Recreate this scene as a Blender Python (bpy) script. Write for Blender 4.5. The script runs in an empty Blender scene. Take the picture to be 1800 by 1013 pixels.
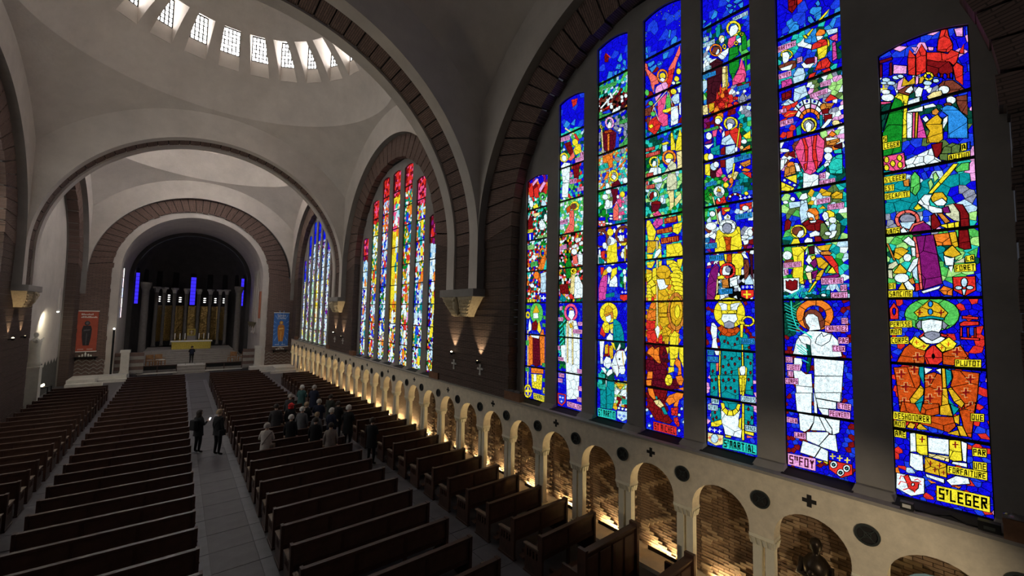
import bpy, bmesh, math, random
from mathutils import Vector, Matrix
PI = math.pi
scene = bpy.context.scene
COL = scene.collection
# ---------------------------------------------------------------- camera
cam_data = bpy.data.cameras.new('camera')
cam_data.sensor_width = 36.0
cam_data.lens = 708.0 / 1800.0 * 36.0
cam_data.clip_end = 300.0
cam = bpy.data.objects.new('camera', cam_data)
COL.objects.link(cam)
RT = ((0.77099359, -0.05540484, -0.63442823), (-0.63654254, -0.03645158, -0.77037969), (0.01955685, 0.99779837, -0.06337147))
M4 = Matrix(((RT[0][0], RT[0][1], RT[0][2], -1.34), (RT[1][0], RT[1][1], RT[1][2], 0.0), (RT[2][0], RT[2][1], RT[2][2], 5.6), (0, 0, 0, 1)))
cam.matrix_world = M4
scene.camera = cam
# ---------------------------------------------------------------- world, exposure
world = bpy.data.worlds.new('world')
scene.world = world
world.use_nodes = True
bg = world.node_tree.nodes['Background']
bg.inputs[0].default_value = (0.80, 0.84, 1.0, 1)
bg.inputs[1].default_value = 0.045
scene.view_settings.view_transform = 'Standard'
scene.view_settings.look = 'None'
scene.view_settings.exposure = 0.0
scene.view_settings.gamma = 1.0
scene.view_settings.use_curve_mapping = False
DOME_SKY = 22.0      # daylight behind the dome windows
DOME_SKY_C = 80.0    # far dome's window glow, raised to brighten its bay
UPLIGHT = 185.0       # strip lamps in the niches
CHAPEL = 190.0
DOME_SKY_A = 4.5     # nearest dome, unseen: weak window glow added as fill
LEFT_FILL_A = 0.2
LEFT_FILL = 2.3      # unseen left-wall windows added for light from that side
CHANCEL_GLASS = 2.2
GALLERY = 620.0       # unseen wall washer added to brighten the near arcade
GLASS = 1.0          # daylight behind the stained glass
# ---------------------------------------------------------------- materials
MATS = {}
def mat(name, col, rough=0.8, noise=0.0, nscale=3.0, col2=None, bump=0.0, bscale=40.0, metal=0.0, emit=None, estr=0.0, spec=0.3):
    if name in MATS: return MATS[name]
    m = bpy.data.materials.new(name); m.use_nodes = True
    nt = m.node_tree; b = nt.nodes['Principled BSDF']
    b.inputs['Base Color'].default_value = (*col, 1)
    b.inputs['Roughness'].default_value = rough
    b.inputs['Metallic'].default_value = metal
    b.inputs['Specular IOR Level'].default_value = spec
    if noise > 0 or col2:
        tc = nt.nodes.new('ShaderNodeTexCoord')
        n1 = nt.nodes.new('ShaderNodeTexNoise'); n1.inputs['Scale'].default_value = nscale; n1.inputs['Detail'].default_value = 5
        n1.inputs['Roughness'].default_value = 0.65
        nt.links.new(tc.outputs['Object'], n1.inputs['Vector'])
        rp = nt.nodes.new('ShaderNodeMapRange'); rp.inputs[1].default_value = 0.3; rp.inputs[2].default_value = 0.7
        nt.links.new(n1.outputs['Fac'], rp.inputs[0])
        mx = nt.nodes.new('ShaderNodeMix'); mx.data_type = 'RGBA'
        c2 = col2 if col2 else tuple(c * (1 - noise) for c in col)
        mx.inputs[6].default_value = (*col, 1); mx.inputs[7].default_value = (*c2, 1)
        nt.links.new(rp.outputs[0], mx.inputs[0])
        nt.links.new(mx.outputs[2], b.inputs['Base Color'])
    if bump > 0:
        tc = nt.nodes.new('ShaderNodeTexCoord')
        n2 = nt.nodes.new('ShaderNodeTexNoise'); n2.inputs['Scale'].default_value = bscale; n2.inputs['Detail'].default_value = 4
        nt.links.new(tc.outputs['Object'], n2.inputs['Vector'])
        bp = nt.nodes.new('ShaderNodeBump'); bp.inputs['Strength'].default_value = bump; bp.inputs['Distance'].default_value = 0.02
        nt.links.new(n2.outputs['Fac'], bp.inputs['Height']); nt.links.new(bp.outputs[0], b.inputs['Normal'])
    if emit:
        b.inputs['Emission Color'].default_value = (*emit, 1); b.inputs['Emission Strength'].default_value = estr
    MATS[name] = m
    return m
def brick_mat(name, c1, c2, mortar, course=0.062, length=0.24, axis='Z', rough=0.85, uv=False):
    """fine brick coursing: wave of the joint along one axis, with brick to brick colour change"""
    if name in MATS: return MATS[name]
    m = bpy.data.materials.new(name); m.use_nodes = True
    nt = m.node_tree; b = nt.nodes['Principled BSDF']; b.inputs['Roughness'].default_value = rough; b.inputs['Specular IOR Level'].default_value = 0.2
    tc = nt.nodes.new('ShaderNodeTexCoord'); sp = nt.nodes.new('ShaderNodeSeparateXYZ'); nt.links.new(tc.outputs['Object'], sp.inputs[0])
    ad = nt.nodes.new('ShaderNodeMath'); ad.operation = 'ADD'; nt.links.new(sp.outputs['X'], ad.inputs[0]); nt.links.new(sp.outputs['Y'], ad.inputs[1])
    cb = nt.nodes.new('ShaderNodeCombineXYZ'); nt.links.new(ad.outputs[0], cb.inputs[0]); nt.links.new(sp.outputs['Z'], cb.inputs[1])
    br = nt.nodes.new('ShaderNodeTexBrick'); nt.links.new(tc.outputs['UV'] if uv else cb.outputs[0], br.inputs['Vector'])
    br.inputs['Color1'].default_value = (*c1, 1); br.inputs['Color2'].default_value = (*c2, 1); br.inputs['Mortar'].default_value = (*mortar, 1)
    br.inputs['Scale'].default_value = 1.0; br.inputs['Mortar Size'].default_value = course * 0.14; br.inputs['Brick Width'].default_value = length
    br.inputs['Row Height'].default_value = course; br.inputs['Bias'].default_value = 0.0
    nt.links.new(br.outputs['Color'], b.inputs['Base Color'])
    bp = nt.nodes.new('ShaderNodeBump'); bp.inputs['Strength'].default_value = 0.9; bp.inputs['Distance'].default_value = 0.02; bp.invert = True
    nt.links.new(br.outputs['Fac'], bp.inputs['Height']); nt.links.new(bp.outputs[0], b.inputs['Normal'])
    MATS[name] = m
    return m
def emis(name, col, strength):
    if name in MATS: return MATS[name]
    m = bpy.data.materials.new(name); m.use_nodes = True
    nt = m.node_tree; nt.nodes.clear()
    e = nt.nodes.new('ShaderNodeEmission'); e.inputs[0].default_value = (*col, 1); e.inputs[1].default_value = strength
    o = nt.nodes.new('ShaderNodeOutputMaterial'); nt.links.new(e.outputs[0], o.inputs[0])
    MATS[name] = m
    return m
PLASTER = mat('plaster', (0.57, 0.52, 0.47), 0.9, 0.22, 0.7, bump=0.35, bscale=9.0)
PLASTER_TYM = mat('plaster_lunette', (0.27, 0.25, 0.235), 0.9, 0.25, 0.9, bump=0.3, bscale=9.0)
STONE = mat('arcade_stone', (0.72, 0.62, 0.47), 0.75, 0.22, 6.0, bump=0.25, bscale=30.0)
STONE2 = mat('column_stone', (0.74, 0.68, 0.53), 0.7, 0.12, 5.0, bump=0.15, bscale=30.0)
LEDGE = mat('ledge_stone', (0.30, 0.27, 0.235), 0.7, 0.2, 6.0)
CARVED = mat('carved_stone', (0.50, 0.42, 0.28), 0.7, 0.3, 14.0, bump=0.5, bscale=30.0)
BRICK = brick_mat('thin_brick', (0.095, 0.066, 0.055), (0.125, 0.085, 0.070), (0.045, 0.034, 0.030), 0.055, 0.30)
BRICKV = brick_mat('arch_brick', (0.15, 0.100, 0.083), (0.205, 0.135, 0.110), (0.085, 0.062, 0.055), 0.06, 0.40, uv=True)
BRICKP = brick_mat('pier_brick', (0.15, 0.100, 0.083), (0.205, 0.135, 0.110), (0.085, 0.062, 0.055), 0.10, 0.36)
BRICKN = mat('niche_brick', (0.23, 0.145, 0.085), 0.85, 0.35, 8.0)
BRICKN2 = mat('niche_brick_pale', (0.36, 0.25, 0.155), 0.85, 0.3, 8.0)
BRICKW = brick_mat('niche_brick_wall', (0.20, 0.13, 0.08), (0.28, 0.18, 0.11), (0.12, 0.085, 0.06), 0.062, 0.23)
MORTAR = mat('mortar', (0.20, 0.165, 0.12), 0.95, 0.2, 20.0)
FLOOR = mat('floor_stone', (0.095, 0.09, 0.098), 0.55, 0.3, 2.0)
SLAB = mat('floor_slab_stone', (0.115, 0.11, 0.12), 0.5, 0.28, 2.5)
SLABE = mat('floor_border_stone', (0.165, 0.165, 0.18), 0.5, 0.25, 3.0)
WOOD = mat('pew_wood', (0.075, 0.033, 0.021), 0.42, 0.5, 4.0, spec=0.5)
WOOD2 = mat('pew_seat_wood', (0.11, 0.055, 0.036), 0.42, 0.45, 4.0, spec=0.5)
WORN = mat('worn_wood', (0.20, 0.145, 0.105), 0.5, 0.4, 12.0)
BLACK = mat('black_iron', (0.004, 0.004, 0.004), 0.6)
LEAD = mat('lead_came', (0.003, 0.003, 0.003), 0.7)
BRONZE = mat('bronze_grille', (0.07, 0.078, 0.072), 0.45, 0.3, 20.0, metal=0.6)
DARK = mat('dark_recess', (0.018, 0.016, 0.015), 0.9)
# ---------------------------------------------------------------- mesh helpers
class MB:
    def __init__(s): s.v = []; s.f = []
    def pt(s, p): s.v.append(tuple(p)); return len(s.v) - 1
    def face(s, pts): s.f.append([s.pt(p) for p in pts])
    def hexa(s, p):
        i = len(s.v); s.v += [tuple(q) for q in p]
        for f in ((0, 3, 2, 1), (4, 5, 6, 7), (0, 1, 5, 4), (1, 2, 6, 5), (2, 3, 7, 6), (3, 0, 4, 7)): s.f.append([i + k for k in f])
    def box(s, x0, x1, y0, y1, z0, z1):
        s.hexa(((x0, y0, z0), (x1, y0, z0), (x1, y1, z0), (x0, y1, z0), (x0, y0, z1), (x1, y0, z1), (x1, y1, z1), (x0, y1, z1)))
    def strip(s, A, B, close=False):
        i = len(s.v); n = len(A); s.v += [tuple(p) for p in A] + [tuple(p) for p in B]
        for k in range(n if close else n - 1):
            k2 = (k + 1) % n; s.f.append([i + k, i + k2, i + n + k2, i + n + k])
    def prism(s, poly, f0, f1):
        """poly: 2d points; f0/f1 map (u,v) to a back / front point"""
        i = len(s.v); n = len(poly); s.v += [tuple(f0(*p)) for p in poly] + [tuple(f1(*p)) for p in poly]
        s.f.append([i + k for k in range(n)][::-1]); s.f.append([i + n + k for k in range(n)])
        for k in range(n): s.f.append([i + k, i + (k + 1) % n, i + n + (k + 1) % n, i + n + k])
    def tube(s, pts, r, n=8, caps=True):
        rings = []; pts = [Vector(p) for p in pts]
        for k, p in enumerate(pts):
            d = (pts[min(k + 1, len(pts) - 1)] - pts[max(k - 1, 0)]).normalized()
            a = d.orthogonal().normalized(); b = d.cross(a); rr = r[k] if isinstance(r, (list, tuple)) else r
            rings.append([tuple(p + (a * math.cos(2 * PI * j / n) + b * math.sin(2 * PI * j / n)) * rr) for j in range(n)])
        for k in range(len(rings) - 1):
            # rotate the next ring to match the first
            A, B = rings[k], rings[k + 1]
            best = min(range(n), key=lambda o: (Vector(A[0]) - Vector(B[o])).length_squared); B = B[best:] + B[:best]; rings[k + 1] = B
            s.strip(A, B, True)
        if caps: s.face(rings[0][::-1]); s.face(rings[-1])
    def lathe(s, prof, n=16, c=(0, 0, 0), sq=1.0):
        rings = [[(c[0] + r * math.cos(2 * PI * j / n), c[1] + r * sq * math.sin(2 * PI * j / n), c[2] + z) for j in range(n)] for r, z in prof]
        for A, B in zip(rings, rings[1:]): s.strip(A, B, True)
        if prof[0][0] > 1e-4: s.face(rings[0][::-1])
        if prof[-1][0] > 1e-4: s.face(rings[-1])
    def ball(s, c, r, n=10, m=7, sz=1.0):
        s.lathe([(max(r * math.sin(PI * k / m), 1e-4), -r * sz * math.cos(PI * k / m)) for k in range(m + 1)], n, c)
    def mesh(s, name, smooth=False):
        me = bpy.data.meshes.new(name); me.from_pydata(s.v, [], s.f)
        bm = bmesh.new(); bm.from_mesh(me)
        if smooth: bmesh.ops.remove_doubles(bm, verts=bm.verts, dist=0.0005)
        bmesh.ops.recalc_face_normals(bm, faces=bm.faces)
        bm.to_mesh(me); bm.free()
        if smooth: me.polygons.foreach_set('use_smooth', [True] * len(me.polygons))
        return me
    def build(s, name, m, parent=None, smooth=False, loc=None):
        return obj(name, s.mesh(name, smooth), m, parent, loc)
def obj(name, me, m=None, parent=None, loc=None, rz=0.0):
    o = bpy.data.objects.new(name, me); COL.objects.link(o)
    if m is not None and not me.materials: me.materials.append(m)
    if loc: o.location = loc
    if rz: o.rotation_euler = (0, 0, rz)
    if parent is not None: o.parent = parent
    return o
def empty(name, loc=(0, 0, 0), rz=0.0, parent=None):
    o = bpy.data.objects.new(name, None); COL.objects.link(o); o.location = loc; o.rotation_euler = (0, 0, rz); o.empty_display_size = 0.1
    if parent is not None: o.parent = parent
    return o
def tag(o, label, cat=None, group=None, kind=None):
    o['label'] = label
    if cat: o['category'] = cat
    if group: o['group'] = group
    if kind: o['kind'] = kind
    return o
def struct(o, label, cat): return tag(o, label, cat, None, 'structure')
def bevel(o, w, seg=2):
    md = o.modifiers.new('bevel', 'BEVEL'); md.width = w; md.segments = seg; md.limit_method = 'ANGLE'
    return o
BAY = 15.5; YC = [5.03, 20.53, 36.03]; PIER = [-2.72, 12.78, 28.28, 43.78]
S = 6.7; ZC = 8.1; XW = 7.0
# ================================================================= STRUCTURE
random.seed(4)
# ---------------------------------------------------------------- floor
floor = MB(); floor.box(-10.5, 8.2, -4.5, 46, -0.3, 0.0)
floor = struct(floor.build('floor', FLOOR), 'dark grey stone floor of the nave between the pews', 'floor')
def slab_mesh(w, l, name):
    b = MB(); b.box(-w / 2, w / 2, -l / 2, l / 2, 0.0, 0.018); return b.mesh(name)
sl_c = slab_mesh(0.86, 0.915, 'floor_slab'); sl_c.materials.append(SLAB)
sl_e = slab_mesh(0.24, 0.915, 'border_slab'); sl_e.materials.append(SLABE)
sl_s = slab_mesh(0.50, 0.915, 'side_slab'); sl_s.materials.append(SLAB)
for k in range(37):
    y = 5.6 + 0.93 * k
    for x, me in ((-0.075, sl_c), (-0.635, sl_e), (0.485, sl_e)):
        o = obj('floor_slab', me, None, floor, (x, y, random.uniform(-0.006, 0.0)))
    for x in (4.02, 4.53): obj('floor_slab', sl_s, None, floor, (x, y + 0.2, random.uniform(-0.006, 0.0)))
    if y > 14:
        for x in (-4.02,): obj('floor_slab', sl_s, None, floor, (x, y + 0.1, random.uniform(-0.006, 0.0)))
# ---------------------------------------------------------------- right wall: arcade
wall_r = struct(empty('wall_right', (XW, 20, 0)), 'wall with blind arcade, brick piers and three great stained glass lunettes', 'wall')
def wchild(o):
    o.parent = wall_r; o.location = Vector(o.location) - Vector((XW, 20, 0)); return o
CP = 1.475; C0 = 1.427; KMIN = -3; KMAX = 28
RA = 0.535; ZA = 1.77; ZL = 2.80
def arcade(side=1, k0=KMIN, k1=KMAX, name='arcade_face'):
    b = MB(); x0 = XW * side; x1 = (XW + 0.30) * side
    for k in range(k0, k1):
        ya = C0 + CP * k; yb = ya + CP; ym = (ya + yb) / 2
        n = 16
        arc = [(ym - RA * math.cos(PI * j / n), ZA + RA * math.sin(PI * j / n)) for j in range(n + 1)]
        pts = [(ya, 1.68), (ym - RA, 1.68)] + arc + [(ym + RA, 1.68), (yb, 1.68)]
        for (xx) in (x0, x1):
            # above the opening
            b.strip([(xx, y, z) for y, z in arc], [(xx, y, ZL) for y, z in arc])
            b.face([(xx, ya, 1.68), (xx, ym - RA, 1.68), (xx, ym - RA, ZA), (xx, ym - RA, ZL), (xx, ya, ZL)])
            b.face([(xx, yb, 1.68), (xx, yb, ZL), (xx, ym + RA, ZL), (xx, ym + RA, ZA), (xx, ym + RA, 1.68)])
        b.strip([(x0, y, z) for y, z in pts], [(x1, y, z) for y, z in pts])
    return b.build(name, STONE)
wchild(arcade())
# columns: twin shafts, capital, base
sh = MB(); sh.box(-0.075, 0.075, -0.072, 0.072, 0.0, 1.36)
sh_me = sh.mesh('shaft'); sh_me.materials.append(STONE2)
cp = MB()
cp.hexa(((-0.10, -0.17, 0), (0.10, -0.17, 0), (0.10, 0.17, 0), (-0.10, 0.17, 0), (-0.16, -0.2, 0.15), (0.16, -0.2, 0.15), (0.16, 0.2, 0.15), (-0.16, 0.2, 0.15)))
cp.box(-0.165, 0.165, -0.205, 0.205, 0.15, 0.205)
cp_me = cp.mesh('capital'); cp_me.materials.append(STONE2)
lf = MB()
for j in range(4):   # carved leaves on the front and the two flanks of the capital
    y = -0.135 + 0.09 * j
    lf.hexa(((-0.125, y - 0.022, 0.01), (-0.10, y - 0.022, 0.0), (-0.10, y + 0.022, 0.0), (-0.125, y + 0.022, 0.01), (-0.18, y - 0.034, 0.14), (-0.13, y - 0.03, 0.14), (-0.13, y + 0.03, 0.14), (-0.18, y + 0.034, 0.14)))
for sy in (-1, 1):
    for j in range(3):
        x = -0.09 + 0.09 * j
        lf.hexa(((x - 0.02, sy * 0.17, 0.0), (x + 0.02, sy * 0.17, 0.0), (x + 0.02, sy * 0.20, 0.01), (x - 0.02, sy * 0.20, 0.01), (x - 0.034, sy * 0.18, 0.14), (x + 0.034, sy * 0.18, 0.14), (x + 0.034, sy * 0.225, 0.14), (x - 0.034, sy * 0.225, 0.14)))
lf_me = lf.mesh('capital_leaves'); lf_me.materials.append(STONE2)
bs = MB(); bs.box(-0.16, 0.16, -0.20, 0.20, 0.0, 0.12); bs.box(-0.12, 0.12, -0.175, 0.175, 0.12, 0.16)
bs_me = bs.mesh('column_base'); bs_me.materials.append(STONE2)
for k in range(KMIN, KMAX + 1):
    y = C0 + CP * k
    base = wchild(obj('column_base', bs_me, None, None, (XW + 0.15, y, 0.0)))
    for d in (-0.102, 0.102): wchild(obj('shaft', sh_me, None, None, (XW + 0.15, y + d, 0.13)))
    c = wchild(obj('capital', cp_me, None, None, (XW + 0.15, y, 1.475)))
    obj('capital_leaves', lf_me, None, c)
# roundels (pierced bronze) and dark plates painting the shade of cross-shaped holes
rd = MB()
n = 28
def ringpts(r, x, nn=n): return [(x, r * math.cos(2 * PI * j / nn), r * math.sin(2 * PI * j / nn)) for j in range(nn)]
rd.strip(ringpts(0.155, -0.03), ringpts(0.125, -0.03), True); rd.strip(ringpts(0.155, -0.03), ringpts(0.155, 0.02), True); rd.strip(ringpts(0.125, -0.03), ringpts(0.125, 0.01), True)
rd_me = rd.mesh('roundel'); rd_me.materials.append(BRONZE)
gr = MB(); gr.face(ringpts(0.127, -0.004))
g2 = MB()
for a in range(4):
    cx_, cz_ = 0.125 * math.cos(PI / 2 * a), 0.125 * math.sin(PI / 2 * a)
    pts = []
    for j in range(9):
        t = PI / 2 * a + PI / 2 + PI * (j + 0.5) / 9.0; p = (cx_ + 0.088 * math.cos(t), cz_ + 0.088 * math.sin(t)); pts.append((-0.012, p[0], p[1]))
    g2.tube(pts, 0.007, 4)
for a in range(2): g2.tube([(-0.012, 0.12 * math.cos(PI / 4 + a * PI / 2), 0.12 * math.sin(PI / 4 + a * PI / 2)), (-0.012, -0.12 * math.cos(PI / 4 + a * PI / 2), -0.12 * math.sin(PI / 4 + a * PI / 2))], 0.006, 4)
g2.tube([(-0.012, 0.035 * math.cos(t * PI / 4), 0.035 * math.sin(t * PI / 4)) for t in range(9)], 0.006, 4)
gr_me = gr.mesh('grille_back'); gr_me.materials.append(DARK)
g2_me = g2.mesh('grille_tracery'); g2_me.materials.append(BRONZE)
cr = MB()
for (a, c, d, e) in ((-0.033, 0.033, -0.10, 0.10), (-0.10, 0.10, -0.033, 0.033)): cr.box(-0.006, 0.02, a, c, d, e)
cr_me = cr.mesh('cross_hole_shade'); cr_me.materials.append(DARK)
for k in range(KMIN + 1, KMAX):
    y = C0 + CP * k
    r_ = wchild(obj('roundel', rd_me, None, None, (XW - 0.002, y, 2.32)))
    obj('grille_back', gr_me, None, r_)
    if k < 8: obj('grille_tracery', g2_me, None, r_)
    if k % 2 == 0: wchild(obj('cross_hole_shade', cr_me, None, None, (XW, y + CP / 2, 2.555)))
# ledge
b = MB(); b.box(XW - 0.05, 7.62, -4.4, 42.6, ZL, ZL + 0.05); wchild(b.build('ledge', LEDGE))
# niche back wall and plinth
b = MB(); b.box(7.72, 8.0, -4.4, 42.6, 0.0, 2.8); wchild(b.build('niche_wall', BRICKW))
b = MB(); b.box(XW - 0.04, 7.72, -4.4, 42.6, 0.0, 0.09); wchild(b.build('plinth', STONE))
# bricks of the nearest niches, one by one; zigzag of pale bricks standing proud
bk = MB(); bk.box(-0.02, 0.03, -0.105, 0.105, 0.0, 0.052)
bk_me = bk.mesh('brick'); bk_me.materials.append(BRICKN)
bk2_me = bk.mesh('brick_pale'); bk2_me.materials.append(BRICKN2)
bh = MB(); bh.box(-0.02, 0.03, -0.048, 0.048, 0.0, 0.052)
bh_me = bh.mesh('half_brick'); bh_me.materials.append(BRICKN)
def niche_bricks(k, as_objects, mb=None):
    ya = C0 + CP * k + 0.07; yb = C0 + CP * (k + 1) - 0.07; z = 0.10; row = 0
    while z < 2.32:
        y = ya + (0.11 if row % 2 else 0.0)
        col = 0
        while y < yb - 0.05:
            pale = int((y - ya) / 0.11 + abs(row % 14 - 7)) % 5 == 0; px = 7.70 - (0.03 if pale else 0.0) - random.uniform(0, 0.012)
            if as_objects: obj('brick', bk2_me if pale else bk_me, None, wall_r, (px - XW, min(y + 0.11, yb - 0.1) - 20, z))
            else:
                yy = min(y + 0.11, yb - 0.1); mb[pale].box(px - 0.02, 7.73, yy - 0.105, yy + 0.105, z, z + 0.052)
            y += 0.22; col += 1
        z += 0.062; row += 1
niche_bricks(2, True)
for k in (3,): pass
mbs = {True: MB(), False: MB()}
for k in (-1, 0, 1, 3, 4, 5, 6, 7, 8, 9, 10): niche_bricks(k, False, mbs)
for pale, m_ in ((True, BRICKN2), (False, BRICKN)):
    o = wchild(mbs[pale].build('niche_bricks', m_)); o['kind'] = 'stuff'
# ---------------------------------------------------------------- right wall: lunettes
XG = 7.45; XM = 7.36
LW = 1.0; LP = 1.46          # light width and pitch
LTOP = [10.0, 12.07, 13.09, 13.11, 13.09, 12.07, 10.0]
ZB = 2.90
ZCB = 8.5; RB = 5.2           # inner edge of the brick arch
def light_y(i, k): y0 = YC[i] - 3 * LP - LW / 2 + LP * k; return y0, y0 + LW
def light_top(i, k, y):
    a, c = light_y(i, k); t = (y - a) / LW * 2 - 1
    return LTOP[k] + 0.10 * (1 - t * t)
def arch_z(dy): return ZCB + math.sqrt(max(RB * RB - dy * dy, 0.0))
def lunette(i):
    yc = YC[i]; b = MB(); half = RB
    ys = []
    for k in range(7):
        a, c = light_y(i, k)
        ys += [a + (c - a) * j / 10 for j in range(11)]
    ys += [yc - half, yc - half + 0.02, yc - half + 0.08, yc - half + 0.2, yc + half - 0.2, yc + half - 0.08, yc + half - 0.02, yc + half]
    ys += [yc - half + 0.02 + 0.06 * j * j * 0.1 for j in range(6)]
    ys = sorted(set(round(y, 4) for y in ys))
    def inl(y):
        for k in range(7):
            a, c = light_y(i, k)
            if a - 1e-4 < y < c + 1e-4: return k
        return None
    for y0, y1 in zip(ys, ys[1:]):
        k = inl((y0 + y1) / 2)
        z0a = z0b = ZL + 0.04
        if k is not None: z0a = light_top(i, k, y0) - 0.02; z0b = light_top(i, k, y1) - 0.02
        b.face([(XM, y0, z0a), (XM, y1, z0b), (XM, y1, arch_z(y1 - yc) + 0.22), (XM, y0, arch_z(y0 - yc) + 0.22)])
        if k is not None:   # head soffit and dark sill
            b.face([(XM, y0, z0a), (XM, y1, z0b), (XG + 0.05, y1, z0b + 0.04), (XG + 0.05, y0, z0a + 0.04)])
    for k in range(7):
        a, c = light_y(i, k)
        for y, sgn in ((a, 1), (c, -1)):
            zt = light_top(i, k, y) + 0.03
            b.face([(XM, y - sgn * 0.0, ZL + 0.04), (XG + 0.05, y, ZL + 0.04), (XG + 0.05, y, zt), (XM, y, zt)])
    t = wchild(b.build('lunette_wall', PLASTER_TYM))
    # mullion base blocks with a splayed front and dark sloping sills between
    for k in range(-1, 7):
        y0 = light_y(i, k)[1] if k >= 0 else yc - RB
        y1 = light_y(i, k + 1)[0] if k < 6 else yc + RB
        m_ = MB(); m_.hexa(((XM - 0.2, y0 - 0.03, ZL + 0.05), (XM + 0.1, y0 - 0.03, ZL + 0.05), (XM + 0.1, y1 + 0.03, ZL + 0.05), (XM - 0.2, y1 + 0.03, ZL + 0.05), (XM - 0.07, y0, ZL + 0.15), (XM + 0.1, y0, ZL + 0.17), (XM + 0.1, y1, ZL + 0.17), (XM - 0.07, y1, ZL + 0.15)))
        wchild(m_.build('mullion_base', PLASTER_TYM))
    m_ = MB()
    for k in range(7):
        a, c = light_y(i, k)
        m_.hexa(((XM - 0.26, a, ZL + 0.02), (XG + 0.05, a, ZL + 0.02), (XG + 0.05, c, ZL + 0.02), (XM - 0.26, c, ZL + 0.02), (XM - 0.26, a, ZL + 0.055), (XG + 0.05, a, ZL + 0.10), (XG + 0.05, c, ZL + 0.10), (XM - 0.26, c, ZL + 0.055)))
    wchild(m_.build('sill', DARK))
for i in range(3): lunette(i)
# brick piers (coursed) and brick arch rings
def outer_pt(th): return (S * math.cos(th), ZC + S * math.sin(th))
def inner_pt(th): return (RB * math.cos(th), ZCB + RB * math.sin(th))
def ring(parent, yc, xf, depth, side=1, nblk=34, m_=None, name='voussoir', axis='X', jag=0.06):
    """blocks of an arch ring standing on the brick face; axis X: wall to the side, axis Y: chancel wall"""
    m_ = m_ or BRICKV
    for j in range(nblk):
        t0 = PI * j / nblk + 0.004; t1 = PI * (j + 1) / nblk - 0.004; tm = (t0 + t1) / 2
        rin = -jag * (j % 2) * 0.5 - random.uniform(0, jag)
        pts = []
        for t, f in ((t0, 0), (t1, 0), (t1, 1), (t0, 1)):
            if f == 0: u = (RB + rin) * math.cos(t); z = ZCB + (RB + rin) * math.sin(t)
            else: u, z = outer_pt(t); u *= 1.02; z = ZC + (z - ZC) * 1.02
            pts.append((u, z))
        d0 = random.uniform(-0.02, 0.0)
        c = MB()
        if axis == 'X': f0 = lambda u, z: (side * (xf + depth), yc + u, z); f1 = lambda u, z: (side * (xf + d0), yc + u, z)
        else: f0 = lambda u, z: (u + yc, xf + depth, z); f1 = lambda u, z: (u + yc, xf + d0, z)
        c.prism(pts, f0, f1)
        o = c.build(name, m_)
        ux = o.data.uv_layers.new(name='uv')
        for l in o.data.loops:
            v = o.data.vertices[l.vertex_index].co; du = (v.y if axis == 'X' else v.x) - yc; dz = v.z - ZC
            ux.data[l.index].uv = (math.hypot(du, dz), math.atan2(dz, du) * 6.0)
        o.parent = parent; o.location = Vector(o.location) - parent.location
def pier_courses(parent, y0, y1, xf, depth, z0, z1, side=1, h=0.24, axis='X', m_=None):
    z = z0; n = 0
    while z < z1 - 0.02:
        zt = min(z + h, z1); c = MB(); d0 = random.uniform(-0.012, 0.012)
        j0 = random.uniform(-0.02, 0.02); j1 = random.uniform(-0.02, 0.02)
        if axis == 'X':
            xa, xb = sorted((side * (xf + d0), side * (xf + depth))); c.box(xa, xb, y0 + j0, y1 + j1, z + 0.006, zt - 0.006)
        else: c.box(y0 + j0, y1 + j1, xf + d0, xf + depth, z + 0.006, zt - 0.006)
        o = c.build('brick_course', m_ or BRICK); o.parent = parent; o.location = Vector(o.location) - parent.location
        z = zt; n += 1
for i in range(3): ring(wall_r, YC[i], XW, 0.38)
for p in (0, 1, 2, 3):
    pier_courses(wall_r, PIER[p] - (BAY / 2 - RB), min(PIER[p] + (BAY / 2 - RB), 43.2), XW, 0.38, ZL + 0.05, ZCB)
# joint backing behind the pier and ring
b = MB()
for p in range(4): b.box(XW + 0.03, XW + 0.2, PIER[p] - (BAY / 2 - RB) + 0.02, min(PIER[p] + (BAY / 2 - RB) - 0.02, 43.2), ZL, 15.0)
for i in range(3):
    A = []; B_ = []
    for j in range(49):
        t = PI * j / 48; u, z = RB * math.cos(t), ZCB + RB * math.sin(t); A.append((XW + 0.03, YC[i] + u, z)); B_.append((XW + 0.03, YC[i] + 1.2 * u, ZC + (z - ZC) * 1.4))
    b.strip(A, B_)
wchild(b.build('joint_backing', DARK))
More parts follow.
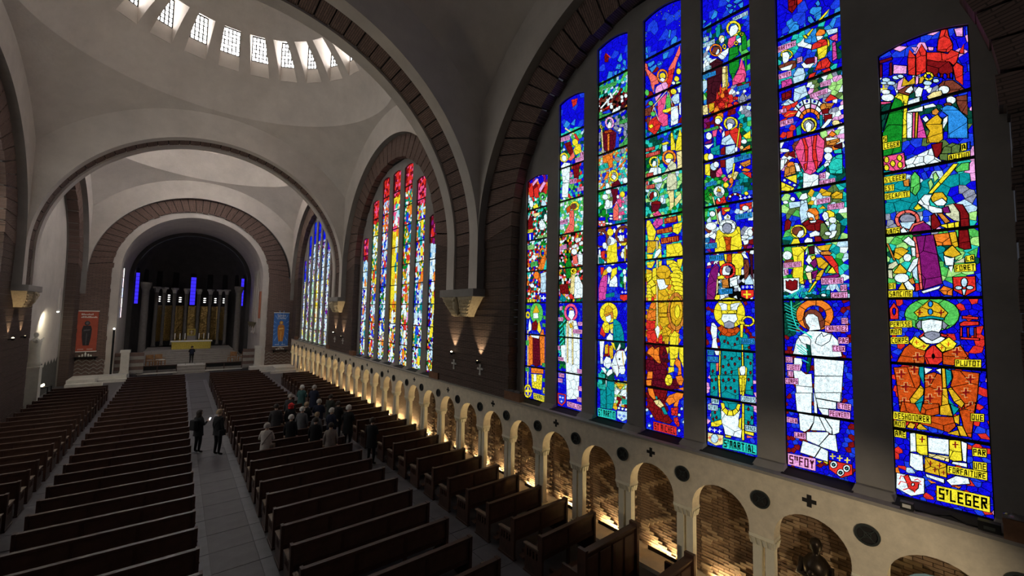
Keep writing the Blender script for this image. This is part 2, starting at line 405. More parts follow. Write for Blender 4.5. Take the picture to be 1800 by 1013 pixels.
# ---------------------------------------------------------------- vaults
ceil = struct(empty('ceiling', (0, 20, 16)), 'pale plaster vault of three domed bays on great round arches', 'ceiling')
def cchild(o):
    o.parent = ceil; o.location = Vector(o.location) - Vector((0, 20, 16)); return o
RE = 8.45; ZE = 7.8; RS = math.sqrt(S * S + RE * RE); RING = 6.5; ZRING = ZE + math.sqrt(RS * RS - RING * RING)
XSAMP = [S * math.cos(PI * j / 64) for j in range(65)]
RD = 6.75; ZD = ZRING - math.sqrt(RD * RD - RING * RING); DRB = 5.5; DW0 = 19.33; DW1 = 20.70
def vault(i, windows):
    yc = YC[i]; b = MB()
    # the four arch faces
    for sg in (-1, 1):
        lo = [(x, ZC + math.sqrt(max(S * S - x * x, 0))) for x in XSAMP]; hi = [(x, ZE + math.sqrt(RE * RE - x * x)) for x in XSAMP]
        b.strip([(x, yc + sg * S, z) for x, z in lo], [(x, yc + sg * S, z) for x, z in hi])
        b.strip([(sg * S, yc + x, z) for x, z in lo], [(sg * S, yc + x, z) for x, z in hi])
    cchild(b.build('arch_face', PLASTER))
    b = MB()
    for q in range(4):
        N = 24; Mr = 14
        rows = []
        for a in range(N + 1):
            ph = PI / 2 * q + PI / 2 * a / N
            re = min(S / max(abs(math.cos(ph)), 1e-6), S / max(abs(math.sin(ph)), 1e-6))
            rows.append([((RING + (re - RING) * m / Mr) * math.cos(ph), yc + (RING + (re - RING) * m / Mr) * math.sin(ph), ZE + math.sqrt(max(RS * RS - (RING + (re - RING) * m / Mr) ** 2, 0))) for m in range(Mr + 1)])
        for A, B_ in zip(rows, rows[1:]): b.strip(A, B_)
    cchild(b.build('pendentive', PLASTER, smooth=True))
    # dome with 24 slots
    NW = 24; HA = math.radians(4.7); RBK = DRB
    def Rz(z): return math.sqrt(max(RD * RD - (z - ZD) ** 2, 0.0))
    zb = ZD + math.sqrt(RD * RD - RBK * RBK); zt = 19.96; ztp = 20.76
    b = MB(); sl = MB()
    P = lambda R, a, z: (R * math.sin(a), yc + R * math.cos(a), z)
    z_low = [ZRING + (zb - ZRING) * j / 6 for j in range(7)]
    z_mid = [zb + (zt - zb) * j / 8 for j in range(9)]
    z_top = [zt + (ZD + RD - zt) * (1 - (1 - j / 10.0) ** 2) for j in range(11)]
    for w in range(NW):
        a0 = 2 * PI * w / NW
        angs = [a0 - PI / NW + (PI / NW - HA) * j / 3 for j in range(4)] + [a0 + HA * (j - 2) / 2.5 for j in range(0)]
        sA = [a0 - HA + 2 * HA * j / 4 for j in range(5)]
        pB = [a0 + HA + (PI / NW - HA) * j / 3 for j in range(4)]
        for seg in (angs, pB):
            for x0, x1 in zip(seg, seg[1:]):
                zz = z_low + z_mid[1:] + z_top[1:]
                b.strip([P(Rz(z), x0, z) for z in zz], [P(Rz(z), x1, z) for z in zz])
        for x0, x1 in zip(sA, sA[1:]):
            b.strip([P(Rz(z), x0, z) for z in z_low], [P(Rz(z), x1, z) for z in z_low])
            b.strip([P(Rz(z), x0, z) for z in z_top], [P(Rz(z), x1, z) for z in z_top])
            if not windows: b.strip([P(Rz(z), x0, z) for z in z_mid], [P(Rz(z), x1, z) for z in z_mid])
        if windows:
            for s_ in (-1, 1):
                a = a0 + s_ * HA
                sl.face([P(Rz(z), a, z) for z in z_mid] + [P(RBK, a, ztp)])
            sl.strip([P(Rz(zt), a, zt) for a in sA], [P(RBK, a, ztp) for a in sA])
            WZ0, WZ1 = DW0, DW1; ch = RBK * math.cos(HA)
            sl.face([P(RBK, a0 - HA, zb), P(RBK, a0 + HA, zb), P(RBK, a0 + HA, WZ0), P(RBK, a0 - HA, WZ0)])
    cchild(b.build('dome', PLASTER, smooth=True))
    if windows: cchild(sl.build('window_slots', PLASTER))
vault(0, True); vault(1, True); vault(2, True)
# transverse arches: plaster ribs with a sunk brick band between
def soffit(yp, w0=1.05, zs=6.45):
    def path(r, n=60):
        L = [(r, zs), (r, (zs + ZC) / 2)]
        L += [(r * math.cos(PI * j / n), ZC + r * math.sin(PI * j / n)) for j in range(n + 1)]
        return L + [(-r, (zs + ZC) / 2), (-r, zs)]
    for a, c in ((-w0, -0.52), (0.52, w0)):
        b = MB(); P0 = path(S)
        b.strip([(x, yp + a, z) for x, z in P0], [(x, yp + c, z) for x, z in P0])
        e = 0.52 * (-1 if a < 0 else 1); P1 = path(S + 0.10)
        b.strip([(x, yp + e, z) for x, z in P0], [(x, yp + e, z) for x, z in P1])
        cchild(b.build('arch_rib', PLASTER))
    # brick band of blocks
    nb = 46; P1 = []
    for j in range(nb):
        t0 = PI * j / nb + 0.003; t1 = PI * (j + 1) / nb - 0.003; r = S + 0.07 + random.uniform(0, 0.025); c = MB()
        q = lambda rr, t, y: (rr * math.cos(t), yp + y, ZC + rr * math.sin(t))
        c.hexa((q(r, t0, -0.515), q(r, t1, -0.515), q(r, t1, 0.515), q(r, t0, 0.515), q(r + .15, t0, -0.515), q(r + .15, t1, -0.515), q(r + .15, t1, 0.515), q(r + .15, t0, 0.515)))
        o = c.build('band_brick', BRICKV); ux = o.data.uv_layers.new(name='uv')
        for l in o.data.loops: v = o.data.vertices[l.vertex_index].co; ux.data[l.index].uv = (v.y, math.atan2(v.z - ZC, v.x) * S)
        cchild(o)
    b = MB(); P2 = path(S + 0.13); b.strip([(x, yp - .53, z) for x, z in P2], [(x, yp + .53, z) for x, z in P2]); cchild(b.build('band_backing', DARK))
    for sx in (-1, 1):
        z = zs
        while z < ZC - 0.05:
            zt = min(z + 0.42, ZC); c = MB(); r = S + 0.07 + random.uniform(0, 0.025); xa, xb = sorted((sx * r, sx * (r + 0.15)))
            c.box(xa, xb, yp - 0.515, yp + 0.515, z + 0.008, zt - 0.008); cchild(c.build('band_brick', BRICK)); z = zt
    # side cheeks down to the corbel: the plane below the arch faces, and the wall arch soffit
for p in (12.78, 28.28): soffit(p)
b = MB()
for i in range(3):
    n = 64
    for sx in (-1, 1):
        A = [(YC[i] + S, 6.45)] + [(YC[i] + S * math.cos(PI * j / n), ZC + S * math.sin(PI * j / n)) for j in range(n + 1)] + [(YC[i] - S, 6.45)]
        b.strip([(sx * S, y, z) for y, z in A], [(sx * 7.06, y, z) for y, z in A])
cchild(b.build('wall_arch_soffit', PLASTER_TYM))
# unseen cover over the wall arches and domes, added so no light leaks
b = MB()
for sx in (-1, 1): b.box(min(sx * 7.3, sx * 7.6), max(sx * 7.3, sx * 7.6), -4.4, 44, 13.6, 24)
b.box(-9, 9, -4.4, 50, 23.8, 24.0)
cchild(b.build('light_leak_cover', DARK))
# corbels
def corbel(yp, side=1):
    e = empty('corbel', (side * 7.0, yp, 5.45)); s_ = side
    X = lambda d: -s_ * d     # d towards the nave
    b = MB(); xa, xb = sorted((X(0.0), X(0.52))); b.box(xa, xb, -1.16, 1.16, 0.72, 1.0); o = b.build('slab', PLASTER_TYM, e); bevel(o, 0.015)
    b = MB()
    secs = [(0.0, 0.26, 0.52), (0.10, 0.30, 0.56), (0.28, 0.37, 0.68), (0.48, 0.42, 0.86), (0.72, 0.47, 1.06)]
    for (z0, d0, w0), (z1, d1, w1) in zip(secs, secs[1:]):
        b.hexa(((X(0), -w0, z0), (X(d0), -w0, z0), (X(d0), w0, z0), (X(0), w0, z0), (X(0), -w1, z1), (X(d1), -w1, z1), (X(d1), w1, z1), (X(0), w1, z1)))
    b.build('bracket', CARVED, e)
    # carved wings: rows of feathers on the two halves, a bird body in the middle
    def surf(u, t):   # u -1..1 across, t 0..1 up -> point on the front
        z = 0.72 * t; d = w = 0
        for (z0, d0, w0), (z1, d1, w1) in zip(secs, secs[1:]):
            if z0 <= z <= z1 + 1e-6: f_ = (z - z0) / (z1 - z0); d = d0 + (d1 - d0) * f_; w = w0 + (w1 - w0) * f_
        return X(d + 0.012), u * w, z
    f = MB()
    for r in range(5):
        for c in range(8):
            u = 0.22 + 0.1 * c; t = 0.16 + 0.17 * r
            if u > 0.97: continue
            for sg in (-1, 1):
                x, y, z = surf(sg * u, t); x2, y2, z2 = surf(sg * (u + 0.02), max(t - 0.13, 0.02))
                f.tube([(x, y, z), (x2 + X(0.035), y2, z2)], [0.052, 0.018], 5)
    f.build('feathers', CARVED, e)
    g = MB(); pts = [surf(0.05 * math.sin(3 * t / 8.), t / 8.0) for t in range(1, 9)]
    g.tube([(p[0] + X(0.03), p[1], p[2]) for p in pts], [0.06, 0.10, 0.13, 0.14, 0.13, 0.10, 0.08, 0.06], 8)
    g.ball((pts[-2][0] + X(0.07), pts[-2][1] + 0.02, pts[-2][2] - 0.02), 0.085); g.build('carved_bird', CARVED, e, smooth=True)
    return e
def under(e, parent):
    e.parent = parent; e.location = Vector(e.location) - parent.location
for p in (12.78, 28.28): under(corbel(p), wall_r)
# ---------------------------------------------------------------- gallery behind and below the camera
gal = struct(empty('floor_gallery', (0, -2.5, 3.6)), 'organ gallery floor carried across the west end', 'floor')
b = MB(); b.box(-6.9, 6.9, -4.4 + 2.5, -.9 + 2.5, 0, .3); b.build('slab', PLASTER, gal)
b = MB(); b.box(-6.9, 6.9, -1.05 + 2.5, -.9 + 2.5, .3, 1.25); b.build('parapet', PLASTER, gal)
# ---------------------------------------------------------------- left wall
wall_l = struct(empty('wall_left', (-XW, 20, 0)), 'dim wall of brick piers and deep arched chapels', 'wall')
def lchild(o):
    o.parent = wall_l; o.location = Vector(o.location) - Vector((-XW, 20, 0)); return o
for i in (1, 2): ring(wall_l, YC[i], XW, 0.5, side=-1)
for p in (1, 2, 3): pier_courses(wall_l, PIER[p] - 2.55, min(PIER[p] + 2.55, 43.2), XW, 0.5, 0.0, ZCB, side=-1, h=0.3)
b = MB()
for p in range(4): b.box(-XW - .62, -XW - 0.04, PIER[p] - 2.5, PIER[p] + 2.5, 0, 15.0)
for i in range(3):
    A = []; B_ = []; A2 = []
    for j in range(49):
        t = PI * j / 48; u, z = RB * math.cos(t), ZCB + RB * math.sin(t); A.append((-XW - 0.06, YC[i] + u, z)); B_.append((-XW - 0.06, YC[i] + 1.2 * u, ZC + (z - ZC) * 1.4)); A2.append((-XW - .62, YC[i] + u, z))
    b.strip(A, B_); b.strip(A, A2)
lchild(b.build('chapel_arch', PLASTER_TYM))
b = MB(); b.box(-XW - .9, -XW - .6, -4.4, 44, 0, 14.2); lchild(b.build('chapel_wall', PLASTER))
under(corbel(28.28, -1), wall_l); under(corbel(12.78, -1), wall_l)
GLASS_DATA = [
"""b|BBBBbbBP|0.13|246,2131 -222,-127 6,-176 222,100
b|BBbwx|0.07|235,1939 -147,-67 1,-60 148,62
b|BbBd|0.1|237,1874 -206,-73 6,-167 204,65
g|P|0|119,2019 -31,-6 14,-6
g|P|0|195,2011 -17,2 -19,-13 18,-8
g|P|0|194,1957 -31,-19 2,-25 31,14
g|P|0|59,2004 -18,-4 1,-29 13,8
g|P|0|115,1977 -13,-8 2,-10 10,5
g|P|0|152,1995 -15,-8 6,-14
g|m|0|228,1987 -31,-2 -1,-10 31,1
g|m|0|227,1973 -6,-1 1,-44 6,0
g|m|0|203,1967 -6,-1 1,-42 7,1
g|r|0.16|85,2017 -13,-7 -2,-23 -7,-28 1,-17 10,-4 22,15 -3,29
g|r|0.2|161,1958 -5,31 -13,-29 2,-62 16,10
g|r|0.2|142,1963 -14,30 -9,-30 2,-65 7,-1 15,0
g|r|0.2|118,1960 -28,-14 -16,-13 -7,10 -16,-18 6,-26 7,-7 8,15 23,11 24,19
g|R|0.18|119,1937 -24,-19 -23,-11 -7,-21 1,-35 40,26 14,24
g|B|0|78,1864 0,-5 2,-3 2,0 2,2 2,4 0,5 -1,5 -1,3 -2,0 -2,-2 -2,-4
g|B|0|66,1860 1,-4 1,-3 2,0 1,1 1,4 0,5 0,4 -1,3 -2,1 -2,-2 -1,-4
g|B|0|91,1873 1,-3 1,-3 2,0 1,2 1,3 1,4 -1,4 -1,2 -2,1 -1,-2 -1,-4
g|r|0.25|65,1886 -8,12 -12,-18 2,-58 14,23
g|r|0|51,1928 -10,20 1,-30 7,4
g|l|0|203,1909 1,-3 4,-1 5,1 5,4 4,4 1,5 -1,3 -4,1 -5,-1 -5,-4 -4,-4
g|l|0|179,1906 2,-2 3,-1 5,1 5,3 3,4 1,4 -1,3 -4,1 -4,-2 -5,-3 -3,-4
g|l|0|191,1893 1,-3 4,-1 6,2 5,3 4,4 1,4 -1,3 -4,1 -6,-2 -5,-3 -4,-4
g|l|0|171,1906 1,-2 3,-1 4,1 3,2 3,4 1,3 -1,3 -3,1 -4,-1 -4,-3 -2,-3
g|l|0|211,1901 1,-2 3,0 4,1 4,2 3,4 1,3 -1,2 -3,0 -4,-1 -4,-2 -3,-3
g|l|0|109,1857 2,-4 3,-1 5,1 5,3 4,5 1,4 -2,3 -3,2 -5,-1 -5,-4 -3,-4
g|l|0|94,1857 1,-3 3,-1 3,1 4,2 2,3 1,4 -1,3 -3,1 -3,-1 -4,-2 -2,-4
s|y|4.03|229,1890 -18,-8
s|y|4.03|220,1899 0,-26
g|w|0|195,1847 3,-6 5,-2 8,1 8,5 6,7 2,8 -3,6 -6,3 -8,-2 -7,-5 -6,-7
g|w|0|204,1868 1,-4 4,-1 6,1 5,3 4,5 1,5 -1,4 -4,1 -6,-1 -5,-4 -4,-4
g|p|0|228,1845 -25,-10 2,-7 23,8
g|d|0.12|228,1834 -26,-3 12,-43 12,-41 4,1
g|g|0.3|194,1845 -31,-21 3,-24 8,-12 7,-83 50,17 -11,34 -18,66
g|y|0.16|195,1847 -10,9 -24,-19 2,-13 3,-24 5,-98 10,3 -8,118
g|P|0|189,1869 -4,25 -17,11 -4,-32 18,-7
g|Y|0|171,1902 -10,-19 -14,12 -1,-24 31,4
s|K|0.99|169,1902 -9,-19 -13,10
g|n|0|185,1864 -21,6 -13,-2 0,-23 11,-6 23,19
g|w|0|170,1853 -6,9 -10,5 -4,-14 8,-10
g|P|0|144,1894 -7,-2 2,-24 7,-3
g|y|0|106,1872 2,-3 2,-2 3,-1 3,1 0,7 -1,0 -2,0 -1,1 -1,2
g|y|0|116,1867 3,2 3,3 3,4 1,5 -5,-1 -1,-2 -1,-1 -1,-2 -2,-1
g|y|0|126,1881 1,4 -1,4 -2,3 -2,2 -3,-7 1,-1 0,-2 1,-2 0,-2
g|y|0|122,1894 -3,1 -3,-1 -4,-2 -2,-3 3,-5 1,2 2,1 1,0 2,0
g|y|0|110,1889 -3,-4 -1,-5 -1,-4 1,-4 5,5 0,1 0,2 1,2 1,2
g|Y|0|138,1866 -2,17 -8,5 -3,-10 6,-13
g|w|0|148,1848 -9,11 -10,-10 6,-27 12,7
g|w|0|164,1821 -27,4 1,-22 28,-3
g|w|0|166,1789 -35,3 1,-17 35,10
g|w|0.3|168,1784 -13,-5 4,-81 11,4
g|p|0|154,1779 -5,-2 4,-81 5,2
g|Y|0|148,1776 -6,0 6,-82 4,2
g|q|0.25|141,1772 -8,-36 -7,-49 21,7
g|n|0.2|96,1843 -10,10 -19,-6 -15,-23 -9,-18 10,1 23,-1 13,6
g|w|0|74,1820 2,-6 4,-3 6,1 6,4 4,7 1,7 -2,5 -4,3 -6,-1 -6,-4 -4,-6
g|e|0|122,1818 -14,9 -17,-3 -2,-12 10,-10 19,3
g|n|0.2|62,1794 -22,-3 1,-64 14,19 6,26
g|w|0|62,1783 2,-5 4,-3 5,0 5,4 3,6 1,7 -1,5 -4,3 -5,0 -5,-4 -4,-6
g|n|0|71,1773 1,-3 3,-1 4,1 4,2 3,4 1,3 -1,3 -3,1 -4,-1 -4,-2 -3,-3
g|w|0|130,1793 -21,-1 -7,-12 27,3
g|u|0|113,1769 -10,6 -6,-13 6,-10 10,7
g|k|0.33|96,1769 -15,6 -13,-8 -13,-21 -13,-26 1,-60 39,13 -2,69
g|w|0|134,1751 -9,7 -6,-16 9,-6
g|w|0|90,1735 -10,7 1,-18 12,-23
g|Y|0|128,1731 -13,13 -14,9 -9,-21 5,-21 17,-1 12,9
b|Bbdf|0.12|228,1766 -193,-69 3,-110 195,17
g|f|0.2|92,1648 -18,8 -16,-12 3,-23 37,9
g|f|0|102,1630 -18,-4 1,-22 16,8
g|Y|0.25|128,1730 -36,-12 0,-46 9,-8 25,7 0,15 -7,20
g|R|0|117,1664 -23,0 3,-29 11,-20 16,5 -12,9
g|w|0.11|193,1601 -17,29 -60,23 -4,-28 -18,-22 65,0
g|g|0.3|226,1739 -14,21 -34,-12 6,-87 43,-2
g|p|0.3|227,1658 -49,-2 -2,-45 19,-11 32,14
g|y|0|214,1643 1,-6 5,-2 4,4 1,8 -2,7 -4,2 -4,-5
g|y|0|183,1641 2,-7 4,-2 4,5 2,7 -2,7 -4,2 -4,-4
g|y|0|199,1627 2,-7 4,-2 4,5 2,7 -2,7 -4,2 -4,-4
g|y|0|214,1617 2,-6 4,-2 5,4 1,8 -2,7 -4,1 -4,-4
g|y|0|183,1618 1,-7 5,-2 3,4 2,8 -2,7 -4,2 -4,-4
t|S|y|K|227,1726 -11,0 0,-21 11,0
t|LEGER|y|K|227,1703 -41,-4 0,-20 41,1
g|b|0|45,1648 -6,0 1,-20 5,0
t|A|y|K|57,1648 -11,-1 1,-22 10,1
t|AUTUN|y|K|84,1622 -44,-1 1,-20 43,2
b|TTTTt|0.17|230,1604 -196,-15 3,-145 197,22
b|BlbBb|0.06|175,1593 -104,3 3,-16 96,-14
b|xBlbx|0.08|234,1470 -116,-18 -3,-63 121,3
b|xxBl|0.09|88,1511 -51,-1 0,-73 25,25
b|hHt|0.1|54,1447 -17,-3 2,-111 19,2
g|h|0.3|165,1576 -9,14 -10,-19 0,-39 11,-19 11,17
g|H|0|117,1571 -6,5 -6,-19 10,-12
g|H|0|128,1549 -7,9 -4,-19 8,-16
g|h|0|72,1573 -14,16 -15,-1 1,-23 24,0
g|u|0|183,1566 -14,4 1,-24 11,3
g|y|0.35|129,1514 -55,78 -10,-3 22,-33 34,-44
t|S'LEGER|y|K|228,1590 -52,-1 1,-21 51,1
t|EST|y|K|228,1562 -24,-1 1,-21 23,2
t|DECAPITE|y|K|228,1535 -59,-3 0,-20 59,2
g|y|0|162,1474 -10,13 -9,-16 13,-5
g|w|0.25|153,1490 -16,22 -16,-4 7,-19 -2,-14 -25,-14 0,-12 21,2
g|Y|0|124,1499 -8,14 -17,-2 -9,-20 2,-13 29,8
g|w|0|119,1484 -19,9 -9,-15 7,-9 14,3
g|j|0|96,1469 -18,3 -11,-16 0,-40 12,5 16,20
g|v|0|101,1463 -12,3 -4,-20 14,1
g|R|0.3|78,1472 -18,-7 -11,-32 0,-40 17,1 0,49
g|R|0|125,1443 -7,7 -9,-24 -4,-14 14,-12 7,5
g|u|0|112,1448 -11,-2 -15,-27 10,-5
g|y|0|105,1412 -14,1 -23,3 1,-16 22,-2 14,9
g|y|0|92,1413 -14,2 0,-16 13,-1
g|c|0|151,1426 3,-7 5,-5 6,-4 7,-2 1,9 -5,2 -4,2 -3,4 -3,5
g|c|0|172,1408 7,0 7,3 7,4 6,6 -7,6 -4,-4 -5,-4 -5,-1 -5,-1
g|c|0|199,1421 4,8 2,8 1,9 -2,8 -8,-5 1,-5 0,-6 -2,-6 -3,-5
g|c|0|204,1454 -3,7 -5,5 -7,4 -7,1 -1,-9 5,-1 4,-3 4,-4 2,-5
g|c|0|182,1471 -7,0 -7,-3 -7,-5 -5,-6 6,-5 4,4 4,4 5,1 6,1
g|c|0|156,1457 -4,-7 -2,-8 -1,-8 2,-8 7,4 -1,5 1,6 1,6 3,5
g|x|0|158,1439 3,-7 6,-5 10,0 9,3 6,7 3,8 -3,7 -7,5 -9,0 -9,-4 -7,-6
g|l|0|195,1434 -35,-3 13,-23 17,10
g|c|0|175,1403 -10,22 -23,5 -4,-6 24,-6 9,-19
g|v|0|171,1399 -10,18 -21,8 -12,-13 -4,-18 42,-6
t|DANS|y|K|229,1419 -34,1 0,-23 34,-1
g|w|0|194,1408 -7,10 -11,-20 16,-1
b|hHtdhT|0.11|236,1399 -201,-11 5,-143 201,-18
b|BbBb|0.1|178,1224 -138,21 2,-58 200,3
g|o|0.2|122,1385 -32,1 -6,-38 32,2
g|R|0.25|70,1390 -18,0 -4,-56 12,-2 12,8
g|Y|0.2|90,1387 -14,0 -4,-44 12,-2
g|v|0.36|162,1384 -40,1 -6,-57 -8,-93 42,-17 5,54
g|c|0.16|167,1384 -7,0 -6,-59 -4,-105 6,-3 4,91
g|w|0|189,1375 -13,12 -13,-19 -1,-16 12,5
g|w|0|172,1351 -10,-1 0,-28 8,1
g|l|0|172,1280 -12,14 0,-49 10,14
g|u|0|228,1372 -5,-4 -15,-53 5,-1
g|Y|0.2|212,1323 -4,29 -16,2 -15,-13 11,-13 13,-13
g|w|0|171,1318 2,-6 3,-4 5,-1 5,2 3,5 1,6 -1,7 -4,4 -5,1 -5,-2 -3,-5
g|j|0|227,1288 -2,14 -18,10 -5,-12 13,-13
g|j|0|227,1284 -10,0 -1,-29 11,4
g|Y|0|214,1276 -16,26 -15,-24 2,-7 27,0
g|w|0|179,1255 2,-7 7,-5 8,-2 9,3 6,6 2,7 -2,8 -7,5 -9,1 -8,-2 -6,-6
g|w|0|191,1239 -11,10 -13,-25 2,-9 15,4
g|w|0|182,1278 -14,34 -12,6 3,-21 16,-25
g|Y|0|205,1220 -11,23 -8,-24
g|u|0|181,1249 -11,8 -4,-19 7,-3
g|r|0|166,1238 -8,0 -2,-21 10,-4
g|Y|0|103,1328 -19,20 -16,-29 15,-8 18,8
g|w|0|103,1319 -13,-9 -9,1 3,-24 16,2
g|w|0|95,1285 -11,2 5,-21
g|w|0|81,1301 -16,15 12,-12
g|j|0|83,1294 -22,15 1,-15
t|LA|y|K|60,1313 -17,3 0,-20 17,-1
t|FORET|y|K|83,1289 -42,2 0,-23 41,0
t|DE|y|K|227,1241 -17,1 0,-20 17,-1
t|SANCING|y|K|228,1217 -56,1 1,-23 55,0
g|r|0|87,1253 -44,0 0,-40 22,-17 21,18
g|l|0|58,1236 2,-8 3,-5 4,0 3,5 1,8 -1,8 -4,5 -4,0 -3,-5
g|l|0|69,1220 2,-3 4,-2 5,1 3,3 0,4 -3,3 -5,0 -5,-2
g|l|0|47,1220 2,-3 4,-2 5,1 3,3 0,4 -3,3 -5,0 -4,-2
g|l|0|70,1217 -9,0 4,-18 3,0
s|K|1.58|74,1216 -17,0
g|w|0|154,1213 -43,16 5,-10 33,-13
g|o|0.14|115,1215 -9,13 -18,-10 1,-20 18,4
b|BBBbBr|0.085|237,1190 -206,-3 8,-336 209,-44
g|h|0.3|77,1142 3,-15 8,-14 13,-12 16,-7 18,-4 18,2 16,7 13,11 8,14 3,16 -4,17 -9,14 -14,12 -17,7 -18,2 -17,-3 -16,-7 -12,-11 -7,-14
g|r|0|227,1158 -11,21 -10,-21 1,-32 19,0
g|r|0|72,1139 -31,-3 1,-7 30,2
g|r|0|78,1116 -9,8 -28,-1 0,-10 36,-4
g|r|0|78,1077 -37,-1 1,-6 36,1
g|r|0|77,1106 -4,0 1,-27 4,-1
g|r|0|64,1105 -4,0 1,-27 3,0
g|r|0|50,1106 -3,0 1,-29 3,0
g|B|0|213,1151 1,-8 3,-4 2,4 1,8 -1,8 -3,3 -3,-3
g|Y|0.22|171,1148 -13,14 -21,24 -18,-11 -19,-28 9,-17 50,-1
g|k|0|130,1174 2,-6 2,-3 3,0 2,3 1,6 -1,5 -3,3 -3,0 -2,-3
g|k|0|131,1151 1,-6 3,-3 3,0 2,3 1,6 -1,5 -3,3 -3,0 -2,-3
g|T|0|163,1132 -28,6 -27,-6 0,-6 27,4 28,-4
s|R|3.08|165,1148 -13,0
s|R|3.08|158,1157 1,-18
s|R|3.08|119,1148 -12,0
s|R|3.08|113,1157 1,-17
g|x|0|168,1110 -6,12 -7,2 1,-24 9,-2
g|x|0|112,1125 -11,-15 7,-12 7,5
g|w|0|156,1122 -21,6 -23,-5 2,-22 6,-13 31,-2 5,15
s|K|0.79|151,1108 -6,3 -6,-3
s|K|0.79|129,1109 -6,3 -5,-3
s|K|0.59|134,1109 2,-15 -4,-2
g|x|0|152,1083 -9,6 -9,3 -9,-2 -8,-4 1,-12 17,-11 14,8
s|K|0.79|141,1082 -7,2 -7,-2
g|r|0|163,1074 -12,14 1,-9 8,-10
g|r|0|117,1086 -15,-4 4,-7 10,3
g|w|0|161,1070 -8,6 -18,-13 -19,14 -9,-5 12,-14 16,-5 14,3
g|O|0.26|215,991 -18,44 -13,15 -34,-20 4,-37
g|O|0.26|114,1028 -22,15 -14,11 -15,-36 31,-24 21,1
g|y|0.2|185,1057 -14,18 -24,-23 -7,-1 11,-19 21,8
g|y|0.2|128,1050 -28,26 -15,-18 7,-15 23,-12
s|O|2.37|173,1056 -10,0
s|O|2.37|168,1063 0,-14
s|O|2.37|158,1044 -10,1
s|O|2.37|153,1051 0,-13
s|O|2.37|120,1044 -9,0
s|O|2.37|115,1051 1,-14
s|O|2.37|106,1055 -9,1
s|O|2.37|101,1062 1,-13
g|r|0.2|153,1015 -5,17 -12,16 -6,2 -15,-22 0,-23 10,-12 24,-1
s|K|0.99|132,1048 2,-25
g|K|0|131,1017 1,-4 2,-3 1,2 1,5 -1,5 -2,2 -1,-2
t|PERISSE|y|K|229,1119 -52,4 0,-21 52,-3
t|MON|y|K|228,1095 -28,3 1,-21 27,-2
t|CORPS|y|K|227,1068 -41,4 0,-22 41,-3
g|O|0.28|223,973 -57,10 -2,-41 1,-14 21,-47 4,-25 -12,-14 34,-7 6,100
g|O|0.28|99,981 -54,-4 6,-66 6,-45 19,-4 1,22 25,50 -6,27
t|PLUTOT|y|K|90,1012 -50,4 1,-22 50,-3
g|T|0|165,982 -10,1 2,-53 10,29
g|T|0|111,983 -12,-6 -1,-23 11,-24
g|w|0|155,981 -19,-3 17,-18
g|w|0|131,977 -12,6 1,-18
g|O|0.26|154,959 -19,10 -16,-6 -1,-38 5,-73 38,-7 -6,75
g|Y|0|118,983 -7,0 -1,-56 8,-2
g|Y|0.2|118,924 -9,1 -3,-69 17,-4
g|Y|0.18|189,880 -25,47 -7,-11 2,-17 18,-30 9,-2
g|T|0|179,868 -20,29 4,-52 10,-2
g|Y|0.18|108,924 -7,6 -25,-43 6,-14 15,17
g|T|0|107,896 -22,-33 18,-6
s|R|3.79|214,953 -17,2
s|R|3.79|205,965 1,-22
s|e|0.99|217,957 -8,1 0,10 -8,1 0,-9 -7,0
s|e|0.99|217,947 -8,0 0,-9 -8,2
s|R|3.79|184,972 -16,2
s|R|3.79|176,984 0,-22
s|e|0.99|187,977 -8,0 0,10 -7,1 0,-9 -7,0
s|e|0.99|187,966 -8,0 1,-8 -8,1
s|R|3.79|205,915 -16,3
s|R|3.79|196,927 1,-22
s|e|0.99|208,919 -8,2 0,9 -8,1 0,-9 -7,1
s|e|0.99|208,909 -8,1 0,-9 -8,1
s|R|3.79|151,945 -15,2
s|R|3.79|143,956 1,-21
s|e|0.99|154,949 -8,1 0,9 -7,1 0,-8 -7,0
s|e|0.99|154,939 -8,0 1,-8 -8,1
s|R|3.79|133,913 -15,3
s|R|3.79|125,925 1,-21
s|e|0.99|136,917 -7,2 -1,9 -6,1 0,-9 -7,1
s|e|0.99|136,907 -7,1 0,-9 -7,2
s|R|3.79|153,888 -15,3
s|R|3.79|145,900 0,-21
s|e|0.99|155,893 -7,1 0,9 -7,1 0,-8 -7,0
s|e|0.99|156,882 -8,1 0,-9 -7,2
s|R|3.79|69,957 -14,2
s|R|3.79|62,968 1,-20
s|e|0.99|72,961 -7,1 0,9 -7,1 1,-9 -7,1
s|e|0.99|72,951 -7,1 0,-9 -6,2
s|R|3.79|79,918 -14,2
s|R|3.79|72,929 1,-20
s|e|0.99|82,922 -7,1 0,9 -7,1 1,-8 -7,0
s|e|0.99|82,912 -7,1 0,-8 -6,1
s|R|3.79|175,1010 -15,1
s|R|3.79|167,1022 1,-22
s|e|0.99|178,1014 -7,1 0,10 -8,0 1,-9 -8,0
s|e|0.99|179,1004 -8,0 0,-9 -7,2
s|R|3.79|93,1033 -14,2
s|R|3.79|85,1044 1,-20
s|e|0.99|95,1038 -6,0 -1,9 -6,1 0,-9 -7,0
s|e|0.99|96,1028 -8,0 1,-9 -7,2
s|R|3.79|210,866 -16,3
s|R|3.79|201,879 1,-22
s|e|0.99|213,871 -8,1 0,10 -8,1 1,-9 -8,1
s|e|0.99|213,860 -8,1 0,-9 -7,2
s|R|3.79|72,880 -14,3
s|R|3.79|65,892 0,-21
s|e|0.99|74,884 -6,1 -1,9 -6,1 0,-8 -6,1
s|e|0.99|75,874 -7,1 0,-8 -6,2
b|BBbBBr|0.085|246,856 -221,40 8,-335 224,-92
g|O|0.26|212,841 -5,29 -30,-2 -9,-22 -24,-7 1,-25 54,-5
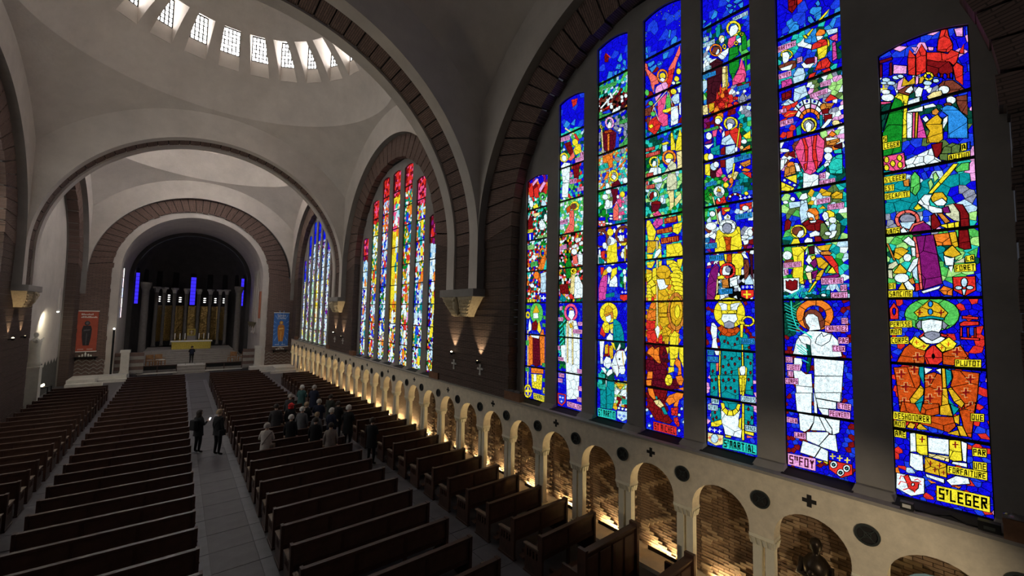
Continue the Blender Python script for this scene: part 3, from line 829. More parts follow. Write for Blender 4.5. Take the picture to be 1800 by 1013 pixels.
g|O|0.26|167,843 -6,28 -34,6 0,-29 17,-10
g|O|0.3|143,838 -44,7 -4,-26 14,-21 36,8 26,4
g|O|0.26|87,865 -32,28 2,-19 9,-80 13,3 3,38
g|T|0|177,868 -16,10 6,-33
g|T|0|104,881 -18,-9 12,-22
g|Y|0|125,871 -19,10 -6,-34 26,-1
g|Y|0|99,845 -12,9 1,-29 9,5
g|Y|0|93,821 -11,2 -9,-28 14,-1
g|Y|0|199,792 -8,17 -13,-3 6,-15
g|Y|0|177,799 -8,13 -17,-16 20,-4
g|Y|0|113,795 -22,15 -3,-17
g|w|0|192,776 -14,5 1,-57 14,-5
g|w|0|154,773 -44,4 1,-44 43,-3
g|w|0|87,780 -12,-5 3,-53 7,1
g|w|0|193,717 -27,-1 0,-46 17,-2 13,11
g|w|0|105,716 -28,3 0,-12 31,2
g|w|0|162,664 -39,-4 1,-12 36,7
g|w|0|120,658 -20,19 -24,1 -3,-15 37,-16
g|e|0.12|154,726 -43,3 1,-17 42,4
g|y|0.3|179,779 -24,-1 0,-59 16,-1 8,7
g|y|0.3|110,776 -23,6 -1,-59 17,-5 8,3
g|Y|0.16|161,715 -43,-10 0,-39 45,3
s|R|3.32|172,763 -13,3
s|R|3.32|165,774 1,-19
s|R|3.32|104,765 -12,3
s|R|3.32|98,775 0,-18
s|R|2.61|155,697 -10,3
s|R|2.61|150,706 0,-15
s|R|2.61|137,695 -10,3
s|R|2.61|131,704 1,-14
s|R|2.61|146,681 -10,3
s|R|2.61|141,690 1,-15
s|R|2.13|128,678 -8,2
s|R|2.13|124,685 0,-12
t|DESHONORER|y|K|227,836 -82,3 0,-24 83,-3
t|MON|y|K|227,808 -27,3 1,-21 26,-1
t|AME|y|K|227,780 -27,1 1,-23 26,-1
t|QUE|y|K|65,862 -25,3 1,-22 25,-2
t|PAR|y|K|66,766 -27,3 1,-23 26,-3
t|UNE|y|K|66,728 -26,3 1,-23 25,-3
t|FORFAITURE|y|K|116,702 -76,4 1,-23 76,-3
t|STLEGER|y|K|140,637 -102,3 1,-43 102,-3
b|lBPo|0.07|228,663 -64,1 1,-13 64,-4
g|w|0|226,647 -61,2 1,-45 29,-17 33,13
g|r|0|210,641 -10,9 -6,-19 -17,3 2,-18 9,-13 12,5 3,15
s|r|2.76|204,642 12,-1 3,-11
s|r|2.76|201,624 16,0 5,-12
s|r|2.76|197,612 15,-12
s|r|2.76|185,608 3,-8
s|r|2.76|178,633 -6,5 7,5 8,-6
s|r|2.76|182,632 -11,-3
g|w|0|187,624 1,-3 2,-2 3,0 0,3 -1,4 -2,2 -3,-1
g|o|0|159,649 -20,-5 12,-5
g|o|0|105,646 -15,5 5,-9""",
"""b|BBBBb|0.16|534,2733 -249,-197 12,-451 247,130
b|BbBBk|0.12|523,2315 -200,-89 -2,-128 205,78
b|bkBtd|0.1|525,2216 -206,-20 1,-237 203,55
b|wxHdfP|0.08|420,2032 -96,-38 0,-98 101,41
g|R|0.09|482,2379 -29,-18 2,-49 15,-16 12,21
g|r|0|453,2340 -17,3 0,-19 16,-7
g|k|0|397,2291 -10,8 -6,-20 9,-5
g|k|0|413,2276 -9,5 -26,-14 0,-12 24,-7 13,15
g|k|0|421,2252 -11,-2 -10,-27 11,-3 9,14
g|k|0|396,2242 -16,0 0,-17 17,-4
g|k|0|364,2233 -9,12 4,-28 22,-9
g|k|0|484,2227 -21,23 -15,-14 2,-20 27,-6
g|k|0|436,2211 -5,26 -5,-17 3,-12
g|k|0|517,2220 -14,5 -15,-10 10,-8
g|y|0|400,2210 -30,26 -15,9 7,-13 27,-24
g|y|0|427,2185 -19,15 -5,-3 17,-21
g|y|0|438,2188 -9,-1 -7,-17 8,2
g|l|0|368,2171 -34,-10 0,-16 27,3
g|q|0.12|351,2114 -10,1 -3,-65 13,-4
g|p|0.1|359,2138 -25,4 1,-30 16,12
t|MARTYRE|P|m|522,2187 -62,-5 0,-21 61,1
g|w|0.2|446,2167 -13,11 1,-17 -24,-23 3,-16 33,27 8,5 2,11
g|o|0|398,2173 -11,13 -16,-11 -2,-15 13,-3 15,8
g|w|0|397,2164 -15,-7 -8,-4 11,-11 9,3
g|r|0.2|408,2137 -26,7 -15,-9 -4,-22 31,3 18,2
g|y|0.25|395,2114 -32,-1 4,-32 6,-10 19,-1
g|y|0|370,2143 -11,-15 -2,-18 5,-7 2,28
g|r|0.14|392,2063 -25,5 -11,-26 5,-14 44,7
g|r|0|384,2025 -23,1 -9,-19 18,-2
g|r|0|420,2028 -21,1 11,-23 17,1
g|m|0|436,2085 -9,9 -24,-7 0,-19 25,2
g|P|0|403,2091 -8,-9 0,-17 11,-12 -3,19
g|w|0|445,2078 -9,5 -8,-13 -25,-5 14,-14 20,9
g|y|0|511,2153 -3,6 -6,3 -8,-1 -8,-3 1,-5 6,2 6,1 4,-2 2,-5
g|y|0|486,2158 -7,-7 -6,-8 -3,-9 0,-7 5,3 1,6 2,6 4,6 5,5
g|y|0|470,2127 3,-6 5,-3 8,0 8,4 -1,5 -6,-3 -5,0 -4,2 -3,4
g|y|0|494,2122 7,6 6,9 3,8 1,8 -6,-4 0,-5 -3,-7 -4,-5 -5,-5
g|w|0|505,2154 -18,-5 -7,-18 5,-19 15,-7 4,16
g|n|0.2|519,2107 -43,1 -15,-8 -1,-25 14,-4 41,16
g|w|0|514,2093 -44,-1 9,-19 27,8
t|DE|P|m|458,2110 -17,-1 0,-20 17,0
t|STEFOY|P|m|519,2072 -42,-2 -1,-23 42,4
g|l|0|471,2048 -15,22 -19,-10 -3,-22 32,1
g|l|0|473,2040 -42,-3 7,-25 31,-4
g|q|0.1|510,2041 -33,-2 -5,-33 37,2
g|B|0|436,2011 -13,15 4,-23
t|~5|P|m|390,1982 -31,1 -1,-22 31,4
b|BbBr|0.09|524,1936 -59,1 0,-274 64,17
b|wxHdf|0.08|370,1986 -45,-20 2,-84 40,16
b|BbxwP|0.08|393,1918 -69,-18 3,-116 69,24
b|wnoHP|0.09|390,1806 -63,-15 2,-77 53,16
b|BwPn|0.09|524,1806 -70,-22 0,-124 72,19
t|~7|P|m|422,1952 -54,3 0,-20 52,1
g|l|0.3|473,1951 -4,43 -35,0 -8,-41 42,-11
g|R|0.08|511,1992 -33,2 1,-30 31,-1
g|l|0.15|515,1947 -27,15 -20,-22 26,-2
g|w|0|481,1899 -14,25 -9,-16 11,-21
g|w|0|467,1886 -10,20 -8,-14 8,-15
g|o|0|455,1875 -7,15 -7,-12 5,-11
g|B|0|466,1905 1,-4 3,1 2,3 0,4 -2,2 -3,-2
g|l|0|466,1926 -21,13 -4,-19 16,-10
g|P|0|456,1908 -16,9 -4,-16 12,-8
g|o|0|447,1891 -12,8 -3,-15 8,-5
g|B|0|449,1924 1,-4 3,1 2,3 0,4 -2,2 -3,-2
g|w|0|443,1939 -23,-3 0,-18 19,2
g|w|0|438,1918 -18,-2 1,-16 13,1
g|o|0|434,1899 -13,-2 0,-14 10,1
g|B|0|427,1928 1,-3 3,0 2,4 0,4 -2,1 -3,-2
g|l|0|417,1935 -22,-17 6,-14 17,13
g|P|0|418,1915 -17,-13 5,-13 13,10
g|o|0|419,1897 -13,-10 5,-11 9,7
g|B|0|404,1918 1,-3 3,0 2,3 0,4 -2,2 -3,-2
g|w|0|393,1916 -17,-28 9,-8 14,22
g|w|0|400,1900 -14,-21 8,-8 11,16
g|o|0|405,1886 -10,-16 7,-7 8,12
g|B|0|384,1895 1,-3 3,0 2,3 0,4 -2,2 -3,-2
g|l|0|374,1885 -9,-34 11,-1 8,27
g|P|0|385,1876 -8,-26 10,-1 6,20
g|o|0|394,1868 -6,-20 9,-1 5,15
g|B|0|371,1864 1,-3 2,0 3,3 -1,4 -2,2 -2,-2
g|r|0|377,1909 -17,18 -20,-24 32,0
g|r|0|507,1900 -15,18 -34,-15 14,-16 23,2
s|y|1.26|498,1897 -15,5 -17,-5
g|u|0.12|391,1894 -8,8 -34,-13 16,-19 24,10
g|R|0|386,1879 -21,-2 3,-19 17,5
t|LE|P|m|520,1931 -24,-3 -1,-16 24,2
t|PALAIS|P|m|519,1884 -44,-3 -1,-19 44,0
g|T|0|467,1840 -15,9 -2,-39 15,-2
g|T|0|393,1861 -9,-2 1,-38 8,-7
g|r|0|496,1836 -20,-3 2,-28 20,4
g|R|0|380,1856 -23,-4 1,-17 21,-6
g|w|0|390,1813 -21,24 -13,-3 11,-16 15,-11
g|y|0|449,1853 -5,9 -7,5 -9,0 -9,-4 1,-7 7,3 7,-1 5,-3 3,-6
g|y|0|419,1863 -9,-8 -6,-11 -2,-11 1,-11 6,4 -1,8 2,8 5,8 5,6
g|y|0|403,1822 4,-9 7,-5 9,0 9,4 -2,7 -7,-3 -6,0 -5,4 -3,6
g|y|0|432,1812 9,7 6,11 3,12 -1,11 -7,-4 1,-8 -2,-9 -5,-8 -6,-5
g|x|0|409,1830 4,-10 8,-5 11,4 8,10 3,13 -3,10 -9,5 -10,-4 -9,-11
g|w|0|437,1843 -10,7 -10,-14 3,-23 11,-3 5,12
g|e|0|335,1810 2,-5 4,-3 5,0 6,4 4,6 2,6 -2,5 -4,3 -6,-1 -6,-3 -4,-6
g|o|0|370,1779 -11,13 -12,-17 10,-6
g|w|0|378,1772 -33,-8 0,-9 31,3
g|u|0.12|377,1759 -37,-1 -2,-12 18,-7 20,4
g|N|0|356,1735 -24,6 0,-23 19,9
g|p|0.3|454,1794 -55,-2 -18,-29 4,-45 6,-31 19,-25 19,-3 22,21 15,49 7,33
g|r|0.3|449,1794 -9,-1 -9,-41 2,-47 8,-42 5,12 -6,39 2,48
g|r|0.3|412,1792 -9,-2 5,-45 -6,-79 6,-3 10,48 -1,44
g|w|0|489,1760 2,-3 7,-1 9,2 9,3 6,5 2,5 -2,3 -7,1 -9,-2 -8,-4 -7,-5
g|w|0|359,1722 1,-6 5,-2 7,0 6,3 5,6 1,6 -2,6 -4,2 -7,0 -6,-4 -5,-5
g|w|0|360,1698 2,-7 5,-4 5,-1 6,4 4,7 2,7 -2,7 -5,4 -5,1 -6,-4 -4,-7
g|t|0.2|373,1668 -14,23 -13,9 -14,-1 1,-70 35,9
g|t|0|356,1719 -22,0 -1,-17 21,5
g|t|0|407,1664 -24,14 -10,-10 21,-17
g|w|0|394,1674 -22,7 -4,-11 15,-5
g|o|0|470,1695 2,-7 5,-4 8,0 7,4 5,7 2,8 -2,8 -6,4 -7,0 -7,-4 -5,-8
g|w|0|519,1720 -18,12 -5,-9 18,-26
g|w|0|476,1707 -12,-3 -12,-41 15,18
g|R|0|495,1748 -21,7 -5,-32 20,16
b|twTd|0.12|377,1694 -47,-14 2,-92 63,15
b|dtTb|0.06|468,1679 -23,-6 2,-75 22,2
g|p|0.3|458,1707 -65,-19 17,-32 16,-7 17,13
g|r|0|445,1693 -12,4 4,-27 4,-2
g|r|0|414,1698 -12,-4 2,-29 4,-2
g|w|0.25|447,1663 -10,-6 -11,-9 -13,1 -12,-8 1,-36 47,-3
g|u|0.1|505,1699 -32,-2 -2,-31 38,-5
g|w|0|473,1701 -14,-8 -5,-25 14,4
g|w|0|519,1731 -15,0 4,-31 12,-11
g|y|0.2|519,1659 -51,2 1,-37 15,-24 35,11
g|B|0|521,1661 -12,0 -43,-38 3,-16 50,40
g|l|0|502,1647 1,-3 5,-1 4,3 1,4 -1,4 -5,0 -4,-2
g|l|0|485,1634 2,-3 4,-1 4,3 2,4 -2,3 -4,1 -4,-3
g|l|0|470,1621 2,-4 4,0 4,2 2,5 -2,3 -4,1 -4,-3
g|t|0|409,1656 -23,20 -3,-13 19,-15
t|DE|P|m|400,1646 -18,2 0,-22 18,0
t|DACIEN|P|m|400,1621 -45,-1 -1,-19 46,0
b|hHdBf|0.11|519,1597 -113,-5 -2,-128 115,-44
b|twlYfT|0.09|428,1594 -101,-7 0,-98 102,32
b|thHTd|0.11|377,1504 -50,-3 3,-112 49,6
b|tTdhl|0.09|519,1454 -38,-2 1,-64 38,4
b|Bb|0.1|521,1503 -64,-4 1,-33 61,-5
g|l|0.25|459,1560 -20,-2 -4,-36 3,-33 20,-17 5,42
g|l|0|496,1561 -37,-4 0,-20 35,-1
g|w|0|464,1565 -9,18 -16,2 -4,-20 13,-5
g|w|0|475,1569 1,-4 3,-3 4,0 4,2 3,4 1,4 -1,4 -3,3 -4,0 -4,-2 -3,-4
g|w|0|497,1561 1,-3 4,-2 4,0 5,2 3,3 2,4 -2,3 -3,2 -5,0 -5,-2 -3,-3
g|Y|0|396,1570 -16,8 -15,-8 5,-12 21,5
g|Y|0.2|368,1561 -16,11 -17,-12 1,-19 27,6
g|Y|0|405,1518 -13,10 -10,-13
t|STEFOY|P|m|409,1552 -39,3 0,-19 39,-2
t|ENFANT|P|m|379,1528 -47,0 1,-21 46,2
g|R|0|509,1491 -9,7 -11,-14 6,-26 18,-5
g|o|0.2|442,1513 -10,12 -19,-2 -9,-17 2,-26 11,-4 2,23 16,16
g|w|0|440,1506 -5,8 -16,-15 -4,-20 18,3
g|o|0|420,1484 2,-3 5,-1 5,3 2,4 -2,3 -5,1 -5,-3
g|R|0.25|455,1472 -20,13 -7,-11 -22,6 -16,-9 1,-22 11,-12 32,5 8,8
g|w|0|433,1478 -22,0 3,-8 14,0
g|w|0|434,1432 -19,9 -13,-10 1,-10 29,-3
g|w|0|395,1492 -8,14 -10,-8 -2,-20 13,-7
g|y|0|384,1506 -12,1 -13,-12 0,-13 16,-1 2,17
g|w|0|354,1468 1,-5 4,-4 6,0 6,2 4,5 1,6 -1,5 -5,4 -5,0 -6,-2 -4,-5
g|w|0|388,1467 -13,2 -2,-17 8,1
g|l|0|373,1452 -10,7 -9,-7 2,-22 10,-8 10,15
g|f|0.2|399,1463 -11,1 -12,-27 -2,-33 16,-1 12,15
g|f|0.2|352,1462 -10,-8 2,-35 10,-21 20,6 -16,20
g|w|0|377,1408 -9,24 -16,-1 7,-19 10,-7
g|w|0|369,1423 1,-4 4,-2 5,0 5,2 3,3 1,3 -1,4 -4,2 -4,0 -5,-2 -4,-3
g|y|0|442,1434 4,-6 5,-5 8,-3 7,0 0,7 -5,0 -5,2 -5,3 -2,5
g|y|0|466,1420 8,2 8,4 6,7 3,7 -7,2 -2,-6 -5,-4 -5,-4 -6,-1
g|y|0|491,1440 1,8 -1,8 -4,7 -6,5 -4,-7 4,-3 3,-5 1,-6 -1,-5
g|y|0|481,1468 -7,2 -8,0 -8,-2 -7,-5 4,-5 5,3 6,2 6,0 5,-2
g|y|0|451,1463 -5,-6 -4,-8 -1,-7 1,-8 7,3 -1,5 1,6 2,6 4,4
g|n|0|452,1445 4,-9 9,-5 10,1 9,8 3,10 -3,9 -9,4 -11,-1 -9,-8
g|w|0|473,1427 -9,19 -14,2 0,-17 12,-12
g|y|0|492,1399 -10,21 -15,-2 -7,-23
g|w|0|450,1407 -10,12 -16,-8 0,-13 24,-2
g|R|0|418,1420 -18,-3 -5,-17 21,-2
b|hdgTt|0.12|380,1387 -53,-3 4,-140 52,3
b|twl|0.1|342,1389 -15,1 4,-146 12,1
b|Bwghn|0.1|520,1390 -109,1 3,-149 109,-9
g|y|0.24|491,1388 -40,1 2,-57 4,-56 -3,-28 11,2 25,28 -5,61
g|y|0|460,1385 -22,2 12,-15
g|w|0|489,1358 3,-9 5,-5 8,-2 7,3 6,7 2,9 -3,8 -5,6 -8,1 -7,-3 -6,-7
g|w|0|449,1355 -8,23 0,-20
g|Y|0|414,1383 -45,3 11,-22 23,3
g|w|0|424,1373 -8,12 -10,-27 -2,-6 15,10
g|u|0|404,1362 -24,1 -10,-9 5,-6 26,3
g|N|0|438,1384 -17,3 -1,-31 16,1
g|w|0|448,1335 -10,19 -18,-5 0,-13 17,-18
g|y|0|433,1347 -13,4 -3,-9 11,-8
g|v|0|434,1324 -17,17 -6,-22 10,-15
g|w|0|451,1299 -9,19 -16,-11 -2,-10 21,-5
g|v|0.15|430,1291 -20,7 9,-30 8,-3
g|e|0.15|449,1289 -17,2 -2,-42 8,3
g|Y|0.25|416,1341 -15,1 -22,-26 13,-18 18,8
g|r|0.25|396,1348 -26,-4 -16,-33 -2,-38 15,27 14,23
g|y|0|385,1285 -16,21 -10,-23 8,-2
g|h|0|392,1289 -13,24 -6,-7 14,-24
g|v|0|408,1270 -56,10 -2,-10 53,-13
g|Y|0.15|416,1277 -14,19 -10,2 3,-12 11,-25 13,-3
g|y|0|443,1220 -21,38 -8,-2 25,-39
t|ENSEIGNE|P|m|518,1331 -57,2 0,-20 56,-1
t|LA|P|m|516,1307 -13,1 -1,-22 14,0
t|DOCTRINE|P|m|403,1267 -63,-1 0,-21 62,-1
t|DU|P|m|350,1241 -18,1 0,-22 18,-1
t|CHRIST|P|m|377,1215 -46,2 0,-22 46,-1
g|w|0|519,1273 -50,-1 0,-45 25,-14 25,14
g|R|0|512,1266 -7,-7 -6,8 -10,-7 -6,6 -9,-5 2,-30 17,-6 18,9
b|tTBdlk|0.06|520,1253 -191,-15 1,-46 191,3
g|T|0.08|410,1216 -16,9 -16,-1 1,-22 26,-2
g|w|0|389,1206 2,-4 6,-1 6,2 2,4 -2,4 -6,1 -6,-2
s|t|1.90|467,1201 -10,42
s|t|1.90|475,1201 -14,38
s|t|1.90|483,1201 -18,33
s|t|1.90|492,1201 -23,29
s|t|1.90|500,1201 -27,24
s|t|1.90|509,1202 -32,19
s|t|1.90|518,1202 -37,14
b|BBbBRB|0.075|524,1192 -203,-3 6,-340 199,-36
b|dddK|0.09|524,1188 -60,0 14,-132 43,7
s|t|2.05|518,1178 -42,-27
s|t|2.05|517,1166 -42,-25
s|t|2.05|515,1154 -41,-22
s|t|2.05|514,1142 -41,-20
s|t|2.05|512,1130 -40,-18
s|t|2.05|511,1118 -40,-16
s|t|2.05|509,1105 -38,-13
s|t|2.05|508,1093 -38,-11
s|t|2.05|506,1082 -37,-9
s|h|1.74|456,1188 34,-23
s|h|1.74|459,1180 28,-27
s|h|1.74|463,1173 20,-31
s|h|1.74|466,1166 14,-35
s|h|1.74|470,1159 7,-39
s|h|1.74|473,1151 1,-42
s|h|1.74|477,1144 -6,-47
s|t|2.84|495,1188 -2,-50 -13,-46 -40,-37
g|o|0|379,1106 10,-11 11,-8 14,-5 14,-2 -2,23 -9,0 -8,3 -7,5 -6,7
g|o|0|428,1080 14,3 13,6 11,9 8,13 -21,10 -4,-7 -7,-6 -8,-4 -8,-1
g|o|0|474,1111 5,14 0,15 -3,15 -7,13 -19,-13 4,-8 2,-9 0,-9 -3,-8
g|o|0|469,1168 -11,11 -12,8 -14,5 -15,0 2,-22 9,0 8,-3 8,-5 6,-7
g|o|0|417,1192 -14,-3 -12,-7 -10,-9 -7,-12 19,-10 5,7 6,6 7,4 8,2
g|o|0|374,1161 -4,-14 0,-14 3,-14 6,-13 17,12 -4,8 -2,8 1,9 2,8
g|n|0.3|459,1122 -8,23 -14,11 -18,-1 -13,-13 -12,-28 3,-19 10,-7 38,-5 9,16
g|w|0|452,1125 -9,14 -16,1 -13,-11 -4,-25 -3,-19 35,-6 -3,11 10,16
s|x|0.79|442,1123 -6,2
s|x|0.79|425,1123 -7,1
s|x|0.63|431,1123 2,-15 -4,-1
s|r|0.79|432,1098 -5,0 -4,1
g|w|0|493,992 -12,50 -11,17 -28,20 -34,0 -31,-8 -17,-21 -10,-54 37,-7 44,1
g|w|0|475,1056 -8,5 -22,-3 -8,-13 2,-18 18,4 9,6
g|w|0|424,1036 -5,20 -14,17 -5,-13 -13,10 -10,-2 6,-22 23,-19
g|d|0.2|451,1031 -12,-4 -3,-43 6,-45 9,-14 2,29 -6,36
s|t|2.69|481,1029 -32,-30
s|t|2.69|479,1016 -30,-23
s|t|2.69|474,1004 -26,-16
s|t|2.69|466,975 -21,-11
s|t|2.69|466,1079 -34,-21
s|t|2.69|456,1077 -24,-25
s|t|2.69|468,1027 -22,-18
g|w|0|431,982 -85,-1 5,-52 80,-9
g|w|0|431,918 -80,11 6,-86 72,-13 4,47
g|w|0|489,979 -23,-1 -2,-16 6,-26 -16,-13 -17,4 -1,-47 51,-2 5,49
g|w|0|486,878 -51,2 1,-51 47,-8
s|x|0.63|414,974 -5,-1
s|x|0.63|459,918 -4,-1
s|x|0.63|410,969 -4,-1
s|x|0.63|456,915 -2,-1
s|x|0.63|411,964 -3,-2
s|x|0.63|457,911 -5,-1
s|x|0.63|411,958 -7,-1
s|x|0.63|458,907 -7,0
s|x|0.63|412,953 -6,-1
s|x|0.63|455,904 0,-1
s|x|0.63|413,947 -5,-1
s|x|0.63|456,901 -3,-1
s|x|0.63|414,942 -9,-1
s|x|0.63|458,897 -6,-1
s|x|0.63|410,937 -3,-1
s|x|0.63|459,893 -8,0
s|x|0.63|411,932 -2,-2
s|x|0.63|456,890 -1,-1
s|x|0.63|412,926 -6,-1
s|x|0.63|457,886 -4,0
s|x|0.63|413,921 -5,-1
s|x|0.63|459,883 -7,-1
s|x|0.63|414,915 -5,-1
s|x|0.63|455,880 1,-2
s|x|0.63|414,910 -8,-1
s|x|0.63|457,876 -3,-1
s|x|0.63|415,904 -7,0
s|x|0.63|458,872 -5,0
s|x|0.63|411,900 -1,-2
s|x|0.63|460,868 -8,0
s|x|0.63|412,894 -5,-1
s|x|0.63|456,865 -1,-1
s|x|0.63|413,889 -4,-1
s|x|0.63|458,862 -4,-1
s|x|0.63|414,883 -3,-1
s|x|0.63|459,858 -6,0
s|x|0.63|415,878 -7,-1
s|x|0.63|460,854 -4,0
s|x|0.63|416,872 -7,0
s|x|0.63|457,851 -2,-1
s|x|0.63|416,867 -5,-1
s|x|0.63|458,848 -4,-1
s|x|0.63|412,862 -4,-1
s|x|0.63|460,844 -7,0
s|x|0.63|413,857 -3,-1
s|x|0.63|456,841 0,-1
s|x|0.63|414,852 -7,-1
s|x|0.63|458,837 -3,-1
t|NE|P|m|350,1127 -18,1 0,-21 18,-1
t|CRAIGNEZ|P|m|395,1099 -64,4 0,-22 63,-3
t|PAS|P|m|359,1060 -28,2 0,-22 28,-1
t|CEUX|P|m|376,1032 -35,1 0,-21 34,-1
t|QUI|P|m|518,979 -22,1 0,-21 22,-1
t|TUENT|P|m|513,953 -42,2 0,-22 42,-2
t|LE|P|m|513,927 -18,1 0,-21 18,0
t|CORPS|P|m|519,902 -41,3 0,-22 41,-3
b|BBbBRB|0.075|528,846 -202,32 4,-294 202,-66
g|w|0|485,853 -50,8 2,-71 44,-2
g|w|0|434,861 -8,-17 -1,-55 9,1
g|w|0|428,862 -73,12 3,-32 68,3
g|w|0|425,843 -57,-3 1,-24 50,-4
g|w|0|419,811 -29,2 0,-22 18,0
g|w|0|481,780 -46,1 2,-24 13,-28 14,-13 14,3
g|w|0|434,780 -12,0 -20,-46 45,-8 -10,28
g|w|0|421,782 -16,-4 -20,-34 1,-18 15,8
g|w|0|403,778 -41,1 3,-42 18,-12 2,22
g|w|0|458,718 -62,14 -2,-7 29,-46 36,9
g|w|0|393,724 -18,3 -5,-56 47,5 5,4
g|w|0|470,685 -53,-10 19,-39 43,5
g|w|0|416,674 -19,-6 1,-37 37,4
s|x|0.79|470,775 -2,-1
s|x|0.79|445,761 -2,-1
s|x|0.79|420,748 -2,-2
s|x|0.79|395,735 -2,-2
s|x|0.79|470,698 -2,-2
s|x|0.79|444,685 -2,-1
s|x|0.79|419,672 -2,-1
s|x|0.79|395,660 -2,-1
s|x|0.79|466,774 -2,-2
s|x|0.79|440,760 -2,-2
s|x|0.79|415,746 -2,-1
s|x|0.79|391,733 -2,-1
s|x|0.79|466,696 -3,-1
s|x|0.79|440,684 -2,-2
s|x|0.79|415,671 -2,-1
s|x|0.79|391,659 -2,-1
s|x|0.79|462,772 -2,-2
s|x|0.79|436,758 -2,-1
s|x|0.79|411,745 -2,-2
s|x|0.79|387,731 -2,-1
s|x|0.79|461,695 -2,-2
s|x|0.79|436,682 -2,-1
s|x|0.79|411,670 -2,-2
s|x|0.79|387,658 -2,-2
s|x|0.79|457,770 -2,-1
s|x|0.79|432,756 -2,-1
s|x|0.79|407,743 -2,-1
s|x|0.79|383,730 -2,-1
s|x|0.79|457,693 -2,-1
s|x|0.79|432,681 -2,-2
s|x|0.79|407,668 -2,-1
s|x|0.79|383,656 -2,-1
s|x|0.79|453,769 -2,-2
s|x|0.79|428,755 -2,-2
s|x|0.79|403,742 -2,-2
s|x|0.79|379,729 -1,-2
s|x|0.79|453,692 -2,-1
s|x|0.79|428,679 -2,-1
s|x|0.79|403,667 -2,-1
s|x|0.79|379,655 -2,-1
g|y|0|432,626 -18,2 10,-10
g|y|0|413,628 -15,2 2,-10
t|ETNE|P|m|368,838 -37,0 1,-21 36,0
t|PEUVENT|P|m|389,811 -57,2 0,-22 57,-2
t|TUER|P|m|519,759 -34,0 0,-19 34,-1
t|LAME|P|m|496,710 -36,3 0,-22 36,-2
t|STEFOY|P|N|518,627 -84,4 1,-43 83,-1
g|B|0|395,666 -62,-7 0,-18 62,-1
s|y|2.84|391,653 -15,4
s|y|2.84|384,664 0,-18
s|y|2.84|372,652 -15,4
s|y|2.84|364,663 1,-18
s|y|2.84|352,651 -15,4
s|y|2.84|344,662 1,-18
g|r|0|394,639 -62,3 0,-32 30,-20 32,19
g|w|0|371,631 2,-7 4,-5 5,-3 4,0 4,3 1,6 -1,6 -4,6 -5,3 -5,0 -3,-4
g|T|0|376,629 2,-4 3,-3 4,1 1,3 -1,5 -4,3 -3,-1
g|w|0|379,628 1,-2 2,-1 1,2 -1,3 -2,0
g|w|0|337,629 2,-6 3,-6 5,-3 5,0 3,4 1,5 -1,7 -4,5 -5,3 -4,0 -4,-3
g|T|0|342,628 1,-5 4,-3 3,1 1,4 -1,4 -4,3 -3,-1
g|w|0|345,627 1,-3 2,0 1,2 -1,2 -2,1
g|w|0|353,610 2,-6 4,-5 4,-4 5,0 4,4 1,5 -2,7 -3,5 -5,3 -5,0 -3,-3
g|T|0|358,609 2,-5 3,-3 4,1 1,4 -2,5 -3,2 -3,0
g|w|0|361,608 1,-3 2,0 1,2 -1,2 -2,1""",
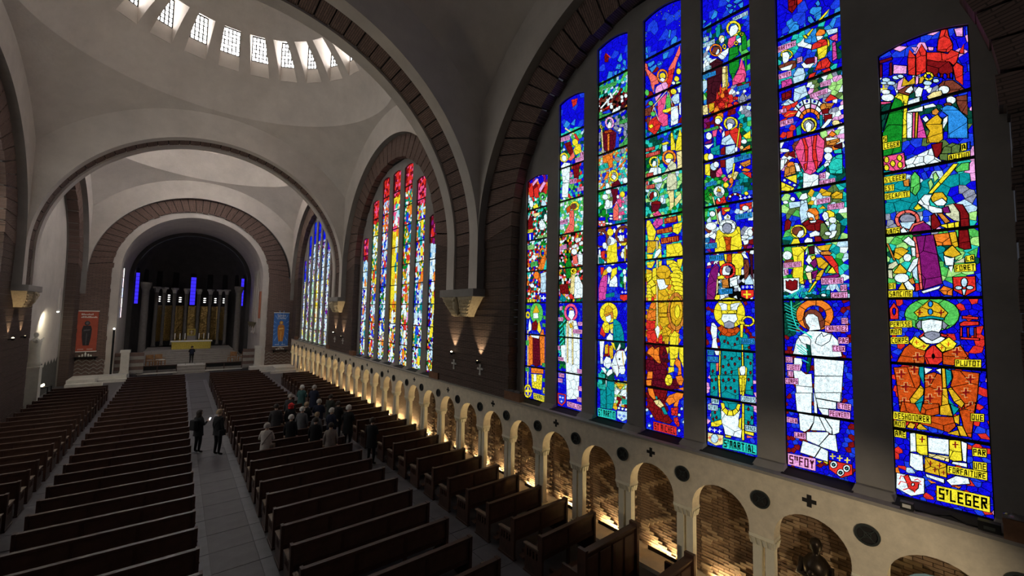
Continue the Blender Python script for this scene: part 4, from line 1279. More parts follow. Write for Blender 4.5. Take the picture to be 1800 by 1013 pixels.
"""b|BBBBb|0.18|848,2931 -263,-202 8,-472 260,139
b|bkBtdB|0.1|820,2431 -206,-43 -3,-162 206,77
b|wklbx|0.09|821,2342 -39,-20 2,-130 34,16
b|hgBb|0.12|652,2330 -39,-22 4,-223 38,17
g|k|0|776,2454 -18,26 -12,-14 4,-20 21,-3
g|k|0|810,2466 -15,-16 16,-6
g|k|0|811,2426 -30,9 -9,2 4,-13 26,-9
g|k|0|713,2500 -26,-9 13,-13
g|k|0|683,2470 -18,4 -21,-17 25,-2
g|k|0|708,2472 -11,2 -14,-16 11,-4 13,10
g|k|0|681,2452 -12,-1 3,-13 8,6
g|k|0|664,2449 -23,-1 2,-23 10,1
g|k|0|702,2436 -14,9 -8,-8 11,-16
g|k|0|691,2417 -16,14 -9,-9 3,-9
g|k|0|712,2467 -12,-14 5,-11
g|k|0|752,2425 -7,15 -5,-21 7,-5
g|T|0|756,2373 -9,32 -10,-2 -1,-41 9,-17 10,9
g|k|0|785,2367 -7,27 -7,-23 2,-14
g|k|0|804,2389 -7,1 0,-16
g|b|0|731,2399 -30,4 -11,-13 18,-22 20,4
t|~8|l|d|685,2401 -60,-2 -1,-18 60,4
t|EST|l|d|810,2380 -23,-5 0,-20 22,5
t|~8|l|d|813,2352 -53,-4 0,-20 52,5
g|y|0|653,2326 4,-8 7,-4 8,-1 9,4 0,11 -6,-2 -6,0 -4,3 -3,5
g|y|0|681,2317 9,6 9,10 6,11 5,12 -9,-1 -3,-9 -5,-7 -6,-7 -6,-4
g|y|0|710,2356 1,12 -1,10 -5,8 -6,4 -6,-13 5,-2 3,-6 1,-6 -1,-8
g|y|0|699,2390 -9,0 -9,-3 -9,-7 -8,-10 5,-6 6,7 6,4 6,3 6,-1
g|y|0|664,2370 -7,-11 -4,-12 -1,-11 1,-10 9,8 -1,7 1,8 3,8 4,7
g|w|0|700,2343 -8,23 -22,-3 -9,-21 9,-19 23,-4
g|g|0.25|667,2321 -12,2 -15,-10 -9,-29 -1,-48 20,0 -1,58
g|y|0|641,2301 3,-2 3,0 4,2 3,4 -3,1 -1,-2 -2,-1 -2,0 -1,1
g|y|0|654,2305 2,5 -1,4 -2,2 -3,0 -1,-4 2,0 1,-1 0,-2 -1,-3
g|y|0|650,2316 -4,-2 -3,-4 -2,-5 0,-4 4,3 0,2 1,3 1,2 2,1
g|w|0|671,2295 -19,1 -1,-25 14,7
g|p|0.2|707,2297 -6,21 -30,-2 6,-35 23,-11
g|g|0.2|700,2244 -2,27 -33,-6 -4,-40 43,-11
g|g|0.3|702,2210 -42,0 3,-36 26,-43 14,44
g|p|0.2|652,2206 -10,-39 -7,-40 5,-22 46,21 -23,41
g|g|0|642,2201 -10,2 0,-54 4,-11
g|e|0|717,2323 2,-9 7,-3 8,4 7,10 2,12 -3,10 -6,3 -8,-4 -7,-10
g|w|0|738,2328 -10,9 -10,-9 2,-13 13,-4
g|o|0|730,2272 4,-6 6,-3 7,-1 9,3 0,8 -6,-2 -6,0 -4,3 -3,4
g|o|0|756,2265 8,6 8,7 6,10 4,10 -7,-1 -3,-8 -4,-6 -6,-6 -6,-4
g|o|0|782,2298 2,10 -2,8 -4,6 -6,3 -4,-9 4,-2 3,-4 1,-6 -1,-7
g|o|0|772,2325 -7,1 -9,-3 -8,-6 -8,-8 4,-4 6,5 6,5 6,2 6,-1
g|o|0|740,2309 -6,-9 -4,-10 -1,-10 1,-8 7,6 -1,6 1,7 3,7 4,7
g|n|0|774,2289 -9,24 -27,-14 1,-14 20,-8
g|w|0|757,2276 -12,19 -6,-10 3,-13 10,-2
g|y|0|712,2283 2,-4 4,-1 4,2 4,6 -4,3 -1,-2 -2,-1 -1,0 -1,2
g|y|0|726,2286 2,7 0,6 -3,5 -3,1 -1,-8 1,-1 1,-2 0,-2 -1,-3
g|y|0|722,2305 -5,-3 -3,-5 -2,-7 0,-7 5,5 0,3 0,2 2,3 2,1
g|y|0|663,2273 2,-3 4,-1 5,3 4,5 -4,2 -2,-2 -2,-1 -1,0 -1,1
g|y|0|678,2277 2,5 -1,5 -2,3 -4,0 -1,-6 1,0 1,-1 1,-2 -1,-2
g|y|0|673,2290 -5,-2 -3,-5 -2,-5 0,-5 5,4 0,2 1,2 1,2 2,1
g|w|0.2|749,2262 -23,9 -26,5 3,-23 20,-19 10,5
g|w|0|787,2251 -8,11 -30,-8 24,-10
g|N|0.3|783,2242 -34,9 -23,-26 2,-16 3,-63 63,29 -21,41
g|e|0.2|728,2202 -22,-4 -1,-63 24,10
g|Y|0|713,2196 -4,0 1,-59 4,2
t|~3|l|d|799,2235 -24,-4 -1,-20 24,0
t|~8|k|d|812,2203 -56,-4 -1,-20 57,4
b|rrRoB|0.085|791,2148 -172,-59 3,-132 171,44
b|wxbB|0.06|705,2110 -85,-47 1,-73 48,19
b|gHlk|0.12|815,2184 -24,-11 1,-115 24,10
b|xwlx|0.08|660,2005 -39,-12 0,-83 37,14
b|mRvBm|0.09|817,2017 -65,-10 1,-70 65,15
b|dthgT|0.1|669,1975 -49,-38 3,-161 37,11
g|N|0.3|791,2173 -64,0 5,-37 9,-28 20,-44 35,-5
g|e|0.25|729,2173 -25,-7 1,-56 23,-4
g|y|0|714,2167 -5,-3 -1,-73 4,1
g|p|0.2|682,2145 -39,-11 -3,-35 49,4 0,21
g|g|0|692,2156 -16,-7 13,-25
g|r|0|756,2065 -5,35 -11,-31
g|r|0|741,2108 -7,22 -3,-43 7,-5
g|r|0.12|719,2029 2,-6 6,-3 8,2 9,5 6,7 2,8 -3,6 -6,3 -8,-2 -8,-5 -6,-7
g|r|0.12|703,2043 2,-4 4,-1 7,1 6,4 5,5 2,6 -2,4 -5,2 -7,-2 -6,-4 -4,-5
g|r|0.12|688,2013 2,-5 4,-3 6,1 6,4 5,6 1,7 -2,5 -4,3 -6,-1 -6,-4 -4,-6
g|r|0.12|666,2015 2,-4 3,-2 6,0 5,4 4,5 1,5 -1,4 -4,2 -6,-1 -5,-3 -4,-5
g|r|0.12|668,2039 1,-3 4,-2 5,1 5,3 3,5 2,4 -2,4 -3,1 -5,-1 -5,-3 -4,-4
g|e|0.12|813,2063 -21,-3 -3,-46 23,5
g|Y|0.15|787,2060 -24,-3 1,-32 22,-9
g|l|0|812,2177 -19,-5 0,-34 18,-14
g|x|0.15|664,2041 -14,11 -12,-22 2,-22 23,2
t|ST|k|d|638,2111 -12,0 1,-18 10,2
t|MISSION|k|d|671,2090 -46,-3 1,-18 44,2
t|~7|h|d|811,1953 -61,-3 -1,-13 61,4
g|y|0|731,1971 3,-9 9,-4 10,4 8,9 3,12 -3,10 -9,3 -10,-4 -8,-9
g|w|0|738,1965 3,-7 6,-3 8,3 6,7 3,9 -3,8 -6,2 -8,-3 -6,-7
g|w|0|746,1945 -10,-3 -7,-17 8,-1
g|y|0|671,1924 4,-7 7,-4 8,-2 9,2 0,8 -7,-1 -5,1 -5,3 -2,5
g|y|0|699,1913 9,4 8,7 6,9 4,9 -8,0 -3,-7 -4,-6 -6,-4 -6,-4
g|y|0|726,1942 2,10 -2,9 -4,6 -6,5 -5,-9 4,-3 3,-5 1,-6 -1,-7
g|y|0|716,1972 -8,1 -9,-2 -9,-5 -8,-7 5,-5 5,5 7,3 6,1 6,0
g|y|0|682,1959 -7,-8 -4,-10 -1,-9 1,-8 9,5 -1,6 1,6 2,7 5,6
g|x|0|681,1939 4,-9 8,-4 11,4 9,10 3,12 -4,9 -8,3 -11,-4 -8,-9
g|w|0|714,1940 -10,7 -15,-12 3,-16 16,-5
g|r|0.3|721,1915 -26,-5 -19,7 -12,-18 -7,-29 3,-60 36,66 3,21 22,-6
g|l|0.25|738,1862 -4,23 -32,10 -21,-48 40,6
g|l|0.25|720,1846 -39,-2 3,-43 36,11
g|R|0|739,1842 -17,8 0,-38 18,6
g|y|0|678,1833 -14,90 -6,1 14,-90
g|y|0|651,1912 2,-2 2,-2 3,0 2,2 -1,3 -1,0 -2,0 -1,0 0,2
g|y|0|660,1910 3,2 2,3 0,4 0,3 -3,-2 0,-2 -1,-2 -1,-1 -1,-2
g|y|0|665,1922 -1,3 -3,1 -2,0 -3,-1 1,-4 1,1 2,0 1,-1 1,-1
g|y|0|656,1925 -3,-3 -1,-3 -1,-4 0,-3 4,3 -1,1 1,2 1,2 1,1
g|w|0|684,1828 -12,6 0,-20 9,-4
g|w|0|734,1906 -10,14 -3,-22 10,-11
g|y|0|653,1872 -30,13 0,-33 18,4
g|w|0|636,1841 1,-4 5,-3 5,1 6,3 4,5 2,6 -2,4 -4,2 -6,0 -6,-3 -4,-5
g|e|0|649,1820 1,-3 3,-2 4,0 4,2 2,4 1,4 -1,4 -3,2 -4,0 -4,-2 -2,-4
g|o|0.15|648,1817 -24,9 0,-26 36,2
g|w|0|777,1914 2,-8 5,-5 6,0 7,4 5,8 1,9 -2,8 -4,5 -7,0 -6,-5 -5,-7
g|p|0|776,1934 -23,3 7,-33 13,-2
g|p|0|747,1928 -15,1 5,-19
g|v|0|808,1895 -31,4 3,-16 28,3
g|w|0|811,1882 -20,-3 -21,-1 24,-19
g|T|0.2|770,1908 -10,-4 -1,-80 10,3
g|T|0.16|784,1859 -40,5 1,-45 36,11
b|gghtd|0.08|813,1743 -90,-23 -8,-130 96,12
b|tdTb|0.09|679,1723 -59,-35 1,-59 60,14
b|gthB|0.1|811,1598 -54,-3 2,-103 50,8
b|BwBbl|0.09|712,1596 -93,-9 -1,-115 77,11
b|Nd|0.1|788,1800 -33,-9 4,-68 27,6
g|y|0|786,1821 2,-9 5,-4 7,-1 7,5 5,8 2,9 -2,8 -5,5 -7,1 -7,-5 -6,-8
g|w|0|771,1816 2,-8 4,-4 6,-1 6,4 5,8 1,8 -2,8 -4,5 -6,1 -6,-4 -5,-8
g|y|0.25|809,1794 -22,-1 0,-56 22,11
g|l|0|757,1771 3,-10 7,-4 9,2 8,9 3,11 -3,9 -8,4 -9,-2 -8,-9
g|w|0|748,1777 2,-7 4,-3 6,-1 6,4 4,6 2,7 -2,7 -4,4 -6,0 -6,-4 -4,-6
g|p|0.2|762,1748 -20,17 -9,-32 13,-12 15,5
g|p|0.2|739,1711 -16,9 -12,-16 13,-11
g|R|0|745,1795 -23,-3 1,-34 19,5
g|l|0.25|721,1791 -37,3 4,-46 26,-23 7,22
g|e|0.2|714,1721 -32,9 -12,-7 16,-29 28,17
g|y|0|691,1766 -8,-2 9,-55 5,1
g|o|0|691,1692 1,-6 4,-4 4,-1 4,3 4,5 1,7 -2,7 -3,4 -4,1 -5,-3 -3,-6
g|o|0|711,1663 -12,17 -7,2 7,-15
t|STMARTIAL|k|d|688,1789 -64,1 0,-20 63,-2
g|u|0.2|667,1759 -42,6 0,-21 24,-6
g|w|0|670,1743 -9,9 0,-18
g|o|0|661,1728 -12,8 -25,-15 13,-5
g|r|0.2|658,1719 -35,-8 0,-26 15,13
t|~5|k|d|808,1710 -46,1 -1,-17 46,-2
t|EN|k|d|685,1684 -17,4 0,-18 16,-1
t|GAULE|k|d|695,1666 -43,-3 0,-20 42,-1
g|w|0|727,1655 3,-11 9,-7 11,-1 12,6 9,11 3,12 -4,12 -9,7 -11,0 -12,-6 -8,-11
g|Y|0|761,1661 -8,19 -6,-12 -5,6 0,-17
g|x|0|737,1645 3,-5 9,0 8,4 3,6 -3,5 -9,1 -8,-4
g|y|0|709,1678 2,-6 4,-3 6,-1 5,3 5,6 1,6 -2,6 -4,4 -6,0 -5,-3 -4,-6
g|y|0|635,1626 1,-4 3,-2 4,0 4,2 3,4 1,4 -1,3 -3,3 -4,0 -4,-2 -3,-4
g|y|0|780,1650 1,-2 3,-1 3,1 3,2 -3,2 -1,-1 -1,0 -1,0 -1,1
g|y|0|790,1650 1,3 0,4 -1,2 -3,1 -1,-4 1,0 1,-1 0,-2 -1,-1
g|y|0|787,1660 -3,-1 -3,-2 -1,-3 0,-4 3,2 0,1 1,2 1,1 1,0
g|r|0.25|765,1613 -5,20 -19,-4 -13,9 -8,-34 37,-2
g|w|0|760,1630 -10,4 -6,-18 6,-2
g|e|0|780,1642 -7,1 -8,-42 5,0
g|R|0|717,1616 -4,11 -8,-6 2,-8
g|w|0|713,1628 -8,8 -6,-9 6,-5
g|R|0|704,1636 -11,3 -3,-9 8,-2
g|w|0|692,1639 -13,-2 2,-8 8,1
g|R|0|678,1637 -11,-7 5,-6 8,4
g|w|0|666,1629 -8,-10 7,-3 6,7
g|R|0|657,1618 -4,-12 9,0 3,9
g|B|0|667,1608 4,-9 8,-4 11,2 8,8 3,11 -3,9 -9,5 -10,-3 -9,-8
g|B|0|669,1614 -46,3 0,-19 45,-1
s|w|1.66|669,1610 -12,-2
s|w|1.66|663,1616 0,-13
s|w|1.66|652,1610 -12,-2
s|w|1.66|646,1616 0,-14
s|w|1.66|636,1610 -12,-2
s|w|1.66|630,1615 0,-13
g|r|0.15|669,1587 -46,1 1,-26 22,-5 22,7
g|w|0|634,1564 2,-6 7,-3 8,1 7,6 2,7 -2,7 -7,3 -8,-2 -7,-5
t|STMARTIAL|k|d|688,1546 -64,2 -1,-23 64,0
g|w|0|767,1566 1,-6 5,-4 6,-1 7,3 4,6 2,6 -2,6 -5,4 -6,0 -6,-3 -5,-5
g|l|0|805,1545 -17,14 -7,-32 20,0
g|w|0|805,1531 -27,2 -20,-10 40,-7
g|R|0|761,1585 -17,4 2,-13 12,-9
g|w|0|758,1561 -12,15 -7,-39 9,-16
g|r|0|741,1588 -38,-7 29,-28 6,4
g|y|0|732,1576 -27,2 5,-13 15,2
g|w|0|732,1546 -16,10 -12,-12 3,-16 22,4
g|y|0|719,1540 -3,10 -5,-11
g|e|0|767,1588 -5,1 -11,-70 5,-1
g|w|0|684,1496 4,-6 6,-4 7,-3 8,-1 3,9 -6,0 -5,2 -4,3 -3,3
g|w|0|709,1482 9,1 9,3 8,4 8,5 -9,4 -5,-4 -5,-2 -6,-2 -6,0
g|w|0|743,1495 5,6 3,7 1,7 -2,6 -11,-4 1,-5 0,-4 -2,-5 -4,-4
g|w|0|750,1521 -4,5 -6,4 -7,3 -9,1 -2,-9 5,0 6,-2 4,-3 2,-3
g|w|0|724,1534 -9,-1 -9,-3 -8,-4 -7,-5 8,-4 5,3 5,3 6,2 7,0
g|w|0|691,1521 -5,-6 -3,-7 0,-6 1,-6 10,3 -1,5 1,4 2,5 3,4
b|BbvwB|0.08|812,1476 -60,2 -1,-139 60,-50
b|wxBRl|0.09|667,1515 -50,-8 3,-134 46,5
b|KwxK|0.08|757,1327 -136,-10 -1,-126 155,2
b|lwxn|0.1|810,1538 -55,-9 7,-70 47,10
g|y|0.22|770,1395 -3,48 -8,46 -14,8 -12,-22 -19,-6 -19,4 -18,24 -9,-5 -3,-43 -5,-33 6,-22 21,-1
g|O|0.1|733,1462 -19,-6 -12,1 3,-29 1,-30 18,-1 0,33
g|w|0|685,1486 4,-6 5,-5 7,-3 8,-1 3,11 -5,1 -5,2 -3,3 -2,3
g|w|0|709,1471 9,0 8,3 8,4 7,6 -10,6 -4,-4 -5,-2 -5,-2 -5,0
g|w|0|741,1484 5,7 3,7 1,8 -2,7 -12,-5 1,-5 -1,-4 -2,-5 -3,-4
g|w|0|748,1513 -4,6 -6,5 -7,3 -8,1 -3,-11 5,0 5,-2 3,-3 3,-4
g|w|0|723,1528 -9,0 -8,-3 -8,-4 -6,-6 9,-6 4,4 5,2 5,2 5,0
g|w|0|692,1515 -5,-7 -3,-7 0,-8 1,-7 12,5 -1,5 0,4 2,5 3,4
g|x|0|698,1492 2,-11 7,-7 9,-1 10,4 7,9 2,11 -3,11 -7,7 -9,1 -9,-4 -7,-9
g|w|0|760,1510 3,-8 9,-5 11,-1 12,4 9,8 3,9 -4,8 -8,5 -12,0 -12,-4 -8,-7
g|w|0|621,1462 2,-7 3,-6 5,-1 5,3 4,6 1,8 -1,8 -4,5 -5,2 -5,-3 -3,-6
g|w|0|634,1447 2,-4 5,-2 8,0 8,2 5,4 2,4 -2,3 -5,2 -8,0 -8,-2 -5,-3
g|w|0|660,1436 -24,0 3,-16 15,-5
g|v|0|645,1411 -20,4 0,-19 20,-1
g|w|0|794,1470 -26,14 -6,-12 7,-19
t|ST|k|d|809,1465 -19,1 1,-22 17,0
t|VALERIE|k|d|809,1439 -48,1 -1,-24 49,1
t|MARTYR|k|d|795,1387 -59,-1 -1,-24 59,1
t|A|k|d|754,1266 -9,1 -1,-21 10,-1
t|LIMOGES|k|d|758,1241 -56,0 0,-21 55,-2
g|y|0|734,1388 -13,-1 4,-36 6,14
g|O|0.12|721,1387 -18,0 0,-38 20,2
g|y|0.25|701,1386 -35,-2 -8,-23 0,-29 9,-12 1,-26 21,1 2,40 12,11
g|y|0|754,1360 -20,2 -6,-14 23,-12
g|r|0|689,1305 4,-7 5,-6 7,-5 8,-2 2,10 -6,1 -4,3 -4,5 -2,5
g|r|0|713,1285 8,-1 8,2 8,4 6,6 -8,7 -4,-4 -5,-3 -6,-1 -5,0
g|r|0|743,1296 5,7 3,8 1,9 -2,8 -10,-3 1,-6 0,-6 -2,-5 -4,-5
g|r|0|750,1328 -4,8 -5,6 -7,4 -8,3 -2,-11 5,-1 5,-3 4,-4 2,-5
g|r|0|726,1349 -8,0 -9,-2 -7,-5 -6,-5 7,-7 5,4 5,3 5,1 6,0
g|r|0|696,1337 -5,-8 -3,-8 0,-8 1,-8 10,4 -1,5 0,6 2,5 3,5
g|w|0|741,1312 -6,23 -19,2 -12,-14 9,-26 25,2
g|x|0|705,1319 3,-8 8,-3 8,4 3,9 -3,9 -8,3 -8,-5
g|v|0.26|787,1329 -19,24 -14,-20 7,-36 7,-57 7,-44 33,1 -2,58 -9,44
g|e|0.2|764,1283 -6,3 2,-60 8,-10
g|y|0|761,1293 -19,6 -13,-8 6,-9 23,1
g|y|0|775,1200 -7,16 -16,0 1,-17 12,-6
g|u|0.12|742,1279 -25,5 -3,-39 25,0
g|w|0.2|712,1284 -29,8 -1,-39 29,-5
g|n|0.2|655,1358 -15,-2 -4,-26 5,-41 15,-15 1,45
g|N|0.2|640,1382 -17,-8 0,-101 9,22 1,54
g|l|0|655,1268 -18,27 -14,-29 0,-12 30,1
g|w|0|666,1384 -15,-1 -12,-24 16,5
g|B|0|670,1253 -47,-1 0,-17 46,0
g|r|0|670,1233 -48,0 0,-26 25,-12 22,13
s|y|4.15|661,1215 -29,0
s|y|4.15|647,1231 0,-32
s|w|1.49|666,1245 -10,0
s|w|1.49|661,1251 0,-12
s|w|1.49|651,1245 -11,0
s|w|1.49|645,1251 1,-12
s|w|1.49|634,1245 -10,-1
s|w|1.49|629,1250 0,-11
b|BBbRB|0.08|812,1193 -198,-2 1,-198 199,-16
b|BBb|0.07|814,983 -20,2 -2,-122 20,-3
b|BBb|0.07|629,998 -14,1 2,-113 14,-2
g|y|0|655,1130 4,-12 5,-10 8,-10 9,-8 33,52 0,0 0,0 0,0 0,0
g|y|0|681,1090 11,-6 11,-4 12,-2 12,1 -13,63 0,0 0,0 0,0 0,0
g|y|0|727,1079 12,3 11,6 9,8 8,9 -53,37 0,0 0,0 0,0 0,0
g|y|0|767,1105 6,11 3,13 2,12 -2,13 -62,-12 0,0 0,0 0,0 0,0
g|y|0|776,1154 -4,12 -6,11 -8,10 -10,8 -34,-53 0,0 0,0 0,0 0,0
g|y|0|748,1195 -11,6 -12,3 -12,1 -12,-1 13,-62 0,0 0,0 0,0 0,0
g|y|0|701,1204 -12,-4 -10,-6 -9,-8 -7,-10 51,-34 0,0 0,0 0,0 0,0
g|y|0|663,1176 -5,-10 -3,-12 -1,-12 1,-12 59,12 0,0 0,0 0,0 0,0
g|y|0|743,1198 -28,7 -28,-8 3,-4 25,3 26,-3
g|w|0.3|759,1183 -22,-2 -22,-7 -25,7 -19,1 11,-19 4,-24 58,-1 3,25
g|y|0.12|744,1150 -58,2 0,-13 58,-3
g|y|0|721,1176 -12,0 0,-26 13,0
g|w|0|747,1113 -6,22 -53,1 -6,-21 13,-16 40,-2
s|x|0.69|731,1124 -9,1
s|x|0.69|706,1125 -9,-1
s|x|0.55|715,1124 1,-13
g|T|0.24|764,1053 -7,14 -86,4 -23,-18 -11,-59 118,-9 -3,30
g|x|0|736,1097 -20,11 -21,-9 0,-17 21,-7 17,6
g|O|0.12|762,1077 -18,13 -15,-15 -28,1 -18,10 -12,-12 18,-23 28,-8 25,5
g|w|0.4|792,1062 -4,35 -10,1 -14,-18 4,-57 -6,-32 27,-1 -5,36
g|y|0|621,1102 3,-5 4,-4 5,-4 6,-2 2,7 -4,1 -4,3 -3,3 -2,3
g|y|0|639,1087 6,0 7,0 6,2 5,4 -6,5 -4,-3 -4,-1 -4,-1 -4,1
g|y|0|663,1093 3,4 2,5 1,6 -1,6 -8,-2 1,-4 0,-4 -2,-3 -2,-3
g|y|0|668,1114 -3,5 -4,4 -6,4 -6,2 -1,-7 4,-1 3,-3 3,-3 2,-3
g|y|0|649,1129 -6,0 -6,-1 -6,-2 -5,-3 6,-5 3,2 4,2 4,0 5,0
g|y|0|626,1123 -4,-5 -2,-5 0,-5 1,-6 7,2 0,4 0,4 1,3 3,3
g|y|0|679,1109 -20,-3 -3,-13 18,3
g|y|0|672,1093 -12,3 3,-53 9,-1
g|y|0.3|670,1014 -5,0 -1,-87 6,-1
t|GARDEZ|k|d|671,1037 -49,4 0,-24 48,-1
t|MON|k|d|808,981 -29,0 0,-21 28,-1
t|PEUPLE|k|d|808,954 -45,2 -1,-22 45,-3
g|T|0.26|749,982 -77,0 0,-56 14,-43 67,-9
g|T|0.26|661,983 -32,0 2,-93 20,-2 11,39
g|T|0.2|796,928 -27,2 4,-58 24,-3
g|y|0.3|758,981 -6,1 3,-108 5,-1
g|w|0|778,980 -21,1 2,-19 13,0
g|c|0|772,928 -12,3 3,-35 8,-1
g|w|0|682,915 -9,12 -14,2 -4,-20 7,-16 12,-2
g|y|0|685,918 -4,4 -4,-38 6,0
g|y|0|656,928 -6,-9 4,-32 5,0
g|R|0|745,1051 3,-6 4,0 2,6 -2,5 -5,1
g|R|0|719,1017 2,-6 4,0 2,5 -2,6 -4,0
g|R|0|692,1012 2,-5 4,-1 2,6 -2,5 -4,1
g|R|0|732,1022 2,-5 4,-1 2,6 -2,6 -4,0
g|R|0|683,1035 2,-5 4,-1 1,6 -2,5 -4,1
g|R|0|731,958 2,-6 4,0 2,5 -2,6 -4,0
g|R|0|705,954 2,-6 4,0 2,5 -2,6 -4,0
g|R|0|675,957 2,-6 4,0 2,5 -2,6 -4,0
g|R|0|718,927 2,-6 4,0 2,5 -3,6 -4,0
g|R|0|644,966 2,-6 4,0 2,5 -2,6 -4,0
g|R|0|739,918 2,-6 5,0 2,5 -3,6 -4,0
g|R|0|693,933 2,-6 4,0 2,5 -2,6 -4,0
g|R|0|706,900 2,-6 4,-1 2,6 -2,5 -4,1
g|R|0|730,893 2,-5 4,-1 2,5 -2,6 -4,1
g|R|0|639,1004 2,-6 4,0 2,5 -2,6 -4,0
g|R|0|635,942 2,-5 3,-1 2,5 -2,6 -4,0
g|R|0|635,905 2,-5 4,-1 2,5 -2,6 -4,0
g|R|0|781,894 2,-6 5,-1 2,6 -3,6 -4,0
b|BBbP|0.07|812,872 -21,3 0,-217 21,-5
b|BBbP|0.07|629,896 -16,2 5,-291 18,-4
b|BBbb|0.08|814,660 -198,31 2,-103 197,-34
g|T|0.25|794,875 -28,3 0,-87 31,-1
g|T|0.25|756,880 -73,9 0,-97 67,-2
g|T|0.25|654,893 -23,3 -1,-79 29,2
g|y|0.3|764,879 -8,1 -2,-90 6,-1
g|y|0.12|682,889 -30,4 9,-74 17,-6
g|y|0.4|669,884 -7,1 3,-248 9,-2
g|T|0.2|794,723 -36,25 -6,-51 43,-19
g|T|0.2|662,776 -32,-1 1,-71 32,-4
g|w|0.35|754,742 -75,7 7,-34 -3,-26 -9,-11 4,-36 61,0 5,26 8,19
g|T|0.3|749,777 -67,8 3,-24 26,-16 26,10
g|y|0|676,775 9,-29 10,11 -6,17
g|y|0|686,744 18,-20 4,20 -13,12
g|y|0|706,724 22,-3 -5,21 -14,2
g|y|0|730,721 17,16 -11,14 -12,-9
g|y|0|748,738 6,29 -14,2 -4,-17
g|y|0.2|795,678 -42,21 -3,-18 19,-15 26,-4
g|y|0|683,715 -8,9 2,-47 10,8
g|y|0|739,639 -23,2 0,-8 21,-2
g|y|0|663,674 -33,1 0,-13 32,2
g|c|0|657,659 -25,-4 26,-8
t|CONDUIS|l|d|675,810 -54,3 1,-23 53,-2
t|PAR|l|d|793,778 -31,2 0,-21 31,-3
t|VOTRE|l|d|808,751 -41,3 0,-23 40,-2
t|GRACE|l|d|662,698 -40,1 0,-22 40,-2
t|STMARTIAL|t|K|750,626 -128,3 0,-38 128,-6
g|B|0|809,657 -65,3 0,-19 65,-5
s|w|1.95|807,648 -15,3
s|w|1.95|799,657 1,-15
s|w|1.95|788,648 -16,4
s|w|1.95|780,657 0,-15
s|w|1.95|767,648 -15,4
s|w|1.95|759,657 1,-15
g|e|0|809,633 -63,3 2,-37 29,-12 33,11
g|l|0|766,619 3,-12 8,-9 9,-2 8,5 3,10 -3,12 -8,9 -10,2 -7,-5
s|r|1.95|808,612 -15,4
s|r|1.95|800,621 1,-15
s|r|1.95|767,615 -15,4
s|r|1.95|759,625 0,-16
g|R|0|739,861 2,-6 4,-1 2,6 -2,6 -4,1
g|R|0|717,868 2,-7 4,0 2,6 -2,6 -4,0
g|R|0|696,867 2,-6 4,-1 2,6 -2,6 -4,1
g|R|0|709,835 2,-7 4,0 2,5 -2,7 -4,0
g|R|0|693,824 2,-6 4,-1 2,5 -2,7 -4,0
g|R|0|729,832 2,-7 4,0 2,5 -2,7 -4,0
g|R|0|777,824 2,-6 4,-1 2,6 -2,7 -4,0
g|R|0|785,855 2,-7 4,0 2,6 -2,6 -4,1
g|R|0|642,878 2,-6 4,-1 2,6 -2,6 -4,0
g|R|0|631,848 2,-6 3,0 2,5 -2,6 -3,1
g|R|0|644,763 2,-6 4,-1 2,5 -2,6 -4,1
g|R|0|633,732 2,-6 3,0 2,5 -2,6 -4,1
g|R|0|645,710 2,-6 4,-1 2,6 -2,6 -4,1
g|R|0|774,724 2,-7 5,0 2,5 -3,7 -4,0
g|R|0|768,704 2,-6 4,-1 2,6 -2,6 -4,1
g|R|0|782,695 2,-7 4,-1 2,6 -2,6 -4,1
g|R|0|769,860 2,-6 4,0 2,5 -2,7 -4,0""",
